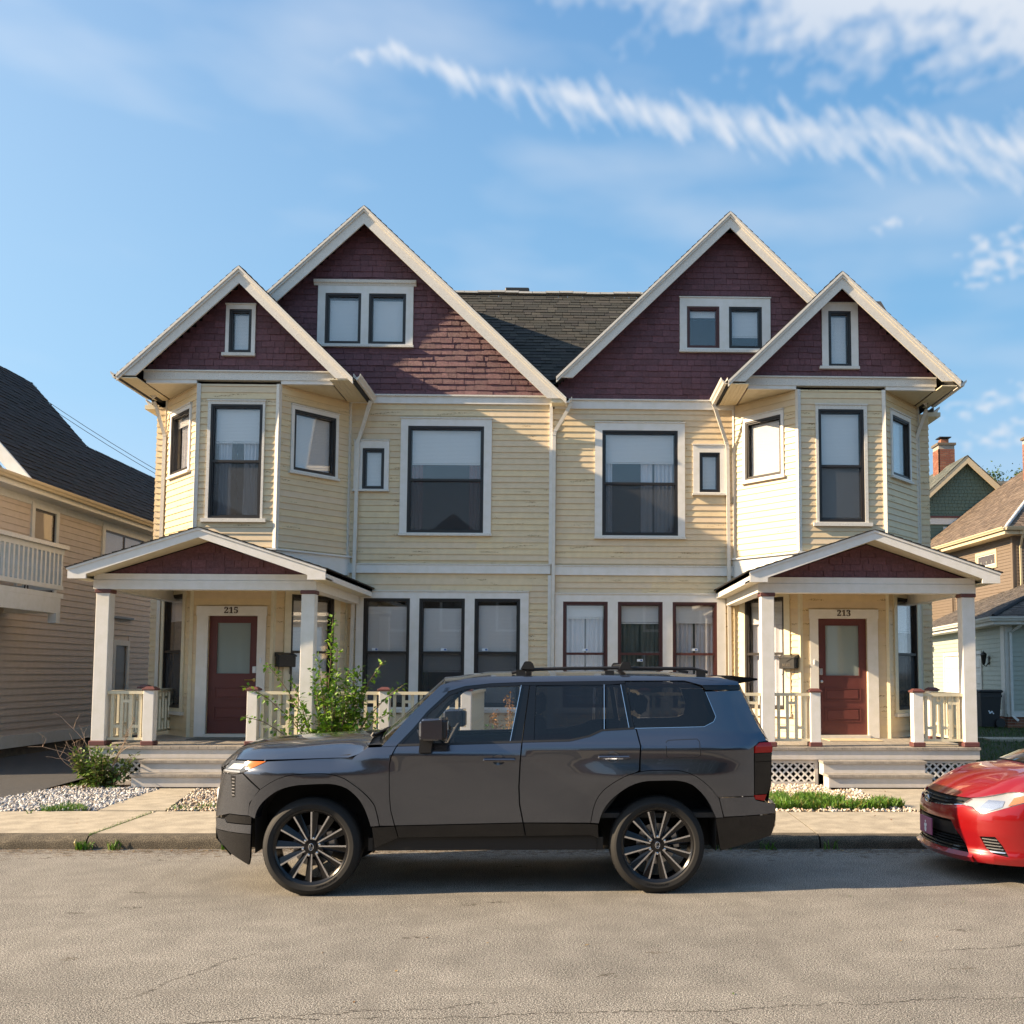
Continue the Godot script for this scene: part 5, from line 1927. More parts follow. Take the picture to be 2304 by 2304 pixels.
func make_suv() -> void:
	var car := own(thing("suv", Vector3(-0.726, 0, -9.60), "dark grey metallic off-road wagon with roof rack feet parked at the kerb", "car"))
	car.rotation.y = 0.028
	var P: Material = M.suv_paint
	var both := [1.0, -1.0]
	var ao := eased([-0.88, 0.572, -0.905, 0.69, -0.93, 0.77, -1.065, 0.903, -1.226, 1.006, -1.45, 1.012, -1.687, 0.99, -1.86, 0.876])
	var ai := eased([-1.905, 0.63, -1.889, 0.707, -1.8, 0.812, -1.645, 0.904, -1.409, 0.923, -1.198, 0.923, -1.063, 0.823, -0.995, 0.704, -0.952, 0.566])
	var bo := eased([0.872, 0.59, 0.908, 0.805, 1.071, 0.945, 1.261, 1.025, 1.46, 1.034, 1.67, 1.031, 1.848, 0.923, 1.957, 0.788])
	var bi := eased([1.929, 0.627, 1.874, 0.748, 1.793, 0.856, 1.67, 0.944, 1.46, 0.945, 1.261, 0.938, 1.084, 0.831, 0.976, 0.711, 0.94, 0.585])
	# painted panels
	panel(car, "front_fender", pv([-1.815, 1.103, -1.435, 1.121, -1.105, 1.138, -0.99, 1.218, -0.755, 1.228, -0.79, 1.154, -0.806, 1.075, -0.803, 0.836, -0.793, 0.704, -0.76, 0.572] + ao + [-2.02, 1.006, -1.913, 1.058]), P, both)
	panel(car, "front_bumper", pv([-2.26, 0.985, -2.1, 0.985, -2.03, 1.0, -1.868, 0.872, -1.96, 0.757, -1.974, 0.652, -2.166, 0.652, -2.33, 0.605, -2.325, 0.70]), P, both)
	panel(car, "bumper_strip", pv([-2.33, 0.600, -2.215, 0.60, -2.195, 0.573, -1.945, 0.576, -1.95, 0.50, -2.33, 0.50]), P, both)
	panel(car, "front_door", pv([-0.75, 1.226, 0.288, 1.262, 0.275, 1.1, 0.266, 0.894, 0.272, 0.747, 0.303, 0.594, -0.755, 0.574, -0.79, 0.704, -0.80, 0.836, -0.803, 1.075, -0.786, 1.154]), P, both)
	panel(car, "rear_door", pv([0.296, 1.262, 0.691, 1.271, 0.80, 1.30, 0.964, 1.357, 1.238, 1.373, 1.255, 1.366, 1.286, 1.23, 1.272, 1.026] + back_again(cut_right(bo, 1.262)) + [0.311, 0.594, 0.28, 0.747, 0.274, 0.894, 0.283, 1.1]), P, both)
	# the near quarter has the fuel flap cut into it
	var quarter := pv([1.263, 1.366, 1.243, 1.378, 1.838, 1.391, 1.925, 1.43, 1.946, 1.474, 1.87, 1.687, 2.194, 1.697, 2.24, 1.60, 2.31, 1.437, 2.40, 1.262, 2.32, 1.256, 2.275, 1.22, 2.272, 1.085, 2.276, 0.80, 1.955, 0.80] + back_again(cut_left(bo, 1.285)) + [1.294, 1.23])
	panel(car, "quarter_panel", quarter, P, both)
	band(car, "fuel_flap_seam", [1.66, 1.134, 1.53, 1.13, 1.51, 1.145, 1.505, 1.26, 1.525, 1.278, 1.66, 1.284], 0.005, M.trim_black, [1.0], 0.0008, 0.0)
	band(car, "fuel_flap_seam", [1.66, 1.284, 1.77, 1.289, 1.79, 1.27, 1.798, 1.155, 1.775, 1.138, 1.66, 1.134], 0.005, M.trim_black, [1.0], 0.0008, 0.0)
	panel(car, "rear_bumper", pv([1.965, 0.795, 2.276, 0.795, 2.29, 0.763, 2.398, 0.735, 2.48, 0.714, 2.487, 0.638, 2.003, 0.632, 1.963, 0.78]), P, both)
	# flares
	panel(car, "wheel_flare", pv(ao + [-1.93, 0.80, -1.958, 0.74, -1.972, 0.655] + ai), P, both, 0.016, 0.09, 0.003)
	panel(car, "wheel_flare", pv(bo + [1.997, 0.627] + bi), P, both, 0.016, 0.09, 0.003)
	# lower black trim
	panel(car, "lower_cladding", pv([-0.945, 0.560, -0.757, 0.568, -0.728, 0.473, -0.92, 0.385]), M.gloss_black, both, 0.004)
	panel(car, "lower_cladding", pv([-0.752, 0.570, 0.305, 0.590, 0.324, 0.482, -0.724, 0.473]), M.gloss_black, both, 0.004)
	panel(car, "lower_cladding", pv([0.313, 0.590, 0.868, 0.583, 0.935, 0.575, 0.94, 0.46, 0.868, 0.487, 0.332, 0.482]), M.gloss_black, both, 0.004)
	panel(car, "front_valance", pv([-2.33, 0.497, -1.95, 0.497, -1.955, 0.30, -1.97, 0.24, -2.15, 0.317, -2.30, 0.42]), M.gloss_black, both, -0.006)
	panel(car, "rear_valance", pv([2.003, 0.628, 2.487, 0.634, 2.48, 0.53, 2.438, 0.446, 1.975, 0.345, 1.93, 0.62]), M.gloss_black, both)
	panel(car, "fog_lamp", pv([-2.24, 0.598, -2.166, 0.648, -1.943, 0.646, -1.947, 0.580, -2.2, 0.577]), M.gloss_black, both, -0.004)
	# lamps
	panel(car, "headlamp", pv([-2.25, 1.0, -2.155, 1.098, -2.0, 1.101, -1.975, 1.032, -2.03, 1.008, -2.1, 0.990, -2.25, 0.989]), M.lens, both, 0.0, 0.0, 0.001)
	panel(car, "headlamp_housing", pv([-2.25, 1.0, -2.155, 1.098, -2.0, 1.101, -1.975, 1.032, -2.03, 1.008, -2.1, 0.990, -2.25, 0.989]), M.gloss_black, both, -0.035, 0.0, 0.001)
	panel(car, "headlamp_reflector", pv([-2.2, 1.025, -2.06, 1.03, -2.02, 1.07, -2.14, 1.07]), M.lamp_silver, both, -0.028, 0.0, 0.0)
	panel(car, "daytime_lamp", pv([-2.23, 1.0, -2.06, 1.003, -2.06, 1.018, -2.23, 1.016]), M.lamp_silver, both, -0.012, 0.0, 0.0)
	panel(car, "side_marker", pv([-2.0, 1.101, -1.825, 1.103, -1.913, 1.06, -1.975, 1.032]), M.lamp_amber, both, 0.0, 0.01, 0.001)
	panel(car, "vent_strip", pv([-2.150, 0.975, -2.10, 0.972, -2.104, 0.80, -2.132, 0.79]), M.gloss_black, both, 0.002, 0.0, 0.0)
	for k in 6:
		var y := 0.81 + k * 0.027
		panel(car, "vent_bar", pv([-2.136, y, -2.108, y, -2.108, y + 0.007, -2.136, y + 0.007]), M.chrome, both, 0.005, 0.004, 0.0)
	panel(car, "tail_lamp", pv([2.28, 1.165, 2.28, 1.22, 2.321, 1.253, 2.43, 1.255, 2.452, 1.209, 2.446, 1.165]), M.lamp_red, both, 0.012, 0.04, 0.001)
	panel(car, "tail_lamp_base", pv([2.276, 1.162, 2.446, 1.162, 2.438, 1.09, 2.276, 1.09]), M.gloss_black, both, 0.008, 0.03, 0.001)
	panel(car, "tail_lamp_base", pv([2.276, 1.087, 2.438, 1.087, 2.43, 0.88, 2.40, 0.81, 2.28, 0.81]), M.gloss_black, both, 0.004, 0.03, 0.001)
	panel(car, "reflector", pv([2.28, 0.806, 2.398, 0.806, 2.372, 0.752, 2.286, 0.77]), M.lamp_red, both, 0.006, 0.02, 0.001)
	# glass
	panel(car, "front_side_window", pv([-0.555, 1.247, 0.193, 1.270, 0.278, 1.735, 0.0, 1.722, -0.2, 1.70, -0.34, 1.645, -0.5, 1.495, -0.60, 1.375]), M.clear_glass, both, -0.012, 0.0, 0.0)
	panel(car, "rear_side_window", pv([0.395, 1.276, 0.692, 1.283, 0.856, 1.317, 0.973, 1.365, 0.979, 1.742, 0.408, 1.728]), M.tint_glass, both, -0.008, 0.0, 0.0)
	panel(car, "rear_side_window", pv([1.0, 1.37, 1.194, 1.38, 1.131, 1.742, 1.003, 1.742]), M.tint_glass, both, -0.008, 0.0, 0.0)
	panel(car, "quarter_window", pv([1.245, 1.381, 1.838, 1.395, 1.92, 1.435, 1.942, 1.476, 1.866, 1.68, 1.825, 1.727, 1.686, 1.77, 1.176, 1.766]), M.tint_glass, both, -0.004, 0.0, 0.0)
	# pillars and seals
	panel(car, "window_pillar", pv([0.193, 1.265, 0.289, 1.268, 0.349, 1.745, 0.282, 1.74]), M.gloss_black, both, -0.006, 0.03, 0.0)
	panel(car, "window_pillar", pv([0.297, 1.268, 0.39, 1.272, 0.405, 1.738, 0.357, 1.745]), M.gloss_black, both, -0.006, 0.03, 0.0)
	panel(car, "window_pillar", pv([1.198, 1.378, 1.242, 1.376, 1.172, 1.768, 1.135, 1.755]), M.gloss_black, both, -0.006, 0.03, 0.0)
	panel(car, "window_pillar", pv([1.872, 1.70, 2.19, 1.70, 2.185, 1.738, 1.84, 1.735]), M.gloss_black, both, -0.004, 0.03, 0.0)
	panel(car, "mirror_sail", pv([-0.745, 1.234, -0.555, 1.247, -0.60, 1.378]), M.gloss_black, both, -0.006, 0.02, 0.0)
	band(car, "window_seal", [-0.735, 1.242, -0.61, 1.378, -0.505, 1.507, -0.34, 1.658, -0.2, 1.714, 0.0, 1.735, 0.3, 1.75, 1.0, 1.756, 1.17, 1.77], 0.03, M.gloss_black, both, -0.003)
	band(car, "belt_strip", [-0.74, 1.236, 0.29, 1.265], 0.018, M.trim_black, both, 0.003)
	band(car, "belt_strip", [0.296, 1.267, 0.691, 1.276, 0.856, 1.310, 0.968, 1.360, 1.238, 1.376], 0.016, M.trim_black, both, 0.003)
	band(car, "window_strip", [0.986, 1.366, 0.991, 1.745], 0.006, M.machined, both, 0.002)
	band(car, "window_strip", [1.197, 1.38, 1.134, 1.745], 0.005, M.machined, both, 0.002)
	band(car, "window_strip", [0.193, 1.272, 0.279, 1.737], 0.005, M.machined, both, 0.002)
	band(car, "window_strip", [1.245, 1.376, 1.838, 1.390, 1.924, 1.431, 1.947, 1.474, 1.868, 1.684], 0.004, M.machined, both, 0.002)
	# roof sides, A pillars
	panel(car, "roof_side", pv([-0.395, 1.668, -0.2, 1.728, 0.02, 1.752, 0.3, 1.764, 1.18, 1.778, 1.69, 1.781, 1.84, 1.741, 2.187, 1.742, 2.17, 1.772, 2.0, 1.808, 1.0, 1.823, 0.0, 1.81, -0.2, 1.79, -0.335, 1.757]), P, both, 0.0, 0.01, 0.0)
	panel(car, "front_pillar", pv([-0.875, 1.225, -0.757, 1.230, -0.62, 1.378, -0.516, 1.510, -0.352, 1.668, -0.30, 1.77, -0.41, 1.735, -0.66, 1.478]), P, both, 0.0, 0.02, 0.0)
	# bonnet: falls from the crown to the fender line at each side
	var rows := []
	for i in 17:
		var f := i / 16.0
		var u := lerpf(-2.27, -0.99, f)
		var edge_y := 1.03 + 0.073 * smoothstep(0.0, 0.12, f) + 0.037 * f + (0.075 * smoothstep(0.9, 1.0, f))
		var half := suv_half(u, edge_y) - 0.003
		var crown := 0.105 * sqrt(smoothstep(0.0, 0.30, f)) + 0.05 * f - 0.075 * smoothstep(0.9, 1.0, f)
		var line := []
		for j in 25:
			var s := j / 12.0 - 1.0
			var a := absf(s)
			line.append(Vector3(u - 0.11 * (1.0 - a * a) * (1.0 - f), edge_y + crown * (1.0 - pow(a, 4.5)) + 0.02 * (1.0 - a), s * half))
		rows.append(line)
	var mb := MB.new()
	mb.grid(rows)
	part(car, "bonnet", mb, P)
	# roof skin
	rows = []
	for i in 21:
		var f := i / 20.0
		var u := lerpf(-0.37, 2.19, f)
		var ty := 1.757 + 0.05 * smoothstep(0.0, 0.16, f) + 0.016 * smoothstep(0.1, 0.55, f) - 0.055 * smoothstep(0.72, 1.0, f)
		var half := suv_half(u, ty)
		var line := []
		for j in 17:
			var s := j / 8.0 - 1.0
			line.append(Vector3(u - 0.06 * (1.0 - s * s) * (1.0 - f), ty + 0.045 * (1.0 - pow(absf(s), 2.5)), s * half))
		rows.append(line)
	mb = MB.new()
	mb.grid(rows)
	part(car, "roof", mb, P)
	# windscreen and rear window
	for q in [[[-0.885, 1.225], [-0.36, 1.76], "windscreen", M.clear_glass, -0.17], [[2.42, 1.262], [2.19, 1.745], "rear_window", M.tint_glass, 0.06]]:
		rows = []
		for i in 9:
			var f := i / 8.0
			var u := lerpf(q[0][0], q[1][0], f)
			var y := lerpf(q[0][1], q[1][1], f)
			var line := []
			for j in 13:
				var s := j / 6.0 - 1.0
				line.append(Vector3(u + q[4] * (1.0 - s * s) * (1.0 - 0.5 * f), y + 0.03 * (1.0 - s * s) * f, s * (suv_half(u, y) - 0.005)))
			rows.append(line)
		mb = MB.new()
		mb.grid(rows, q[4] > 0)
		part(car, q[2], mb, q[3])
	# cowl, wipers
	mb = MB.new()
	mb.grid([[Vector3(-1.0, 1.235, 0.90), Vector3(-1.10, 1.295, 0.5), Vector3(-1.13, 1.30, 0), Vector3(-1.10, 1.295, -0.5), Vector3(-1.0, 1.235, -0.90)], [Vector3(-0.78, 1.245, 0.90), Vector3(-0.93, 1.26, 0.5), Vector3(-1.0, 1.27, 0), Vector3(-0.93, 1.26, -0.5), Vector3(-0.78, 1.245, -0.90)]], false)
	part(car, "cowl", mb, M.trim_black)
	for s in [0.55, -0.1]:
		mb = MB.new()
		mb.tube([Vector3(-1.0, 1.30, s), Vector3(-0.93, 1.345, s - 0.3), Vector3(-0.86, 1.35, s - 0.6)], 0.009, 0.006, 6)
		mb.tube([Vector3(-1.02, 1.285, s), Vector3(-1.0, 1.315, s)], 0.018, 0.018, 8)
		part(car, "wiper", mb, M.trim_black)
	# nose and tail between the sides
	for q in [[[[-2.15, 0.30], [-2.33, 0.42], [-2.335, 0.50]], -0.09, M.gloss_black, "front_valance"], [[[-2.335, 0.50], [-2.335, 0.60], [-2.325, 0.70], [-2.275, 0.90], [-2.262, 0.985]], -0.10, P, "nose"], [[[-2.262, 0.985], [-2.27, 1.035]], -0.10, M.gloss_black, "grille"], [[[2.44, 0.446], [2.487, 0.53], [2.49, 0.635]], 0.05, M.gloss_black, "rear_valance"], [[[2.49, 0.635], [2.485, 0.714], [2.41, 0.735]], 0.05, P, "rear_bumper"], [[[2.41, 0.735], [2.44, 0.9], [2.445, 1.2], [2.41, 1.265]], 0.02, P, "tailgate"]]:
		rows = []
		for p in q[0]:
			var line := []
			for j in 13:
				var s := j / 6.0 - 1.0
				line.append(Vector3(p[0] + q[1] * (1.0 - s * s), p[1], s * (suv_half(p[0], p[1]) - 0.002)))
			rows.append(line)
		mb = MB.new()
		mb.grid(rows, q[1] > 0)
		part(car, q[3], mb, q[2])
	mb = MB.new()
	mb.bevel(Vector3(-2.455, 0.66, -0.155), Vector3(-2.42, 0.80, 0.155), 0.01)
	part(car, "number_plate", mb, M.sticker)
	mb = MB.new()
	mb.prism(pv([2.12, 1.825, 2.36, 1.80, 2.365, 1.785, 2.2, 1.755]), -0.62, 0.62)
	part(car, "roof_spoiler", mb, M.gloss_black)
	# rails, bar feet
	for s in both:
		mb = MB.new()
		var pts := []
		for p in [[0.19, 1.84], [0.33, 1.872], [0.7, 1.884], [1.14, 1.888], [1.8, 1.884], [1.92, 1.852]]:
			pts.append(Vector3(p[0], p[1], s * 0.60))
		mb.tube(pts, 0.014, 0.014, 8)
		for x in [0.27, 1.05, 1.86]:
			mb.box(Vector3(x - 0.04, 1.80, s * 0.60 - 0.014), Vector3(x + 0.04, 1.868, s * 0.60 + 0.014))
		part(car, "roof_rail", mb, M.trim_black)
		for x in [0.33, 1.19]:
			mb = MB.new()
			mb.prism(pv([-0.062, 0.0, 0.058, 0.0, 0.034, 0.062, 0.024, 0.068, -0.018, 0.068, -0.03, 0.06]), s * 0.56, s * 0.64, Transform3D(Basis(), Vector3(x, 1.875, 0)))
			part(car, "rack_foot", mb, M.trim_black)
	for x in [0.33, 1.19]:
		mb = MB.new()
		mb.bevel(Vector3(x - 0.03, 1.905, -0.56), Vector3(x + 0.03, 1.925, 0.56), 0.008)
		part(car, "cross_bar", mb, M.trim_black)
	# door handles with their cups
	for s in both:
		for hx in [[0.10, 1.116], [1.058, 1.138]]:
			var z0 := suv_half(hx[0], hx[1])
			mb = MB.new()
			mb.bevel(Vector3(hx[0] - 0.13, hx[1] - 0.014, s * z0 + (0.018 if s > 0 else -0.042)), Vector3(hx[0] + 0.14, hx[1] + 0.014, s * z0 + (0.042 if s > 0 else -0.018)), 0.01)
			part(car, "door_handle", mb, P)
			mb = MB.new()
			mb.lathe([v2(0.06, 0.0015), v2(0.054, 0.003), v2(0.0, -0.008)], 24, Transform3D(Basis(Vector3(1, 0, 0), Vector3(0, 0, s), Vector3(0, 0.8, 0)), Vector3(hx[0] + 0.0, hx[1], s * (z0 + 0.001))))
			part(car, "handle_cup", mb, P)
		# mirrors
		mb = MB.new()
		var zm: float = s * 1.03
		mb.hexa([Vector3(-0.545, 1.29, zm - 0.09), Vector3(-0.545, 1.455, zm - 0.09), Vector3(-0.33, 1.47, zm - 0.09), Vector3(-0.33, 1.275, zm - 0.09), Vector3(-0.53, 1.30, zm + 0.10), Vector3(-0.53, 1.445, zm + 0.10), Vector3(-0.36, 1.455, zm + 0.10), Vector3(-0.36, 1.295, zm + 0.10)])
		mb.bevel(Vector3(-0.552, 1.283, zm - 0.085), Vector3(-0.36, 1.462, zm + 0.085), 0.035)
		var mr := part(car, "door_mirror", mb, P)
		mb = MB.new()
		mb.bevel(Vector3(-0.40, 1.29, zm - 0.095), Vector3(-0.322, 1.455, zm + 0.095), 0.02)
		part(mr, "mirror_housing", mb, M.trim_black)
		mb = MB.new()
		mb.box(Vector3(-0.3215, 1.305, zm - 0.08), Vector3(-0.3195, 1.44, zm + 0.08))
		part(mr, "mirror_glass", mb, M.chrome)
		mb = MB.new()
		mb.prism(pv([-0.56, 1.18, -0.46, 1.18, -0.445, 1.29, -0.55, 1.29]), s * 0.93, s * 1.02)
		part(mr, "mirror_stalk", mb, M.trim_black)
	# sills, floor, inner shell that darkens the gaps
	mb = MB.new()
	mb.box(Vector3(-0.98, 0.36, -0.88), Vector3(0.98, 0.465, 0.88))
	part(car, "sill", mb, M.trim_black)
	mb = MB.new()
	mb.box(Vector3(-2.05, 0.33, -0.50), Vector3(2.2, 0.62, 0.50))
	mb.box(Vector3(-0.93, 0.465, -0.90), Vector3(0.93, 0.62, 0.90))
	part(car, "underbody", mb, M.liner)
	for s in both:
		mb = MB.new()
		mb.skin(pv([-0.93, 0.60, 0.93, 0.60, 1.28, 1.05, 1.28, 1.33, 0.95, 1.33, 0.7, 1.25, -0.9, 1.19]), 0.2, suv_skin(s, -0.03), s, 0.0)
		mb.skin(pv([1.20, 1.05, 1.9, 0.93, 2.3, 0.80, 2.42, 1.2, 2.2, 1.68, 1.95, 1.68, 1.90, 1.40, 1.24, 1.34]), 0.2, suv_skin(s, -0.03), s, 0.0)
		mb.skin(pv([-2.24, 0.62, -1.98, 0.62, -1.9, 0.80, -1.7, 0.98, -1.1, 1.0, -0.9, 1.19, -1.8, 1.08, -2.2, 0.98]), 0.2, suv_skin(s, -0.03), s, 0.0)
		part(car, "inner_shell", mb, M.liner)
		arch_liner(car, ai, s)
		arch_liner(car, bi, s)
	# cabin
	mb = MB.new()
	mb.bevel(Vector3(-0.80, 0.95, -0.82), Vector3(-0.42, 1.27, 0.82), 0.05)
	part(car, "dashboard", mb, M.cabin)
	mb = MB.new()
	mb.box(Vector3(-0.9, 0.62, -0.86), Vector3(2.2, 0.66, 0.86))
	part(car, "cabin_floor", mb, M.cabin)
	mb = MB.new()
	var wheel_ring := []
	var tilt := Transform3D(Basis(Vector3(0, 0, 1), -0.45), Vector3(-0.36, 1.22, 0.42))
	for k in 25:
		var a := TAU * k / 24.0
		wheel_ring.append(tilt * Vector3(0.0, sin(a) * 0.18, cos(a) * 0.18))
	mb.tube(wheel_ring, 0.016, 0.016, 8)
	mb.tube([tilt * Vector3(0, 0, -0.17), tilt * Vector3(-0.03, -0.02, 0), tilt * Vector3(0, 0, 0.17)], 0.018, 0.018, 6)
	mb.tube([tilt * Vector3(-0.03, 0, 0), tilt * Vector3(-0.3, -0.05, 0)], 0.03, 0.03, 8)
	part(car, "steering_wheel", mb, M.cabin)
	for x in [0.28, 1.18]:
		for z in [0.42, -0.42]:
			mb = MB.new()
			var seat := Transform3D(Basis(Vector3(0, 0, 1), -0.18), Vector3(x, 0.95, z))
			mb.bevel(Vector3(-0.02, 0.0, -0.25), Vector3(0.14, 0.50, 0.25), 0.05, seat)
			mb.bevel(Vector3(0.0, 0.545, -0.13), Vector3(0.10, 0.72, 0.13), 0.04, seat)
			mb.bevel(Vector3(-0.50, -0.12, -0.25), Vector3(0.0, 0.03, 0.25), 0.05, seat)
			part(car, "seat", mb, M.cabin)
	mb = MB.new()
	mb.bevel(Vector3(-0.49, 1.60, -0.12), Vector3(-0.46, 1.68, 0.12), 0.01)
	part(car, "rear_view_mirror", mb, M.cabin)
	# headlining keeps the cabin dark
	mb = MB.new()
	mb.box(Vector3(-0.2, 1.72, -0.70), Vector3(2.1, 1.735, 0.70))
	part(car, "headlining", mb, M.cabin_grey)
	for s in both:
		wheel(car, Vector3(-1.442, 0.40, s * 0.815), s, 0.0, 0.402, 0.306, 0.265, 12, [["DUNLOP", -1.15, 0.336, 0.036], ["GRANDTREK H/T", 2.2, 0.338, 0.026]] if s > 0 else [], s > 0)
		wheel(car, Vector3(1.437, 0.40, s * 0.815), s, 0.26, 0.402, 0.306, 0.265, 12, [["DUNLOP", -1.62, 0.336, 0.036], ["GRANDTREK H/T", 1.5, 0.338, 0.026]] if s > 0 else [], s > 0)


# ---------------------------------------------------------------- red saloon

const RED_LEN := 4.55

func red_inset(y: float, s: float) -> float:
	var ys := [0.12, 0.18, 0.24, 0.32, 0.45, 0.58, 0.66, 0.72, 0.78, 0.9]
	var v := [0.12, 0.03, -0.02, 0.02, 0.0, 0.0, 0.02, 0.06, 0.13, 0.3]
	var r: float = v[0]
	for k in 9:
		if y >= ys[k]:
			r = lerpf(v[k], v[k + 1], clampf((y - ys[k]) / (ys[k + 1] - ys[k]), 0, 1))
	return r * (1.0 - smoothstep(0.7, 1.05, absf(s)))


func red_plan(s: float) -> Vector2:
	s = absf(s)
	if s <= 1.0:
		var th := maxf(s, 1e-4) * PI / 2
		return Vector2(0.62 * (1.0 - pow(maxf(cos(th), 0.0), 2 / 2.2)), 0.888 * pow(sin(th), 2 / 2.2))
	return Vector2(0.62 + (s - 1.0), 0.888)


func red_at(p: Vector2, lift := 0.0) -> Vector3:
	# p.x runs round the nose: 0 in front, 1 where the flank starts, then metres along the flank
	var s := p.x
	var a := red_plan(s)
	var t := (red_plan(absf(s) + 0.01) - a).normalized()
	var i := red_inset(p.y, s) - lift
	var side := 1.0 if s >= 0 else -1.0
	var tuck := 0.03 * smoothstep(1.0, 1.3, absf(s)) * (pow((p.y - 0.62) / 0.4, 2))
	return Vector3(a.x + t.y * i, p.y, side * (a.y - t.x * i - tuck))


func red_panel(parent: Node3D, called: String, poly: PackedVector2Array, m: Material, holes := [], lift := 0.0, thick := 0.02, cell := 0.05) -> void:
	var pieces := [poly]
	for h in holes:
		var next := []
		for q in pieces:
			next.append_array(Geometry2D.clip_polygons(q, h))
		pieces = next
	var mb := MB.new()
	for q in pieces:
		if holes.is_empty() or not Geometry2D.is_polygon_clockwise(q):
			mb.skin(q, cell, func(p: Vector2) -> Vector3: return red_at(p, lift), 1.0, thick)
	if mb.v.size():
		part(parent, called, mb, m)


func red_hood(s: float, f: float) -> Vector3:
	var e := red_at(Vector2(s, 0.735 + 0.085 * smoothstep(0.35, 0.95, absf(s))), 0.0)
	var q := Vector3(1.02 - 0.10 * (1.0 - pow(s, 2)), 1.0 - 0.075 * pow(absf(s), 2.2), 0.80 * sin(s * PI / 2))
	var p := e.lerp(q, f)
	var crease := 0.016 * exp(-pow((absf(s) - 0.52) / 0.10, 2)) * sin(PI * clampf(f * 1.1, 0, 1))
	p.y += 0.085 * sin(PI * f) * (1.0 - 0.4 * absf(s)) * (1.0 - f * 0.4) + crease
	return p


func flip(p: PackedVector2Array) -> PackedVector2Array:
	var q := PackedVector2Array()
	for k in range(p.size() - 1, -1, -1):
		q.append(Vector2(-p[k].x, p[k].y))
	return q


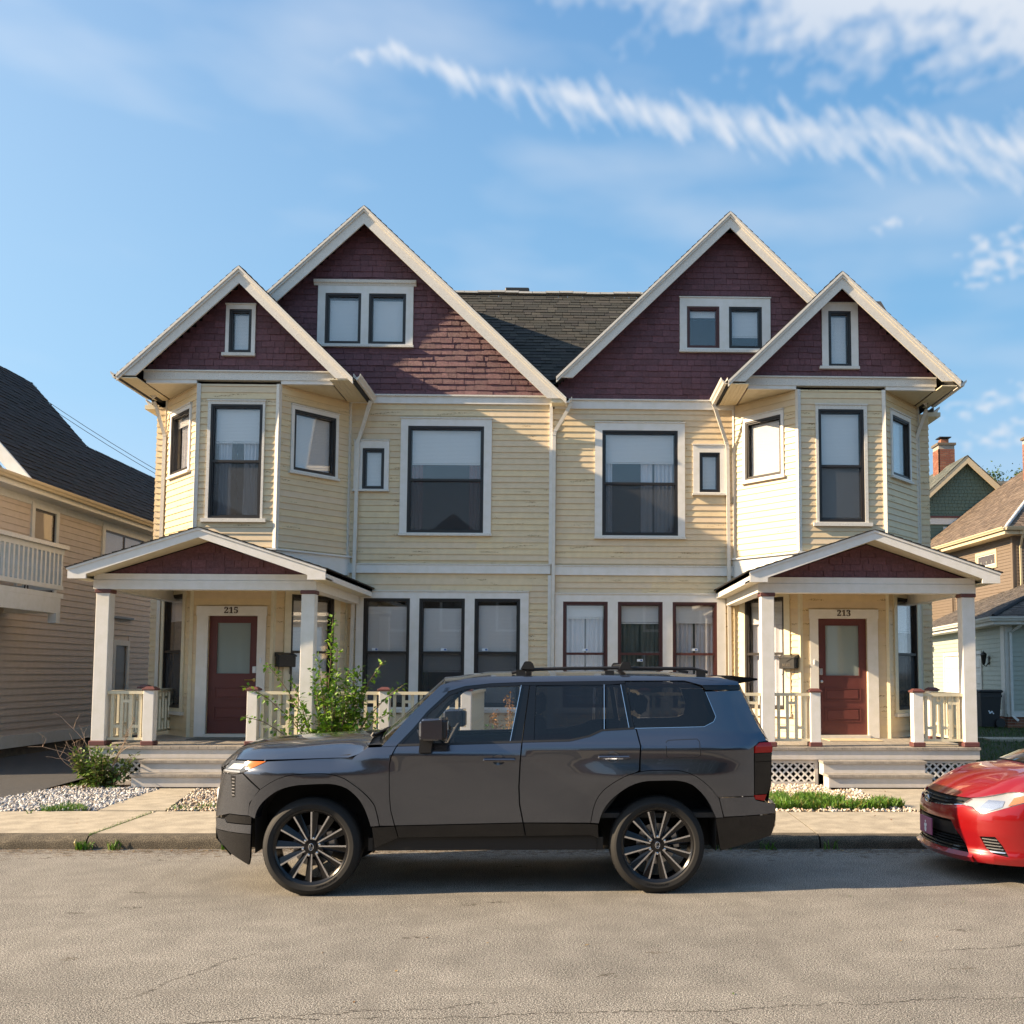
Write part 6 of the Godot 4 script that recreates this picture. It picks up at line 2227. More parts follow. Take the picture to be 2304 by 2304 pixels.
func make_red_car() -> void:
	var car := own(thing("red_car", Vector3(3.40, 0, -9.74), "glossy red saloon with pink front plate, parked behind the grey wagon", "car"))
	var P: Material = M.red_paint
	var lamp := pv([0.37, 0.675, 0.44, 0.735, 0.62, 0.78, 0.86, 0.815, 1.06, 0.84, 1.10, 0.83, 0.95, 0.735, 0.76, 0.675, 0.58, 0.615, 0.52, 0.635, 0.47, 0.665])
	var grille := pv([-0.44, 0.74, -0.37, 0.672, -0.2, 0.645, 0.0, 0.635, 0.2, 0.645, 0.37, 0.672, 0.44, 0.74])
	var mouth := pv([-0.28, 0.53, -0.47, 0.25, 0.47, 0.25, 0.28, 0.53])
	var fog := pv([0.55, 0.42, 0.68, 0.43, 0.735, 0.36, 0.79, 0.265, 0.66, 0.285, 0.6, 0.32])
	var holes := [lamp, flip(lamp), grille, mouth, fog, flip(fog)]
	for q in [[-1.06, -0.67], [-0.67, 0.0], [0.0, 0.67], [0.67, 1.06]]:
		var top := []
		red_panel(car, "front_bumper", pv([q[0], 0.19, q[1], 0.19, q[1], 0.735 if absf(q[1]) < 0.9 else 0.82, q[0], 0.735 if absf(q[0]) < 0.9 else 0.82]), P, holes)
	red_panel(car, "grille", pv([-0.46, 0.745, -0.38, 0.66, 0.0, 0.625, 0.38, 0.66, 0.46, 0.745]), M.liner, [], -0.03, 0.0)
	for y in [0.668, 0.695]:
		red_panel(car, "grille_bar", pv([-0.36, y + 0.004, 0.36, y + 0.004, 0.36, y + 0.014, -0.36, y + 0.014]), M.gloss_black, [], -0.008, 0.012)
	red_panel(car, "grille_chrome", pv([0.06, 0.637, 0.2, 0.647, 0.38, 0.674, 0.38, 0.68, 0.2, 0.655, 0.06, 0.645]), M.chrome, [], 0.003, 0.008)
	red_panel(car, "air_intake", pv([-0.50, 0.235, 0.50, 0.235, 0.30, 0.545, -0.30, 0.545]), M.liner, [], -0.05, 0.0)
	for k in 5:
		var y := 0.268 + k * 0.026
		var w := 0.44 - k * 0.018
		red_panel(car, "intake_bar", pv([-w, y, w, y, w, y + 0.011, -w, y + 0.011]), M.gloss_black, [], -0.012, 0.02)
	red_panel(car, "bumper_beam", pv([-0.33, 0.40, 0.34, 0.40, 0.29, 0.505, -0.28, 0.505]), M.trim_black, [], -0.015, 0.02)
	red_panel(car, "lip", pv([-0.50, 0.19, 0.50, 0.19, 0.50, 0.235, -0.50, 0.235]), P, [], 0.022, 0.05)
	for s in 2:
		var f := fog if s == 0 else flip(fog)
		red_panel(car, "fog_recess", f, M.liner, [], -0.03, 0.0)
		for k in 5:
			var y := 0.295 + k * 0.026
			var bar := pv([0.60 - k * 0.008, y, 0.76 - k * 0.016, y - 0.004, 0.76 - k * 0.016, y + 0.006, 0.60 - k * 0.008, y + 0.010])
			red_panel(car, "fog_bar", bar if s == 0 else flip(bar), M.machined, [], -0.004, 0.012)
		var l := lamp if s == 0 else flip(lamp)
		red_panel(car, "headlamp", l, M.lens, [], 0.002, 0.0)
		red_panel(car, "headlamp_housing", l, M.lamp_silver, [], -0.022, 0.0)
		var eye := pv([0.52, 0.655, 0.60, 0.635, 0.74, 0.685, 0.76, 0.735, 0.60, 0.735])
		red_panel(car, "headlamp_bowl", eye if s == 0 else flip(eye), M.chrome, [], -0.014, 0.01)
		var am := pv([0.79, 0.695, 0.85, 0.765, 1.07, 0.832, 1.085, 0.825, 0.945, 0.74])
		red_panel(car, "turn_lamp", am if s == 0 else flip(am), M.lamp_amber, [], -0.006, 0.004)
		# flank with wheel arches
		var side := []
		side.append_array([1.06, 0.19, 1.06, 0.84, 1.4, 0.885, 2.0, 0.93, 3.2, 0.955, 4.4, 0.96, 4.85, 0.93, 4.93, 0.75, 4.93, 0.30, 4.62, 0.22])
		for k in 13:
			var a := PI * k / 12.0
			side.append_array([4.00 + cos(a) * 0.36, 0.30 + sin(a) * 0.37])
		side.append_array([3.64, 0.20, 1.72, 0.20])
		for k in 13:
			var a := PI * k / 12.0
			side.append_array([1.33 + cos(a) * 0.36, 0.30 + sin(a) * 0.37])
		side.append_array([0.985, 0.19])
		var sp := pv(side)
		red_panel(car, "flank", sp if s == 0 else flip(sp), P, [], 0.0, 0.02, 0.12)
		var zz := 1.0 if s == 0 else -1.0
		wheel(car, Vector3(0.95, 0.315, zz * 0.77), zz, 0.1, 0.315, 0.215, 0.205, 10, [], false)
		wheel(car, Vector3(3.62, 0.315, zz * 0.77), zz, 0.4, 0.315, 0.215, 0.205, 10, [], false)
		# cabin side
		var mb := MB.new()
		mb.hexa([Vector3(1.25, 0.94, zz * 0.84), Vector3(4.15, 0.95, zz * 0.84), Vector3(3.55, 1.40, zz * 0.60), Vector3(2.05, 1.41, zz * 0.60), Vector3(1.25, 0.94, zz * 0.80), Vector3(4.15, 0.95, zz * 0.80), Vector3(3.55, 1.40, zz * 0.56), Vector3(2.05, 1.41, zz * 0.56)])
		part(car, "side_window", mb, M.tint_glass)
		mb = MB.new()
		for q in [[1.12, 0.94, 1.95, 1.42], [2.55, 0.94, 2.62, 1.42], [4.3, 0.95, 3.65, 1.40]]:
			mb.tube([Vector3(q[0], q[1], zz * 0.83), Vector3(q[2], q[3], zz * 0.60)], 0.035, 0.03, 6)
		part(car, "pillar", mb, P)
		mb = MB.new()
		mb.bevel(Vector3(1.55, 0.95, zz * 0.97 - 0.09), Vector3(1.70, 1.08, zz * 0.97 + 0.09), 0.04)
		part(car, "door_mirror", mb, P)
	# bonnet
	var rows := []
	for i in 15:
		var line := []
		for j in 29:
			line.append(red_hood((j / 14.0 - 1.0) * 0.985, i / 14.0))
		rows.append(line)
	var mb := MB.new()
	mb.grid(rows)
	part(car, "bonnet", mb, P)
	# fender tops close the strip between bonnet and flank
	for zz in [1.0, -1.0]:
		mb = MB.new()
		var a := []
		var b := []
		for k in 11:
			var f := k / 10.0
			a.append(red_hood(0.985 * zz, f) - Vector3(0, 0.003, 0))
			b.append(red_at(Vector2(zz * lerpf(0.99, 1.75, f), lerpf(0.825, 0.911, pow(f, 0.9)))))
		mb.grid([a, b], zz > 0)
		part(car, "fender_top", mb, P)
	# screen, roof, tail
	var shapes := [["windscreen", [[1.02, 0.985], [2.0, 1.425]], M.tint_glass, 0.80, 0.58], ["roof", [[2.0, 1.425], [2.8, 1.455], [3.6, 1.41]], P, 0.58, 0.58], ["rear_window", [[3.6, 1.41], [4.25, 1.02]], M.tint_glass, 0.58, 0.74], ["boot_lid", [[4.25, 1.02], [4.5, 1.0], [4.55, 0.75], [4.55, 0.28]], P, 0.80, 0.86]]
	for q in shapes:
		rows = []
		var n: int = q[1].size()
		for i in n:
			var line := []
			for j in 9:
				var s := j / 4.0 - 1.0
				line.append(Vector3(q[1][i][0] - 0.12 * (1.0 - s * s) * (1.0 if q[0] == "windscreen" and i == 0 else 0.0), q[1][i][1] + 0.03 * (1.0 - s * s), s * lerpf(q[3], q[4], float(i) / (n - 1))))
			rows.append(line)
		mb = MB.new()
		mb.grid(rows)
		part(car, q[0], mb, q[2])
	mb = MB.new()
	mb.grid([[Vector3(0.95, 0.975, -0.72), Vector3(0.90, 1.0, 0), Vector3(0.95, 0.975, 0.72)], [Vector3(1.22, 0.985, -0.78), Vector3(1.10, 1.01, 0), Vector3(1.22, 0.985, 0.78)]])
	part(car, "cowl", mb, M.trim_black)
	mb = MB.new()
	mb.tube([Vector3(1.05, 1.03, 0.45), Vector3(1.12, 1.05, 0.1), Vector3(1.15, 1.055, -0.15)], 0.01, 0.007, 6)
	part(car, "wiper", mb, M.trim_black)
	mb = MB.new()
	mb.box(Vector3(0.35, 0.17, -0.62), Vector3(4.4, 0.45, 0.62))
	mb.box(Vector3(0.8, 0.45, -0.70), Vector3(4.4, 0.76, 0.70))
	part(car, "underbody", mb, M.liner)
	# round emblem of three ovals
	var em := MB.new()
	for o in [[0.052, 0.036, 0.0, 0.0], [0.018, 0.034, 0.0, 0.0], [0.034, 0.013, 0.0, 0.018]]:
		var ln := []
		for k in 25:
			var a := TAU * k / 24.0
			ln.append(Vector3(-0.014, 0.672 + o[3] + o[1] * sin(a), o[2] + o[0] * cos(a)))
		em.tube(ln, 0.0045, 0.0045, 6)
	part(car, "emblem", em, M.chrome)
	mb = MB.new()
	mb.lathe([v2(0.054, 0.0), v2(0.05, 0.01), v2(0.0, 0.012)], 28, Transform3D(Basis(Vector3(0, 0.75, 0), Vector3(-1, 0, 0), Vector3(0, 0, 1)), Vector3(0.005, 0.672, 0)))
	part(car, "emblem_base", mb, M.gloss_black)
	# front plate: pink with a pale figure and letters
	mb = MB.new()
	mb.bevel(Vector3(-0.035, 0.345, -0.155), Vector3(-0.02, 0.50, 0.155), 0.004)
	var plate := part(car, "front_plate", mb, M.plate_pink)
	mb = MB.new()
	for q in [[0.0, 0.385, 0.028], [-0.012, 0.42, 0.02], [0.018, 0.425, 0.016], [0.0, 0.455, 0.012]]:
		mb.lathe([v2(q[2], 0.0), v2(q[2] * 0.9, 0.002), v2(0, 0.002)], 12, Transform3D(Basis(Vector3(0, 1, 0), Vector3(-1, 0, 0), Vector3(0, 0, 1)), Vector3(-0.035, q[1], q[0])))
	part(plate, "plate_figure", mb, M.sticker)


# ---------------------------------------------------------------- neighbours

func siding(parent: Node3D, xf: Transform3D, u0: float, u1: float, y0: float, y1: float, holes: Array, step: float, m: Material, single: bool) -> void:
	var y := y0
	var all := MB.new()
	var unit := MB.new()
	var arr := clap_mesh.surface_get_arrays(0)
	unit.v = arr[Mesh.ARRAY_VERTEX]
	unit.n = arr[Mesh.ARRAY_NORMAL]
	while y < y1 - 0.01:
		for s in spans(u0, u1, y, minf(y + step, y1), holes):
			var t := xf * Transform3D(Basis.from_scale(Vector3(s[1] - s[0], minf(step, y1 - y) / CLAP, 1.0)), Vector3(s[0], y, 0))
			if single:
				piece(parent, "clapboard", clap_mesh, t, m)
			else:
				all.add(unit, t)
		y += step
	if not single:
		part(parent, "siding", all, m).set_meta("kind", "stuff")


func plain_window(parent: Node3D, xf: Transform3D, c: Array, t: float, casing: Material, frame: Material, split := 0, behind: Material = null) -> void:
	var cas := MB.new()
	frame_ring(cas, xf, c, t, -0.01, 0.05)
	var w := part(parent, "window", cas, casing)
	var r := [c[0] + t, c[1] - t, c[2] + t, c[3] - t]
	var fr := MB.new()
	frame_ring(fr, xf, r, 0.04, -0.03, 0.02)
	if split == 1:
		fr.box(Vector3((r[0] + r[1]) / 2.0 - 0.025, r[2] + 0.04, -0.03), Vector3((r[0] + r[1]) / 2.0 + 0.025, r[3] - 0.04, 0.02), xf)
	if split == 2:
		fr.box(Vector3(r[0] + 0.04, (r[2] + r[3]) / 2.0 - 0.02, -0.03), Vector3(r[1] - 0.04, (r[2] + r[3]) / 2.0 + 0.02, 0.02), xf)
	part(w, "frame", fr, frame)
	var g := MB.new()
	g.box(Vector3(r[0] + 0.02, r[2] + 0.02, 0.0), Vector3(r[1] - 0.02, r[3] - 0.02, 0.004), xf)
	part(w, "pane", g, M.pane)
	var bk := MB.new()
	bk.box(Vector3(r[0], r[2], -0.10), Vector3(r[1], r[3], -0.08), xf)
	part(w, "blind", bk, behind if behind else M.room)  # where no hanging is given, a dark sheet stands for the room


func make_neighbours() -> void:
	# ---- left: tan house across the drive
	var X := -10.5
	var hs := thing("tan_house", Vector3(-13.5, 0.2, -25), "tan clapboard house with steep dark roof across the driveway", "house")
	var xf := face(X, -16.0, X, -36.0)
	var holes := [[3.9, 4.95, 3.30, 5.12], [6.9, 9.25, 4.0, 5.14], [7.65, 8.5, 0.3, 2.55]]
	var wl := part(hs, "wall", backing(xf, 0, 20, 0.45, 5.2, []), M.tan_siding)
	siding(wl, xf, 0, 20, 0.62, 5.2, holes, 0.128, M.tan_siding, true)
	trim(wl, "skirt_board", Vector3(X, 0.40, -36), Vector3(X + 0.04, 0.63, -16), M.far_white)
	trim(hs, "foundation", Vector3(X - 5.6, 0.05, -36), Vector3(X - 0.03, 0.45, -17.2), M.stone)
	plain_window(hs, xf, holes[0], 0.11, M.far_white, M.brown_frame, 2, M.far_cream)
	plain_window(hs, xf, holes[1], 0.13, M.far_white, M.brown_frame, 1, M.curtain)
	var dr := MB.new()
	frame_ring(dr, xf, holes[2], 0.12, -0.01, 0.05)
	var door := part(hs, "door", dr, M.far_white)
	trim(door, "door_leaf", Vector3(7.77, 0.3, -0.02), Vector3(8.38, 2.43, 0.01), M.bronze_grey, xf)
	for q in [[1.5, 1.72], [1.8, 2.3], [0.5, 1.3]]:
		trim(door, "door_panel", Vector3(7.85, q[0], 0.01), Vector3(8.3, q[1], 0.02), M.bronze_grey, xf)
	trim(hs, "conduit", Vector3(X + 0.02, 3.05, -22.9), Vector3(X + 0.08, 3.1, -24.6), M.bronze_grey)
	trim(hs, "corner_board", Vector3(X, 0.62, -28.2), Vector3(X + 0.05, 5.2, -28.05), M.far_white)
	trim(hs, "soffit", Vector3(X - 0.1, 5.2, -36), Vector3(X + 0.36, 5.26, -16), M.far_white)
	trim(hs, "frieze_board", Vector3(X, 5.06, -36), Vector3(X + 0.03, 5.2, -16), M.far_white)
	gutter_run(hs, Vector3(X + 0.36, 5.40, -36), Vector3(X + 0.36, 5.40, -16), Vector3(1, 0, 0), M.far_cream)
	trim(hs, "eave_fascia", Vector3(X + 0.33, 5.22, -36), Vector3(X + 0.358, 5.40, -16), M.far_white)
	var along := Vector3(0, 0, -1)
	var up := Vector3(-3.1, 3.46, 0).normalized()
	var o := Vector3(-10.1, 5.38, -19.2)
	var outline := PackedVector2Array([v2(0, 0), v2(17, 0), v2(17, 2.55), v2(5.62, 2.55), v2(5.62, 2.6), v2(5.66, 4.65), v2(0, 4.65)])
	var base := MB.new()
	base.prism(outline, -0.06, 0.0, Transform3D(Basis(along, up, along.cross(up)), o))
	var rf := part(hs, "roof", base, M.roof_edge)
	var sh := MB.new()
	sh.coloured = true
	slope_shingles(sh, o, along, up, outline, [Color(0.022, 0.024, 0.030), Color(0.030, 0.031, 0.038), Color(0.017, 0.019, 0.024)], 0.145)
	part(rf, "roof_shingles", sh, M.roof_dark).set_meta("kind", "stuff")
	base = MB.new()
	base.prism(pv([-13.2, 8.84, -16.3, 5.38, -16.25, 5.3, -13.2, 8.74]), -24.86, -19.2)
	base.prism(pv([-11.8, 7.27, -13.5, 5.38, -13.45, 5.3, -11.8, 7.17]), -36, -24.8)
	part(rf, "far_slope", base, M.roof_edge)
	# front gable with its white rake
	var rk := MB.new()
	rk.prism(pv([-10.05, 5.36, -13.2, 8.86, -13.2, 8.55, -10.35, 5.36]), -19.2, -19.14)
	part(hs, "rake_board", rk, M.far_white)
	var gw := MB.new()
	gw.prism(pv([-10.4, 5.2, -16.0, 5.2, -13.2, 8.5]), -19.45, -19.35)
	part(hs, "gable", gw, M.far_white)
	gw = MB.new()
	gw.box(Vector3(-16, 0.4, -36), Vector3(-15.9, 5.2, -16))
	gw.box(Vector3(-16, 0.4, -16.1), Vector3(-10.55, 5.2, -16.0))
	gw.box(Vector3(-16, 5.2, -19.3), Vector3(-10.5, 5.3, -16.0))
	gw.box(Vector3(-16, 0.4, -36.1), Vector3(-10.55, 5.2, -36.0))
	part(hs, "outer_wall", gw, M.tan_siding)
	# balcony
	var bal := trim(hs, "balcony", Vector3(X, 3.18, -19.3), Vector3(-9.5, 3.27, -16.0), M.far_white)
	trim(bal, "balcony_beam", Vector3(-9.6, 2.90, -19.1), Vector3(-9.5, 3.179, -16.0), M.far_white)
	trim(bal, "balcony_beam", Vector3(X, 2.90, -19.2), Vector3(-9.5, 3.179, -19.101), M.far_white)
	trim(bal, "bracket", Vector3(-9.62, 2.72, -19.14), Vector3(-9.47, 2.90, -19.0), M.far_white)
	trim(bal, "rail", Vector3(-9.60, 4.10, -19.3), Vector3(-9.42, 4.17, -16.0), M.white_worn)
	trim(bal, "rail", Vector3(-9.55, 4.0, -19.26), Vector3(-9.49, 4.095, -16.0), M.far_white)
	trim(bal, "rail", Vector3(-9.55, 3.34, -19.26), Vector3(-9.49, 3.42, -16.0), M.far_white)
	trim(bal, "rail", Vector3(X, 4.10, -19.32), Vector3(-9.601, 4.17, -19.2), M.white_worn)
	trim(bal, "rail", Vector3(X, 3.34, -19.29), Vector3(-9.56, 3.42, -19.24), M.far_white)
	var z := -19.2
	while z < -16.1:
		trim(bal, "baluster", Vector3(-9.54, 3.42, z - 0.03), Vector3(-9.495, 4.0, z + 0.03), M.far_white)
		z += 0.15
	for k in 6:
		var x := -10.4 + k * 0.15
		trim(bal, "baluster", Vector3(x, 3.42, -19.285), Vector3(x + 0.05, 4.1, -19.245), M.far_white)
	# teal folding chair on the balcony
	var ch := own(thing("folding_chair", Vector3(-9.95, 3.27, -18.35), "teal folding chair standing on the white balcony", "chair"))
	ch.rotation.y = 0.6
	var mb := MB.new()
	mb.bevel(Vector3(-0.22, 0.45, -0.02), Vector3(0.22, 0.86, 0.01), 0.01, Transform3D(Basis(Vector3.RIGHT, -0.2), Vector3(0, 0, -0.14)))
	part(ch, "backrest", mb, M.teal)
	mb = MB.new()
	mb.bevel(Vector3(-0.22, 0.40, -0.22), Vector3(0.22, 0.43, 0.2), 0.01)
	part(ch, "seat", mb, M.teal)
	for s in [-0.23, 0.23]:
		for q in [[Vector3(s, 0, 0.25), Vector3(s, 0.9, -0.36)], [Vector3(s, 0, -0.3), Vector3(s, 0.42, 0.2)]]:
			mb = MB.new()
			mb.tube([q[0], q[1]], 0.012, 0.012, 6)
			part(ch, "leg", mb, M.black_metal)
	# ---- wires behind
	for k in 2:
		var pts := []
		for j in 13:
			var f := j / 12.0
			pts.append(Vector3(lerpf(-19.2, -10.0, f), lerpf(12.0, 6.35, f) - 0.25 * sin(f * PI) + 0.12 * k, -32.0 - k * 0.3))
		mb = MB.new()
		mb.tube(pts, 0.009, 0.009, 5)
		var wire := MeshInstance3D.new()
		wire.name = numbered("overhead_wire")
		wire.mesh = mb.mesh()
		wire.material_override = M.black_metal
		add_child(wire)
		tag(wire, ["upper of two thin dark wires slanting behind the tan house roof", "lower of two thin dark wires slanting behind the tan house roof"][1 - k], "wire", "service wires")
	# ---- right: sage garage
	var c := Vector3(11.45, 0, -26.7)
	var back := Vector3(0.129, 0, -0.992)
	var gar := thing("garage", Vector3(15, 0.4, -31), "pale sage garage with hipped roof, panelled door and brick base", "garage")
	var far := c + back * 11.0
	var side := face(far.x, far.z, c.x, c.z)
	# seen from the left the wall runs from its far end to the near corner
	var right := Vector3(0.992, 0, 0.129)
	var gx := 11.0
	var gdoor := [gx - 6.9, gx - 2.25, 0.5, 2.5]
	var gdoor2 := [gx - 10.6, gx - 8.6, 0.5, 2.42]
	var gwall := part(gar, "wall", backing(side, 0, gx, 0.75, 3.15, []), M.sage)
	siding(gwall, side, 0, gx - 0.3, 0.8, 3.15, [gdoor, gdoor2], 0.125, M.sage, true)
	var p1 := c + right * 6.5
	var front := face(c.x, c.z, p1.x, p1.z)
	var gfront := part(gar, "wall", backing(front, 0, 6.5, 0.75, 3.15, []), M.sage)
	siding(gfront, front, 0.15, 6.5, 0.8, 3.15, [], 0.125, M.sage, true)
	for q in [[side, gx - 0.32, gx + 0.02], [front, -0.02, 0.16]]:
		trim(gar, "corner_board", Vector3(q[1], 0.8, 0.0), Vector3(q[2], 3.15, 0.045), M.far_white, q[0])
		trim(gar, "skirt_board", Vector3(0, 0.72, 0.0) if q[1] > 1 else Vector3(0, 0.72, 0), Vector3(gx if q[1] > 1 else 6.5, 0.86, 0.05), M.far_white, q[0])
	for q in [[side, 0.0, gx], [front, 0.0, 6.5]]:
		var mo := MB.new()
		mo.box(Vector3(q[1], 0.3, -0.2), Vector3(q[2], 0.72, -0.012), q[0])
		var bb := part(gar, "brick_base", mo, M.mortar)
		for row in 5:
			var u: float = q[1] + (0.0 if row % 2 == 0 else -0.1)
			while u < q[2]:
				if (q[2] > 8 and u > gx - 2.2) or (q[2] < 8 and u < 3.0):
					var bm := MB.new()
					bm.box(Vector3(maxf(u, q[1]), 0.36 + row * 0.075, -0.05), Vector3(minf(u + 0.2, q[2]), 0.36 + row * 0.075 + 0.062, rng.randf_range(0.0, 0.004)), q[0])
					part(bb, "brick", bm, M.brick if rng.randf() < 0.6 else M.brick2)
				u += 0.212
	for d in [gdoor, gdoor2]:
		var cas := MB.new()
		frame_ring(cas, side, d, 0.1, -0.01, 0.05)
		var gd := part(gar, "garage_door", cas, M.far_white)
		if d == gdoor2:
			trim(gd, "door_leaf", Vector3(d[0] + 0.1, d[2], 0.0), Vector3(d[1] - 0.1, d[3] - 0.1, 0.02), M.far_cream, side)
			continue
		for row in 4:
			var y0 := 0.55 + row * 0.46
			trim(gd, "door_section", Vector3(d[0] + 0.1, y0, 0.0), Vector3(d[1] - 0.1, y0 + 0.45, 0.012), M.far_white, side)
			for k in 6:
				var u0: float = d[0] + 0.2 + k * 0.73
				var bm := MB.new()
				bm.bevel(Vector3(u0, y0 + 0.08, 0.005), Vector3(u0 + 0.58, y0 + 0.37, 0.03), 0.015, side)
				part(gd, "door_panel", bm, M.far_white)
	# roof: eave overhang, hip from the near corner
	var oc := c - back * 0.4 - right * 0.4
	var ofar := far - right * 0.4
	var op := p1 - back * 0.4
	var h0 := Vector3(oc.x, 3.32, oc.z)
	var run := 3.65
	var apex := h0 + (back + right) * run + Vector3(0, 1.75, 0)
	var apex2 := Vector3(ofar.x, 3.32, ofar.z) + right * run + Vector3(0, 1.75, 0)
	var roof := MB.new()
	roof.quad(h0, Vector3(ofar.x, 3.32, ofar.z), apex2, apex, Vector3(-1, 1, 0))
	roof.tri(h0, apex, Vector3(op.x, 3.32, op.z), Vector3(0, 1, 1))
	roof.quad(Vector3(op.x, 3.32, op.z), apex, apex2, Vector3(op.x + 1.4, 3.32, op.z - 11), Vector3(1, 1, 0))
	var gr := part(gar, "roof", roof, M.roof_edge)
	var gs := MB.new()
	gs.coloured = true
	var su := (right * run + Vector3(0, 1.75, 0)).normalized()
	var sl := sqrt(run * run + 1.75 * 1.75)
	var tones := [Color(0.20, 0.17, 0.15), Color(0.25, 0.21, 0.175), Color(0.165, 0.145, 0.13)]
	slope_shingles(gs, h0, back, su, PackedVector2Array([v2(0, 0), v2(11, 0), v2(11, sl), v2(run, sl)]), tones, 0.15)
	var fu := (back * run + Vector3(0, 1.75, 0)).normalized()
	slope_shingles(gs, h0, right, fu, PackedVector2Array([v2(0, 0), v2(6.9, 0), v2(run, sl)]), tones, 0.15)
	part(gr, "roof_shingles", gs, M.roof_tan).set_meta("kind", "stuff")
	var hip := MB.new()
	for k in 18:
		var a := h0.lerp(apex, k / 18.0) + Vector3(0, 0.03, 0)
		var b := h0.lerp(apex, (k + 1.05) / 18.0) + Vector3(0, 0.045, 0)
		hip.tube([a, b], 0.06, 0.06, 6)
	part(gr, "hip_cap", hip, M.roof_edge)
	trim(gar, "eave_fascia", Vector3(0.0, 3.13, 0.36), Vector3(gx + 0.4, 3.30, 0.40), M.far_white, side)
	trim(gar, "eave_fascia", Vector3(-0.36, 3.13, 0.36), Vector3(6.9, 3.30, 0.40), M.far_white, front)
	trim(gar, "soffit", Vector3(0, 3.12, -0.02), Vector3(gx + 0.36, 3.16, 0.36), M.far_white, side)
	trim(gar, "soffit", Vector3(0, 3.12, -0.02), Vector3(6.9, 3.16, 0.36), M.far_white, front)
	gutter_run(gar, side * Vector3(gx + 0.5, 3.33, 0.40), side * Vector3(0, 3.33, 0.40), side.basis.z, M.far_white)
	gutter_run(gar, front * Vector3(6.9, 3.33, 0.40), front * Vector3(-0.5, 3.33, 0.40), front.basis.z, M.far_white)
	pipe(gar, [front * Vector3(0.34, 3.22, 0.42), front * Vector3(0.30, 3.10, 0.30), front * Vector3(0.10, 2.92, 0.09), front * Vector3(0.10, 0.75, 0.09), front * Vector3(0.22, 0.62, 0.2)], M.far_white)
	# wall lantern and flood lamps, unlit
	var lx := side * Vector3(gx - 1.55, 2.25, 0.16)
	var lan := thing("wall_lantern", lx - Vector3(0, 0.2, 0), "black carriage lantern on the sage garage wall", "lantern")
	mb = MB.new()
	mb.lathe([v2(0.0, -0.17), v2(0.03, -0.15), v2(0.05, -0.1), v2(0.085, 0.1), v2(0.1, 0.11), v2(0.07, 0.17), v2(0.02, 0.2), v2(0.0, 0.25)], 8, Transform3D(Basis(), lx))
	part(lan, "lantern_body", mb, M.black_metal)
	mb = MB.new()
	mb.tube([side * Vector3(gx - 1.55, 2.2, 0.0), side * Vector3(gx - 1.55, 2.05, 0.1), lx - Vector3(0, 0.16, 0)], 0.015, 0.015, 6)
	mb.bevel(Vector3(gx - 1.61, 2.1, 0.022), Vector3(gx - 1.49, 2.34, 0.04), 0.01, side)
	part(lan, "bracket", mb, M.black_metal)
	var fl := thing("flood_lamp", side * Vector3(gx - 8.5, 2.75, 0.1), "twin flood lamp under the garage eave", "lamp")
	for s in [-0.12, 0.12]:
		mb = MB.new()
		mb.lathe([v2(0.0, -0.1), v2(0.05, -0.08), v2(0.075, 0.04), v2(0.06, 0.05), v2(0.0, 0.03)], 10, side * Transform3D(Basis(Vector3.RIGHT, 1.9), Vector3(gx - 8.5 + s, 2.72, 0.14)))
		part(fl, "lamp_head", mb, M.far_white)
	mb = MB.new()
	mb.bevel(Vector3(gx - 8.6, 2.70, 0.0), Vector3(gx - 8.4, 2.85, 0.06), 0.01, side)
	part(fl, "mount", mb, M.far_white)
	# ---- wheeled bin
	var bin := own(thing("wheeled_bin", Vector3(10.95, 0.43, -26.9), "black wheeled rubbish bin with white sticker beside the garage", "bin"))
	bin.rotation.y = 0.1
	mb = MB.new()
	mb.hexa([Vector3(-0.24, 0.03, -0.25), Vector3(0.24, 0.03, -0.25), Vector3(0.24, 0.03, 0.25), Vector3(-0.24, 0.03, 0.25), Vector3(-0.29, 0.92, -0.32), Vector3(0.29, 0.92, -0.32), Vector3(0.29, 0.92, 0.32), Vector3(-0.29, 0.92, 0.32)])
	part(bin, "body", mb, M.bin)
	mb = MB.new()
	mb.bevel(Vector3(-0.32, 0.92, -0.36), Vector3(0.34, 0.99, 0.35), 0.03)
	part(bin, "lid", mb, M.bin)
	mb = MB.new()
	mb.box(Vector3(-0.30, 0.80, -0.33), Vector3(0.30, 0.86, 0.33))
	part(bin, "collar", mb, M.bin)
	for s in [-1.0, 1.0]:
		mb = MB.new()
		mb.lathe([v2(0.0, -0.03), v2(0.13, -0.03), v2(0.13, 0.03), v2(0.0, 0.03)], 18, Transform3D(Basis(Vector3.RIGHT, PI / 2), Vector3(0.25, 0.13, s * 0.29)))
		part(bin, "wheel", mb, M.bin)
	mb = MB.new()
	for q in [[-0.02, 0.40, 0.03], [0.03, 0.42, 0.028], [0.07, 0.38, 0.02], [-0.05, 0.44, 0.02]]:
		mb.lathe([v2(q[2], 0.0), v2(0.0, 0.001)], 7, Transform3D(Basis(Vector3.RIGHT, PI / 2 - 0.08), Vector3(q[0], q[1], 0.286)))
	part(bin, "sticker", mb, M.sticker)
	# ---- brown house
	var bh := thing("brown_house", Vector3(19, 0.5, -39), "dark brown clapboard house with tan hipped roof behind the garage", "house")
	var bc := Vector3(14.93, 0, -34.0)
	var bb2 := Vector3(-0.05, 0, -0.9987)
	var br := Vector3(0.9987, 0, -0.05)
	var bfar := bc + bb2 * 11.0
	var bs := face(bfar.x, bfar.z, bc.x, bc.z)
	var bf := face(bc.x, bc.z, (bc + br * 9).x, (bc + br * 9).z)
	var bw := part(bh, "wall", backing(bs, 0, 11, 0.4, 6.5, []), M.brown_siding)
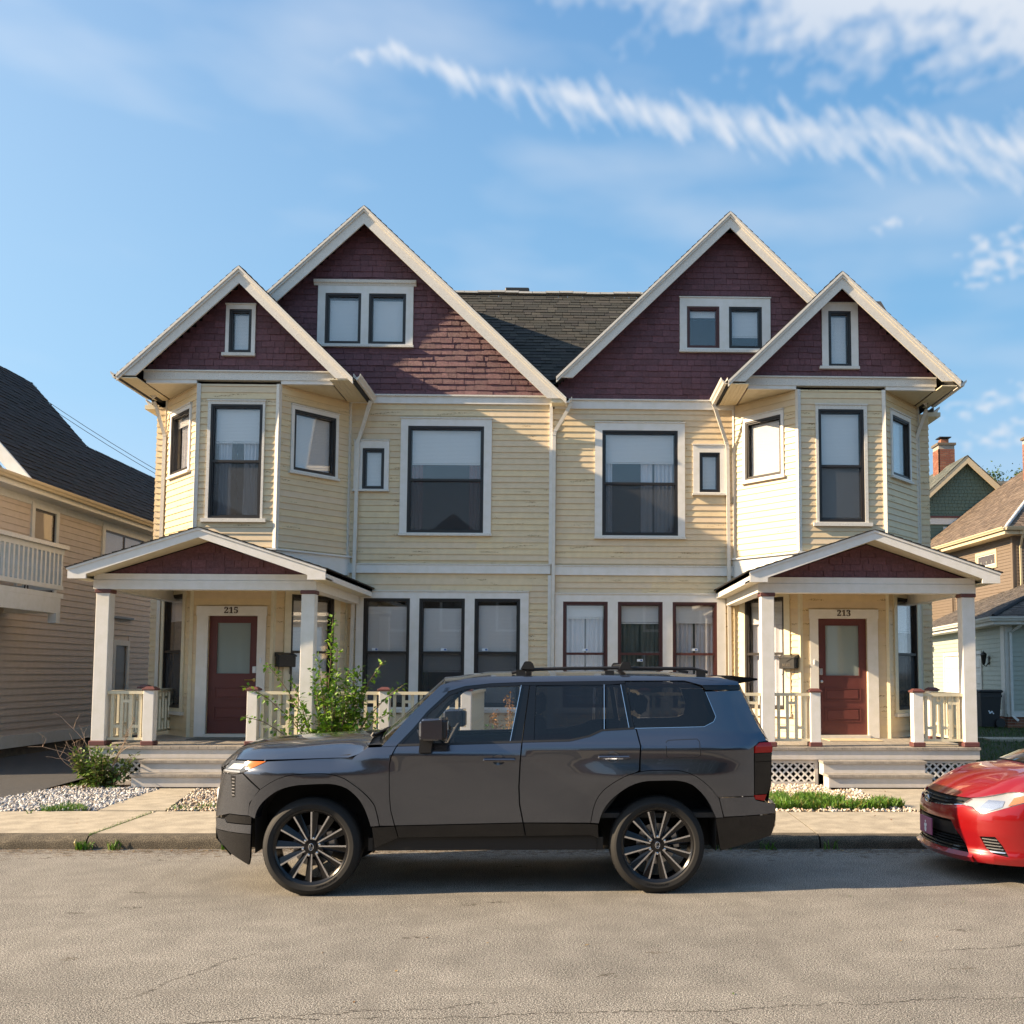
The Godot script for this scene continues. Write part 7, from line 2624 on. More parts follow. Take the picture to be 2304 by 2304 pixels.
	siding(bw, bs, 0, 11, 0.6, 6.5, [[8.2, 9.85, 5.55, 6.2]], 0.11, M.brown_siding, false)
	var bw2 := part(bh, "wall", backing(bf, 0, 9, 0.4, 6.5, []), M.brown_siding)
	siding(bw2, bf, 0.1, 9, 0.6, 6.5, [], 0.11, M.brown_siding, false)
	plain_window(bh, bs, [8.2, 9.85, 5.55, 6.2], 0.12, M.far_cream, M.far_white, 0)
	for k in 3:
		mb = MB.new()
		mb.lathe([v2(0.05, 0.0), v2(0.06, 0.12), v2(0.0, 0.12)], 8, bs * Transform3D(Basis(), Vector3(8.55 + k * 0.42, 5.72, -0.05)))
		var pot := part(bh, "flower_pot", mb, M.sage)
	trim(bh, "soffit", Vector3(-0.2, 6.5, -0.05), Vector3(11.45, 6.62, 0.5), M.far_cream, bs)
	trim(bh, "soffit", Vector3(0.0, 6.5, -0.05), Vector3(9.4, 6.62, 0.5), M.far_cream, bf)
	trim(bh, "corner_board", Vector3(10.9, 0.6, 0.0), Vector3(11.02, 6.5, 0.05), M.brown_siding, bs)
	var bo := Vector3(bc.x, 6.66, bc.z) - bb2 * 0.5 - br * 0.5
	gutter_run(bh, bs * Vector3(11.5, 6.74, 0.5), bs * Vector3(0, 6.74, 0.5), bs.basis.z, M.far_cream)
	gutter_run(bh, bf * Vector3(9.5, 6.74, 0.5), bf * Vector3(-0.5, 6.74, 0.5), bf.basis.z, M.far_cream)
	pipe(bh, [bf * Vector3(0.1, 6.65, 0.55), bf * Vector3(0.12, 6.4, 0.4), bf * Vector3(0.2, 6.1, 0.1), bf * Vector3(0.2, 0.6, 0.1)], M.far_cream)
	pipe(bh, [bs * Vector3(6.2, 6.65, 0.55), bs * Vector3(6.25, 6.4, 0.4), bs * Vector3(6.3, 6.0, 0.1), bs * Vector3(6.3, 0.6, 0.1)], M.brown_siding)
	var rise := 3.9
	var brun := 5.0
	var ba := bo + (bb2 + br) * brun + Vector3(0, rise, 0)
	var bfe := bo + bb2 * 12.0
	var ba2 := bfe + (br - bb2) * brun + Vector3(0, rise, 0)
	roof = MB.new()
	roof.quad(bo, bfe, ba2, ba, Vector3(-1, 1, 0))
	roof.tri(bo, ba, bo + br * 10.0, Vector3(0, 1, 1))
	roof.quad(bo + br * 10.0, ba, ba2, bfe + br * 10.0, Vector3(1, 1, 0))
	roof.tri(bfe, ba2, bfe + br * 10.0, Vector3(0, 1, -1))
	var brf := part(bh, "roof", roof, M.roof_edge)
	gs = MB.new()
	gs.coloured = true
	var bsu := (br * brun + Vector3(0, rise, 0)).normalized()
	var bsl := sqrt(brun * brun + rise * rise)
	var btan := [Color(0.27, 0.20, 0.15), Color(0.33, 0.25, 0.185), Color(0.22, 0.165, 0.125)]
	slope_shingles(gs, bo, bb2, bsu, PackedVector2Array([v2(0, 0), v2(12, 0), v2(7, bsl), v2(brun, bsl)]), btan, 0.17)
	slope_shingles(gs, bo, br, (bb2 * brun + Vector3(0, rise, 0)).normalized(), PackedVector2Array([v2(0, 0), v2(10, 0), v2(brun, bsl)]), btan, 0.17)
	part(brf, "roof_shingles", gs, M.roof_tan).set_meta("kind", "stuff")
	hip = MB.new()
	for k in 24:
		hip.tube([bo.lerp(ba, k / 24.0) + Vector3(0, 0.03, 0), bo.lerp(ba, (k + 1.05) / 24.0) + Vector3(0, 0.05, 0)], 0.07, 0.07, 6)
	part(brf, "hip_cap", hip, M.roof_tan)
	chimney(bh, Vector3(18.0, 9.2, -38.8), 0.7, 1.9)
	# ---- green house
	var gh := thing("green_house", Vector3(17, 0.5, -47), "dark green gabled house with brick chimney behind the brown one", "house")
	var gz := -42.0
	var gf := face(0, gz, 1, gz)
	part(gh, "wall", backing(gf, 12.0, 20.5, 0.4, 8.3, []), M.green_siding)
	var gwl := gh.get_child(0)
	siding(gwl, gf, 12.0, 20.5, 0.6, 8.05, [[15.5, 17.6, 5.9, 7.95]], 0.13, M.green_siding, false)
	trim(gh, "frieze_board", Vector3(12, 8.05, gz), Vector3(20.5, 8.32, gz + 0.06), M.far_white)
	trim(gh, "frieze_cap", Vector3(12, 8.32, gz), Vector3(20.5, 8.40, gz + 0.09), M.plum_flat)
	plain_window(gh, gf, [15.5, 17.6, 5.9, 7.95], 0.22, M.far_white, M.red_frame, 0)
	var pk := v2(16.45, 10.72)
	var gg := MB.new()
	gg.prism(PackedVector2Array([pk, pk + v2(-2.6, -2.4), pk + v2(2.6, -2.4)]), gz - 4.0, gz)
	var ggp := part(gh, "gable", gg, M.green_siding)
	var y := 8.36
	var shg := MB.new()
	while y < 10.6:
		var hw := (pk.y - y - 0.05) / 0.925
		var x := pk.x - hw
		while x < pk.x + hw - 0.05:
			var w2 := minf(rng.randf_range(0.12, 0.2), pk.x + hw - x)
			shg.hexa([Vector3(x, y, gz), Vector3(x + w2 - 0.012, y, gz), Vector3(x + w2 - 0.012, y, gz + 0.03), Vector3(x, y, gz + 0.03), Vector3(x, y + 0.15, gz), Vector3(x + w2 - 0.012, y + 0.15, gz), Vector3(x + w2 - 0.012, y + 0.15, gz + 0.008), Vector3(x, y + 0.15, gz + 0.008)])
			x += w2
		y += 0.145
	part(gh, "gable_shingles", shg, M.green_siding).set_meta("kind", "stuff")
	for s in [-1.0, 1.0]:
		rk = MB.new()
		rk.prism(PackedVector2Array([pk + v2(0, 0.16), pk + v2(s * 3.1, -2.7), pk + v2(s * 3.1, -3.0), pk + v2(0, -0.14)]), gz + 0.3, gz + 0.36)
		rk.prism(PackedVector2Array([pk + v2(0, 0.17), pk + v2(s * 3.1, -2.69), pk + v2(s * 3.1, -2.75), pk + v2(0, 0.10)]), gz - 6.0, gz + 0.3)
		part(gh, "rake_board", rk, M.far_cream)
		sh = MB.new()
		sh.coloured = true
		slope_shingles(sh, Vector3(pk.x + s * 3.1, pk.y - 2.68, gz + 0.38), Vector3(0, 0, -1), Vector3(-s * 3.1, 2.87, 0).normalized(), PackedVector2Array([v2(0, 0), v2(6.3, 0), v2(6.3, 4.22), v2(0, 4.22)]), [Color(0.20, 0.22, 0.19), Color(0.26, 0.27, 0.23)], 0.16)
		part(gh, "roof_shingles", sh, M.roof_tan).set_meta("kind", "stuff")
	base = MB.new()
	base.prism(pv([-42.3, 8.3, -47.5, 10.95, -53, 8.3]), 11.5, 21.5, Transform3D(Basis(Vector3(0, 0, 1), Vector3(0, 1, 0), Vector3(1, 0, 0)), Vector3.ZERO))
	part(gh, "roof", base, M.roof_edge)
	sh = MB.new()
	sh.coloured = true
	slope_shingles(sh, Vector3(11.5, 8.3, -42.3), Vector3(1, 0, 0), Vector3(0, 2.65, -5.2).normalized(), PackedVector2Array([v2(0, 0), v2(10, 0), v2(10, 5.83), v2(0, 5.83)]), [Color(0.16, 0.17, 0.15), Color(0.21, 0.215, 0.185)], 0.16)
	part(gh, "roof_shingles", sh, M.roof_tan).set_meta("kind", "stuff")
	chimney(gh, Vector3(16.45, 10.0, -44.3), 0.72, 2.0)


func chimney(parent: Node3D, at: Vector3, w: float, h: float) -> void:
	var core := MB.new()
	core.box(at + Vector3(-w / 2 + 0.01, -1, -w / 2 + 0.01), at + Vector3(w / 2 - 0.01, h - 0.12, w / 2 - 0.01))
	var ch := part(parent, "chimney", core, M.mortar)
	var rows := int((h - 0.1) / 0.08)
	for r in rows:
		for s in 2:
			var u := -w / 2 - (0.1 if r % 2 else 0.0)
			while u < w / 2 - 0.01:
				var a := maxf(u, -w / 2)
				var b := minf(u + 0.2, w / 2)
				if b - a > 0.03:
					var mb := MB.new()
					var y := at.y + r * 0.08 - 0.15
					if s == 0:
						mb.box(Vector3(at.x + a, y, at.z + w / 2 - 0.05), Vector3(at.x + b, y + 0.066, at.z + w / 2))
					else:
						mb.box(Vector3(at.x - w / 2, y, at.z - b), Vector3(at.x - w / 2 + 0.05, y + 0.066, at.z - a))
					part(ch, "brick", mb, M.brick if rng.randf() < 0.6 else M.brick2)
				u += 0.212
	var cap := MB.new()
	cap.box(at + Vector3(-w / 2 - 0.05, h - 0.14, -w / 2 - 0.05), at + Vector3(w / 2 + 0.05, h - 0.04, w / 2 + 0.05))
	part(ch, "chimney_cap", cap, M.stone)
	var pot := MB.new()
	pot.box(at + Vector3(-0.17, h - 0.04, -0.17), at + Vector3(0.17, h + 0.16, 0.17))
	part(ch, "flue", pot, M.brick2)
	var lid := MB.new()
	lid.box(at + Vector3(-0.26, h + 0.22, -0.26), at + Vector3(0.26, h + 0.26, 0.26))
	for s in [-1, 1]:
		lid.box(at + Vector3(s * 0.15 - 0.02, h + 0.16, -0.02), at + Vector3(s * 0.15 + 0.02, h + 0.22, 0.02))
	part(ch, "flue_lid", lid, M.black_metal)


# houses over the road, which the car and the panes mirror
func make_opposite() -> void:
	# a low brick wall added out of view, mirrored dark in the car doors
	var lw := thing("added_mirrored_wall", Vector3(0, 0.0, 1.05), "low brick wall added unseen behind the camera to darken the wagon reflections", "wall")
	var core := MB.new()
	core.box(Vector3(-30, 0.0, 0.96), Vector3(30, 0.98, 1.16))
	part(lw, "wall_core", core, M.brick)
	core = MB.new()
	core.box(Vector3(-30, 0.98, 0.92), Vector3(30, 1.06, 1.20))
	part(lw, "coping", core, M.stone)
	var specs := [[-17.5, 9.0, 6.2, 4.0], [-5.5, 8.5, 5.6, 3.6], [6.5, 9.5, 6.0, 4.2], [19.0, 9.0, 5.8, 3.8]]
	var names := ["pale grey gabled house across the street, farthest up the road", "brown gabled house facing the duplex across the street", "green gabled house facing the red car across the street", "stone grey gabled house across the street, farthest down the road"]
	for k in 4:
		var q: Array = specs[k]
		var z0 := 9.0 + 0.6 * (k % 2)
		var h := thing("street_house", Vector3(q[0], 0.1, z0 + 4.5), names[k], "house", "houses across the street")
		var mb := MB.new()
		mb.box(Vector3(q[0] - q[1] / 2, 0.1, z0), Vector3(q[0] + q[1] / 2, q[2], z0 + 10))
		part(h, "wall", mb, [M.stone, M.brown_siding, M.green_siding, M.stone][k])
		mb = MB.new()
		mb.prism(pv([q[0] - q[1] / 2 - 0.4, q[2] - 0.2, q[0] + q[1] / 2 + 0.4, q[2] - 0.2, q[0], q[2] + q[3]]), z0 - 0.4, z0 + 10.4)
		part(h, "roof", mb, M.roof_edge)
		for x in [-2.6, 0.0, 2.6]:
			for y in [1.2, 3.7]:
				var wf := face(q[0] + x + 0.6, z0, q[0] + x - 0.6, z0)
				if x == 0.0 and y < 2:
					trim(h, "door", Vector3(0.1, 0.15, 0.0), Vector3(1.1, 2.3, 0.06), M.door_red, wf)
					continue
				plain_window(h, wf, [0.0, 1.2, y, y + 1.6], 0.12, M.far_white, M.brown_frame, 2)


# ---------------------------------------------------------------- plants and small things

func leaf(mb: MB, at: Vector3, dirn: Vector3, up: Vector3, l: float, w: float, c: Color) -> void:
	# a folded blade of four faces
	var s := dirn.cross(up).normalized() * w * 0.5
	var n := s.cross(dirn).normalized()
	var mid := at + dirn * l * 0.45 - n * w * 0.12
	var tip := at + dirn * l - n * l * 0.12
	mb.tint = c
	mb.tri(at, mid, at + dirn * l * 0.4 + s, n)
	mb.tri(at, mid, at + dirn * l * 0.4 - s, n)
	mb.tri(mid, tip, at + dirn * l * 0.4 + s, n)
	mb.tri(mid, tip, at + dirn * l * 0.4 - s, n)


func any_dir() -> Vector3:
	return Vector3(rng.randfn(), rng.randfn(), rng.randfn()).normalized()


func shoot(stem: MB, leaves: MB, a: Vector3, b: Vector3, bow: Vector3, r: float, count: int, l: float, tones: Array) -> void:
	var pts := []
	for k in 9:
		var f := k / 8.0
		pts.append(a.lerp(b, f) + bow * sin(f * PI) + any_dir() * 0.008)
	stem.tube(pts, r, r * 0.35, 5)
	for k in count:
		var f := pow(rng.randf(), 0.7)
		var i := mini(int(f * 8.0), 7)
		var p: Vector3 = pts[i].lerp(pts[i + 1], f * 8.0 - i)
		var along: Vector3 = (pts[i + 1] - pts[i]).normalized()
		var d := (along * 0.5 + any_dir() + Vector3(0, 0.15, 0)).normalized()
		var c: Color = tones[rng.randi() % tones.size()]
		var j := rng.randf_range(0.75, 1.25)
		# leaves stand on short stalks off the shoot
		var q := p + d * rng.randf_range(0.01, 0.05)
		leaf(leaves, q, (d + Vector3(0, -0.25, 0)).normalized(), (Vector3.UP + any_dir() * 0.6).normalized(), l * rng.randf_range(0.6, 1.25), l * rng.randf_range(0.45, 0.7), Color(c.r * j, c.g * j, c.b * j))


func plant(called: String, at: Vector3, label: String, category: String) -> Array:
	var t := thing(called, at, label, category)
	var s := MB.new()
	var l := MB.new()
	l.coloured = true
	return [t, s, l]


func finish(p: Array, stem: Material, called := "stem") -> void:
	if p[1].v.size():
		part(p[0], called, p[1], stem)
	if p[2].v.size():
		part(p[0], "foliage", p[2], M.leaf).set_meta("kind", "stuff")


func make_plants() -> void:
	# tall loose shrub before the left porch
	var green := [Color(0.12, 0.24, 0.016), Color(0.16, 0.29, 0.022), Color(0.22, 0.34, 0.03), Color(0.08, 0.17, 0.014)]
	var o := Vector3(-3.5, 0.14, -15.15)
	var p := plant("shrub", o, "tall loose green shrub growing before the porch railing", "shrub")
	# main leaders
	var tips := [[Vector3(-3.52, 2.62, -15.15), 110], [Vector3(-3.40, 2.2, -15.0), 90], [Vector3(-3.75, 2.1, -15.25), 90], [Vector3(-4.46, 1.95, -15.1), 60], [Vector3(-4.70, 1.62, -15.0), 50], [Vector3(-2.75, 1.98, -15.05), 50], [Vector3(-2.42, 1.66, -15.0), 46], [Vector3(-3.1, 1.9, -15.2), 60], [Vector3(-4.1, 1.7, -15.2), 70], [Vector3(-2.6, 1.25, -14.9), 50], [Vector3(-4.75, 1.2, -14.95), 50]]
	for t in tips:
		var foot := o + Vector3(rng.randfn(0, 0.12), 0, rng.randfn(0, 0.10))
		shoot(p[1], p[2], foot, t[0], Vector3(0, 0.25, 0) if absf(t[0].x - o.x) > 0.6 else Vector3.ZERO, 0.011, t[1] + 10, 0.085, green)
	for k in 125:
		var a := rng.randf() * TAU
		var r := sqrt(rng.randf()) * 0.80
		var y := rng.randf_range(0.35, 1.8)
		var wide := 1.0 - 0.42 * clampf((y - 0.8) / 0.9, 0, 1)
		var b := o + Vector3(cos(a) * r * wide, y, sin(a) * r * 0.5 * wide)
		var foot := o + Vector3(cos(a) * r * 0.3, y * 0.35, sin(a) * r * 0.2)
		shoot(p[1], p[2], foot, b, Vector3(0, 0.1, 0), 0.005, 32, 0.08, green)
	finish(p, M.twig)
	# low evergreen with dry canes at the left steps
	o = Vector3(-6.82, 0.15, -15.2)
	p = plant("low_shrub", o, "low broad-leaved shrub with dry canes beside the left steps", "shrub")
	var olive := [Color(0.13, 0.21, 0.03), Color(0.17, 0.25, 0.045), Color(0.17, 0.16, 0.06), Color(0.08, 0.13, 0.025)]
	for k in 60:
		var a := rng.randf() * TAU
		var r := sqrt(rng.randf()) * 0.42
		var b := o + Vector3(cos(a) * r * 1.15 + 0.02, rng.randf_range(0.15, 0.58), sin(a) * r * 0.8)
		shoot(p[1], p[2], o + Vector3(cos(a) * r * 0.3, 0.0, sin(a) * r * 0.3), b, Vector3.ZERO, 0.006, 26, 0.075, olive)
	finish(p, M.twig)
	p = [p[0], MB.new(), MB.new()]
	for q in [[Vector3(-7.45, 1.25, -15.0), Vector3(0.1, 0.1, 0)], [Vector3(-7.25, 0.95, -15.1), Vector3(-0.12, 0.1, 0)], [Vector3(-6.30, 1.18, -15.0), Vector3(0.05, 0.05, 0)], [Vector3(-7.75, 0.75, -14.9), Vector3(0, 0.18, 0)], [Vector3(-6.42, 0.95, -15.1), Vector3(0.1, 0.15, 0)], [Vector3(-7.5, 0.62, -14.9), Vector3(0, 0.1, 0)], [Vector3(-7.1, 0.85, -15.0), Vector3(-0.1, 0, 0)], [Vector3(-6.15, 0.75, -15.0), Vector3(0, 0.22, 0)], [Vector3(-7.32, 0.8, -14.8), Vector3(-0.15, 0.0, 0)]]:
		var pts := []
		for k in 11:
			var f := k / 10.0
			pts.append((o + Vector3(rng.randfn(0, 0.01), 0.05, 0)).lerp(q[0], f) + q[1] * sin(f * PI) + any_dir() * 0.012)
		p[1].tube(pts, 0.008, 0.002, 5)
		for k in 3:
			var i := rng.randi_range(4, 8)
			p[1].tube([pts[i], pts[i] + Vector3(rng.randfn(0, 0.08), 0.12, rng.randfn(0, 0.05)), pts[i] + Vector3(rng.randfn(0, 0.14), 0.24, rng.randfn(0, 0.06))], 0.003, 0.001, 4)
	part(p[0], "dry_cane", p[1], M.dry_twig).set_meta("kind", "stuff")
	# leafy mound and a dried plant between the decks
	o = Vector3(-1.2, 0.14, -15.4)
	p = plant("leafy_mound", o, "bright green leafy mound seen through the grey wagon's front window", "plant")
	for k in 46:
		var a := rng.randf() * TAU
		var r := sqrt(rng.randf()) * 0.30
		shoot(p[1], p[2], o, o + Vector3(cos(a) * r, rng.randf_range(0.7, 0.98) - r * 0.5, sin(a) * r), Vector3.ZERO, 0.005, 26, 0.05, [Color(0.05, 0.16, 0.01), Color(0.08, 0.22, 0.015)])
	finish(p, M.twig)
	o = Vector3(-0.98, 0.14, -15.6)
	p = plant("dried_plant", o, "dried orange-brown plant standing behind the leafy mound", "plant")
	for k in 9:
		var b := o + Vector3(rng.randf_range(-0.28, 0.2), rng.randf_range(0.95, 1.4), rng.randf_range(-0.12, 0.12))
		shoot(p[1], p[2], o, b, Vector3(rng.randfn(0, 0.05), 0, 0), 0.006, 46, 0.05, [Color(0.42, 0.19, 0.03), Color(0.50, 0.27, 0.06), Color(0.30, 0.12, 0.02)])
	finish(p, M.dry_twig)
	# grass patches: blades
	var g := MB.new()
	g.coloured = true
	for q in [[pv([-6.43, -12.40, -6.54, -12.96, -6.3, -13.2, -5.85, -12.75, -5.72, -12.64, -6.2, -12.64]), 900, 0.07], [pv([2.45, -12.76, 2.6, -13.9, 3.3, -13.9, 3.6, -13.5, 3.46, -13.1, 3.84, -13.2, 4.1, -13.4, 4.28, -12.76]), 5200, 0.13], [pv([-4.9, -12.7, -4.7, -13.4, -4.4, -13.2, -4.4, -12.7]), 120, 0.07], [pv([-7.3, -15.3, -6.45, -15.1, -6.5, -14.8, -7.2, -15.0]), 160, 0.08]]:
		blades(g, q[0], q[1], q[2], 0.155)
	# the grassy joint in the walk, tufts in the gutter
	for k in 420:
		var f := rng.randf()
		blade(g, Vector3(-5.02 + rng.randfn(0, 0.018), 0.12 + 0.02 * f, lerpf(-10.95, -12.65, f)), rng.randf_range(0.02, 0.05))
	for t in [[-5.03, 60], [-4.72, 30], [-6.35, 26], [-7.65, 40], [-3.55, 26], [2.1, 20], [2.75, 12], [1.6, 14], [4.2, 10], [-6.0, 8]]:
		for k in t[1]:
			blade(g, Vector3(t[0] + rng.randfn(0, 0.045), 0.0, KERB_Z + 0.02 + absf(rng.randfn(0, 0.02))), rng.randf_range(0.05, 0.15))
	stuff("grass", g, M.leaf, "bright green grass tufts along the front beds, joints and kerb", "grass")
	# lawn blades at the right
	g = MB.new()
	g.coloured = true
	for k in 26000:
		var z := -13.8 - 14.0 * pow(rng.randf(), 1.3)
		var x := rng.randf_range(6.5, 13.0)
		blade(g, Vector3(x, 0.2 + maxf(0.0, (-15.4 - z)) * 0.0207, z), rng.randf_range(0.04, 0.09), 0.55)  # the last argument puts shade into the blade colour
	stuff("lawn_grass", g, M.leaf, "lawn grass beside the right porch, shade put into its colour", "grass")
	# gravel
	gravel("gravel", [[pv([-7.55, -12.66, -7.53, -13.8, -7.47, -14.47, -7.32, -15.21, -6.95, -15.29, -6.43, -15.1, -5.86, -14.9, -5.83, -14.0, -5.78, -13.08, -5.71, -12.66]), 5200]], [Color(0.50, 0.49, 0.48), Color(0.36, 0.35, 0.35), Color(0.62, 0.60, 0.57), Color(0.30, 0.27, 0.24)], "grey-white rounded gravel bed beside the driveway", 0.034)
	gravel("gravel", [[pv([-5.1, -15.0, -5.36, -14.98, -5.10, -13.7, -4.88, -12.66, -3.0, -12.66, -1.8, -15.55, -4.8, -15.55]), 5600], [pv([-1.8, -12.66, 1.0, -12.66, 1.0, -15.5, -1.8, -15.5]), 1200]], [Color(0.50, 0.42, 0.32), Color(0.60, 0.52, 0.42), Color(0.38, 0.28, 0.19), Color(0.66, 0.60, 0.52)], "buff pea gravel between the left path and the parked wagon", 0.028)
	gravel("gravel", [[pv([1.0, -12.66, 4.27, -12.66, 4.23, -13.3, 4.14, -13.76, 4.16, -14.95, 3.78, -14.95, 3.78, -15.6, 1.0, -15.6]), 9000], [pv([5.16, -14.98, 5.12, -14.4, 5.22, -12.66, 6.6, -12.66, 6.4, -15.6, 5.33, -15.6]), 3600]], [Color(0.58, 0.50, 0.40), Color(0.68, 0.61, 0.52), Color(0.42, 0.31, 0.21), Color(0.50, 0.38, 0.27), Color(0.74, 0.70, 0.63)], "tan and white pebbles either side of the right path", 0.03)
	# mulch and fallen leaves
	g = MB.new()
	g.coloured = true
	for k in 1500:
		var at := Vector3(-6.85 + rng.randfn(0, 0.32), 0.15, -15.1 + rng.randfn(0, 0.16))
		at.y += rng.randf() * 0.03
		leaf(g, at, (any_dir() * Vector3(1, 0.25, 1)).normalized(), Vector3.UP, rng.randf_range(0.03, 0.08), rng.randf_range(0.012, 0.03), [Color(0.16, 0.075, 0.04), Color(0.22, 0.12, 0.07), Color(0.09, 0.05, 0.03)][rng.randi() % 3])
	for k in 1400:
		# litter swept into the gutter
		var x := rng.randf_range(-9.5, 7.5)
		leaf(g, Vector3(x, 0.004 + rng.randf() * 0.01, KERB_Z + absf(rng.randfn(0, 0.09)) + 0.01), (any_dir() * Vector3(1, 0.15, 1)).normalized(), Vector3.UP, rng.randf_range(0.01, 0.045), rng.randf_range(0.006, 0.02), [Color(0.16, 0.085, 0.045), Color(0.28, 0.15, 0.06), Color(0.07, 0.045, 0.03), Color(0.36, 0.24, 0.10)][rng.randi() % 4])
	for k in 90:
		leaf(g, Vector3(rng.randf_range(-8.5, 6), 0.175, rng.randf_range(-14.6, -11.2)), (any_dir() * Vector3(1, 0.2, 1)).normalized(), Vector3.UP, rng.randf_range(0.02, 0.05), rng.randf_range(0.01, 0.03), Color(0.22, 0.10, 0.045))
	for k in 40:
		leaf(g, Vector3(rng.randf_range(-7, 7), 0.006, rng.randf_range(-9.5, -5.5)), (any_dir() * Vector3(1, 0.2, 1)).normalized(), Vector3.UP, rng.randf_range(0.02, 0.05), rng.randf_range(0.01, 0.025), [Color(0.22, 0.12, 0.05), Color(0.10, 0.16, 0.03), Color(0.30, 0.2, 0.08)][rng.randi() % 3])
	stuff("leaf_litter", g, M.leaf, "brown leaf litter along the kerb, walk and left bed", "leaf litter")
	# distant trees
	tree(Vector3(25.2, 0.4, -58), 13.2, 2.4, "far green tree rising behind the brown house chimney")
	mailbox(face(-5.15, B, -4.15, W), 0.03, "black wall mailbox beside door 215", false)
	mailbox(face(3.05, W, 4.01, B), 1.498 - 0.36, "black embossed wall mailbox with hooks beside door 213", true)


func blade(mb: MB, at: Vector3, h: float, tone := 1.0) -> void:
	var a := rng.randf() * TAU
	var s := Vector3(cos(a), 0, sin(a)) * h * 0.06
	var lean := Vector3(rng.randfn(0, 0.35), 1, rng.randfn(0, 0.35)).normalized()
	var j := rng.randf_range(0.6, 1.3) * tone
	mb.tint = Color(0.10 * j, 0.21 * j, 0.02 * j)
	if rng.randf() < 0.12:
		mb.tint = Color(0.26 * j, 0.22 * j, 0.06 * j)
	var mid := at + lean * h * 0.55
	var tip := at + lean * h + Vector3(rng.randfn(0, 0.25) * h, -0.1 * h, rng.randfn(0, 0.25) * h)
	var n := s.cross(lean)
	mb.quad(at - s, at + s, mid + s * 0.8, mid - s * 0.8, n)
	mb.tri(mid - s * 0.8, mid + s * 0.8, tip, n)


func blades(mb: MB, poly: PackedVector2Array, count: int, h: float, y: float) -> void:
	var lo := poly[0]
	var hi := poly[0]
	for p in poly:
		lo = lo.min(p)
		hi = hi.max(p)
	var clump := noise(55, 2.2, 2)
	var made := 0
	var tries := 0
	while made < count and tries < count * 12:
		tries += 1
		var p := Vector2(rng.randf_range(lo.x, hi.x), rng.randf_range(lo.y, hi.y))
		if not Geometry2D.is_point_in_polygon(p, poly) or clump.get_noise_2d(p.x, p.y) < -0.12 + rng.randf() * 0.1:
			continue
		blade(mb, Vector3(p.x, y, p.y), h * rng.randf_range(0.45, 1.3))
		made += 1


func gravel(called: String, beds: Array, tones: Array, label: String, size: float) -> void:
	# rounded pebbles: one mesh, many placements
	var mb := MB.new()
	var sphere := SphereMesh.new()
	sphere.radius = 0.5
	sphere.height = 1.0
	sphere.radial_segments = 7
	sphere.rings = 4
	var arr := sphere.get_mesh_arrays()
	var vv: PackedVector3Array = arr[Mesh.ARRAY_VERTEX]
	var f := noise(71, 1.4, 2)
	for k in vv.size():
		vv[k] *= 1.0 + 0.55 * f.get_noise_3dv(vv[k] * 1.2)
	arr[Mesh.ARRAY_VERTEX] = vv
	var m := ArrayMesh.new()
	m.add_surface_from_arrays(Mesh.PRIMITIVE_TRIANGLES, arr)
	var list := []
	for q in beds:
		var poly: PackedVector2Array = q[0]
		var lo := poly[0]
		var hi := poly[0]
		for p in poly:
			lo = lo.min(p)
			hi = hi.max(p)
		var n := 0
		while n < q[1]:
			var p := Vector2(rng.randf_range(lo.x, hi.x), rng.randf_range(lo.y, hi.y))
			if rng.randf() > 0.04:
				if not Geometry2D.is_point_in_polygon(p, poly):
					continue
			else:
				p += Vector2(rng.randfn(0, 0.1), rng.randfn(0, 0.1))
				if not Geometry2D.is_point_in_polygon(p, poly) and p.y > WALK_BACK + 0.25:
					continue
				if not Geometry2D.is_point_in_polygon(p, poly) and rng.randf() < 0.85:
					continue
			var s := size * rng.randf_range(0.55, 1.45)
			list.append(Transform3D(Basis.from_euler(Vector3(rng.randf() * 6, rng.randf() * 6, rng.randf() * 6)) * Basis.from_scale(Vector3(s * rng.randf_range(0.9, 1.4), s * 0.65, s)), Vector3(p.x, 0.135 + rng.randf() * 0.028 + s * 0.2, p.y)))
			n += 1
	var mm := MultiMesh.new()
	mm.transform_format = MultiMesh.TRANSFORM_3D
	mm.use_colors = true
	mm.mesh = m
	mm.instance_count = list.size()
	for k in list.size():
		mm.set_instance_transform(k, list[k])
		var c: Color = tones[rng.randi() % tones.size()]
		var j := rng.randf_range(0.7, 1.2)
		mm.set_instance_color(k, Color(c.r * j, c.g * j, c.b * j))
	var o := MultiMeshInstance3D.new()
	o.name = numbered(called)
	o.multimesh = mm
	o.material_override = M.tint
	add_child(o)
	tag(o, label, "gravel", "", "stuff")


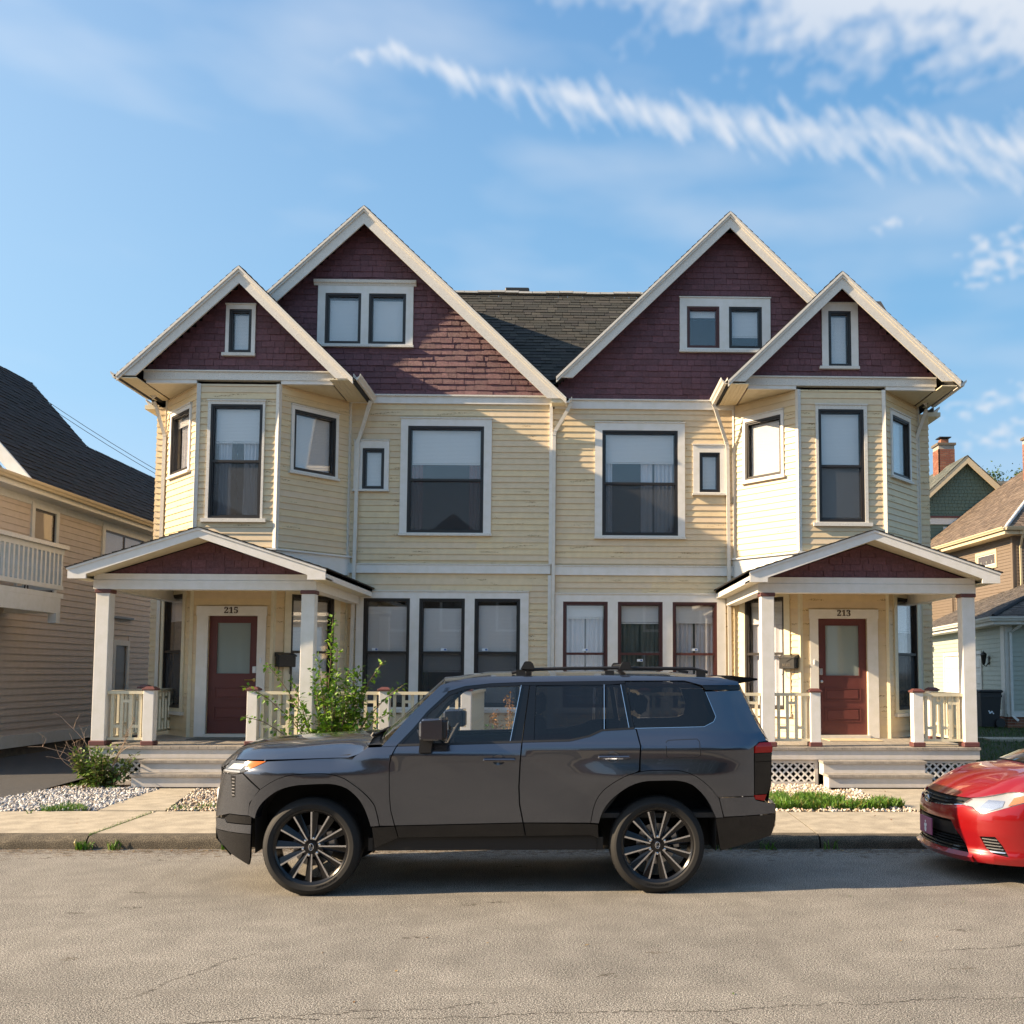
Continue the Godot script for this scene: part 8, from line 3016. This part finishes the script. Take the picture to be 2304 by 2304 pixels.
func tree(at: Vector3, h: float, r: float, label: String) -> void:
	var p := plant("tree", at, label, "tree")
	p[1].tube([at, at + Vector3(0.2, h * 0.4, 0), at + Vector3(0, h * 0.8, 0.1)], 0.3, 0.1, 8)
	for k in 26:
		var d := any_dir()
		var c := at + Vector3(d.x * r, h - r + d.y * r * 0.9, d.z * r)
		p[1].tube([at + Vector3(0, h * 0.55, 0), c.lerp(at + Vector3(0, h * 0.6, 0), 0.4), c], 0.06, 0.015, 5)
		for j in 170:
			var q := c + Vector3(rng.randfn(0, 0.34), rng.randfn(0, 0.28), rng.randfn(0, 0.34))
			var s := rng.randf_range(0.7, 1.3)
			leaf(p[2], q, any_dir(), any_dir(), 0.16 * s, 0.1 * s, Color(0.05 * s, 0.09 * s, 0.018 * s))
	finish(p, M.bark, "trunk")


func mailbox(xf: Transform3D, u: float, label: String, fancy: bool) -> void:
	var o := xf * Vector3(u + 0.17, 1.92, 0.06)
	var t := thing("mailbox", o, label, "mailbox")
	var mb := MB.new()
	mb.bevel(Vector3(u, 1.92, 0.03), Vector3(u + 0.34, 2.10, 0.15), 0.008, xf)
	part(t, "box", mb, M.black_metal)
	mb = MB.new()
	mb.hexa([Vector3(u - 0.01, 2.10, 0.03), Vector3(u + 0.35, 2.10, 0.03), Vector3(u + 0.35, 2.10, 0.165), Vector3(u - 0.01, 2.10, 0.165), Vector3(u - 0.01, 2.175, 0.03), Vector3(u + 0.35, 2.175, 0.03), Vector3(u + 0.35, 2.125, 0.165), Vector3(u - 0.01, 2.125, 0.165)], xf)
	part(t, "lid", mb, M.black_metal)
	mb = MB.new()
	mb.prism(pv([u + 0.05, 2.10, u + 0.29, 2.10, u + 0.17, 2.045]), 0.15, 0.16, xf)
	part(t, "flap", mb, M.black_metal)
	for s in [0.06, 0.28]:
		mb = MB.new()
		if fancy:
			mb.tube([xf * Vector3(u + s, 1.93, 0.06), xf * Vector3(u + s, 1.84, 0.08), xf * Vector3(u + s, 1.81, 0.12), xf * Vector3(u + s + 0.02, 1.83, 0.16)], 0.007, 0.006, 6)
		else:
			mb.tube([xf * Vector3(u + s, 1.93, 0.06), xf * Vector3(u + s, 1.80, 0.06)], 0.007, 0.007, 6)
		part(t, "newspaper_hook", mb, M.black_metal)
	if fancy:
		lettering(t, "MAIL", 0.05, xf * Transform3D(Basis(), Vector3(u + 0.17, 1.985, 0.152)), M.bronze_grey)


func _ready() -> void:
	rng.seed = 11
	make_view()
	make_textures()
	make_materials()
	make_ground()
	car_materials()
	make_house()
	make_boards()
	make_suv()
	make_red_car()
	make_neighbours()
	make_opposite()
	make_plants()
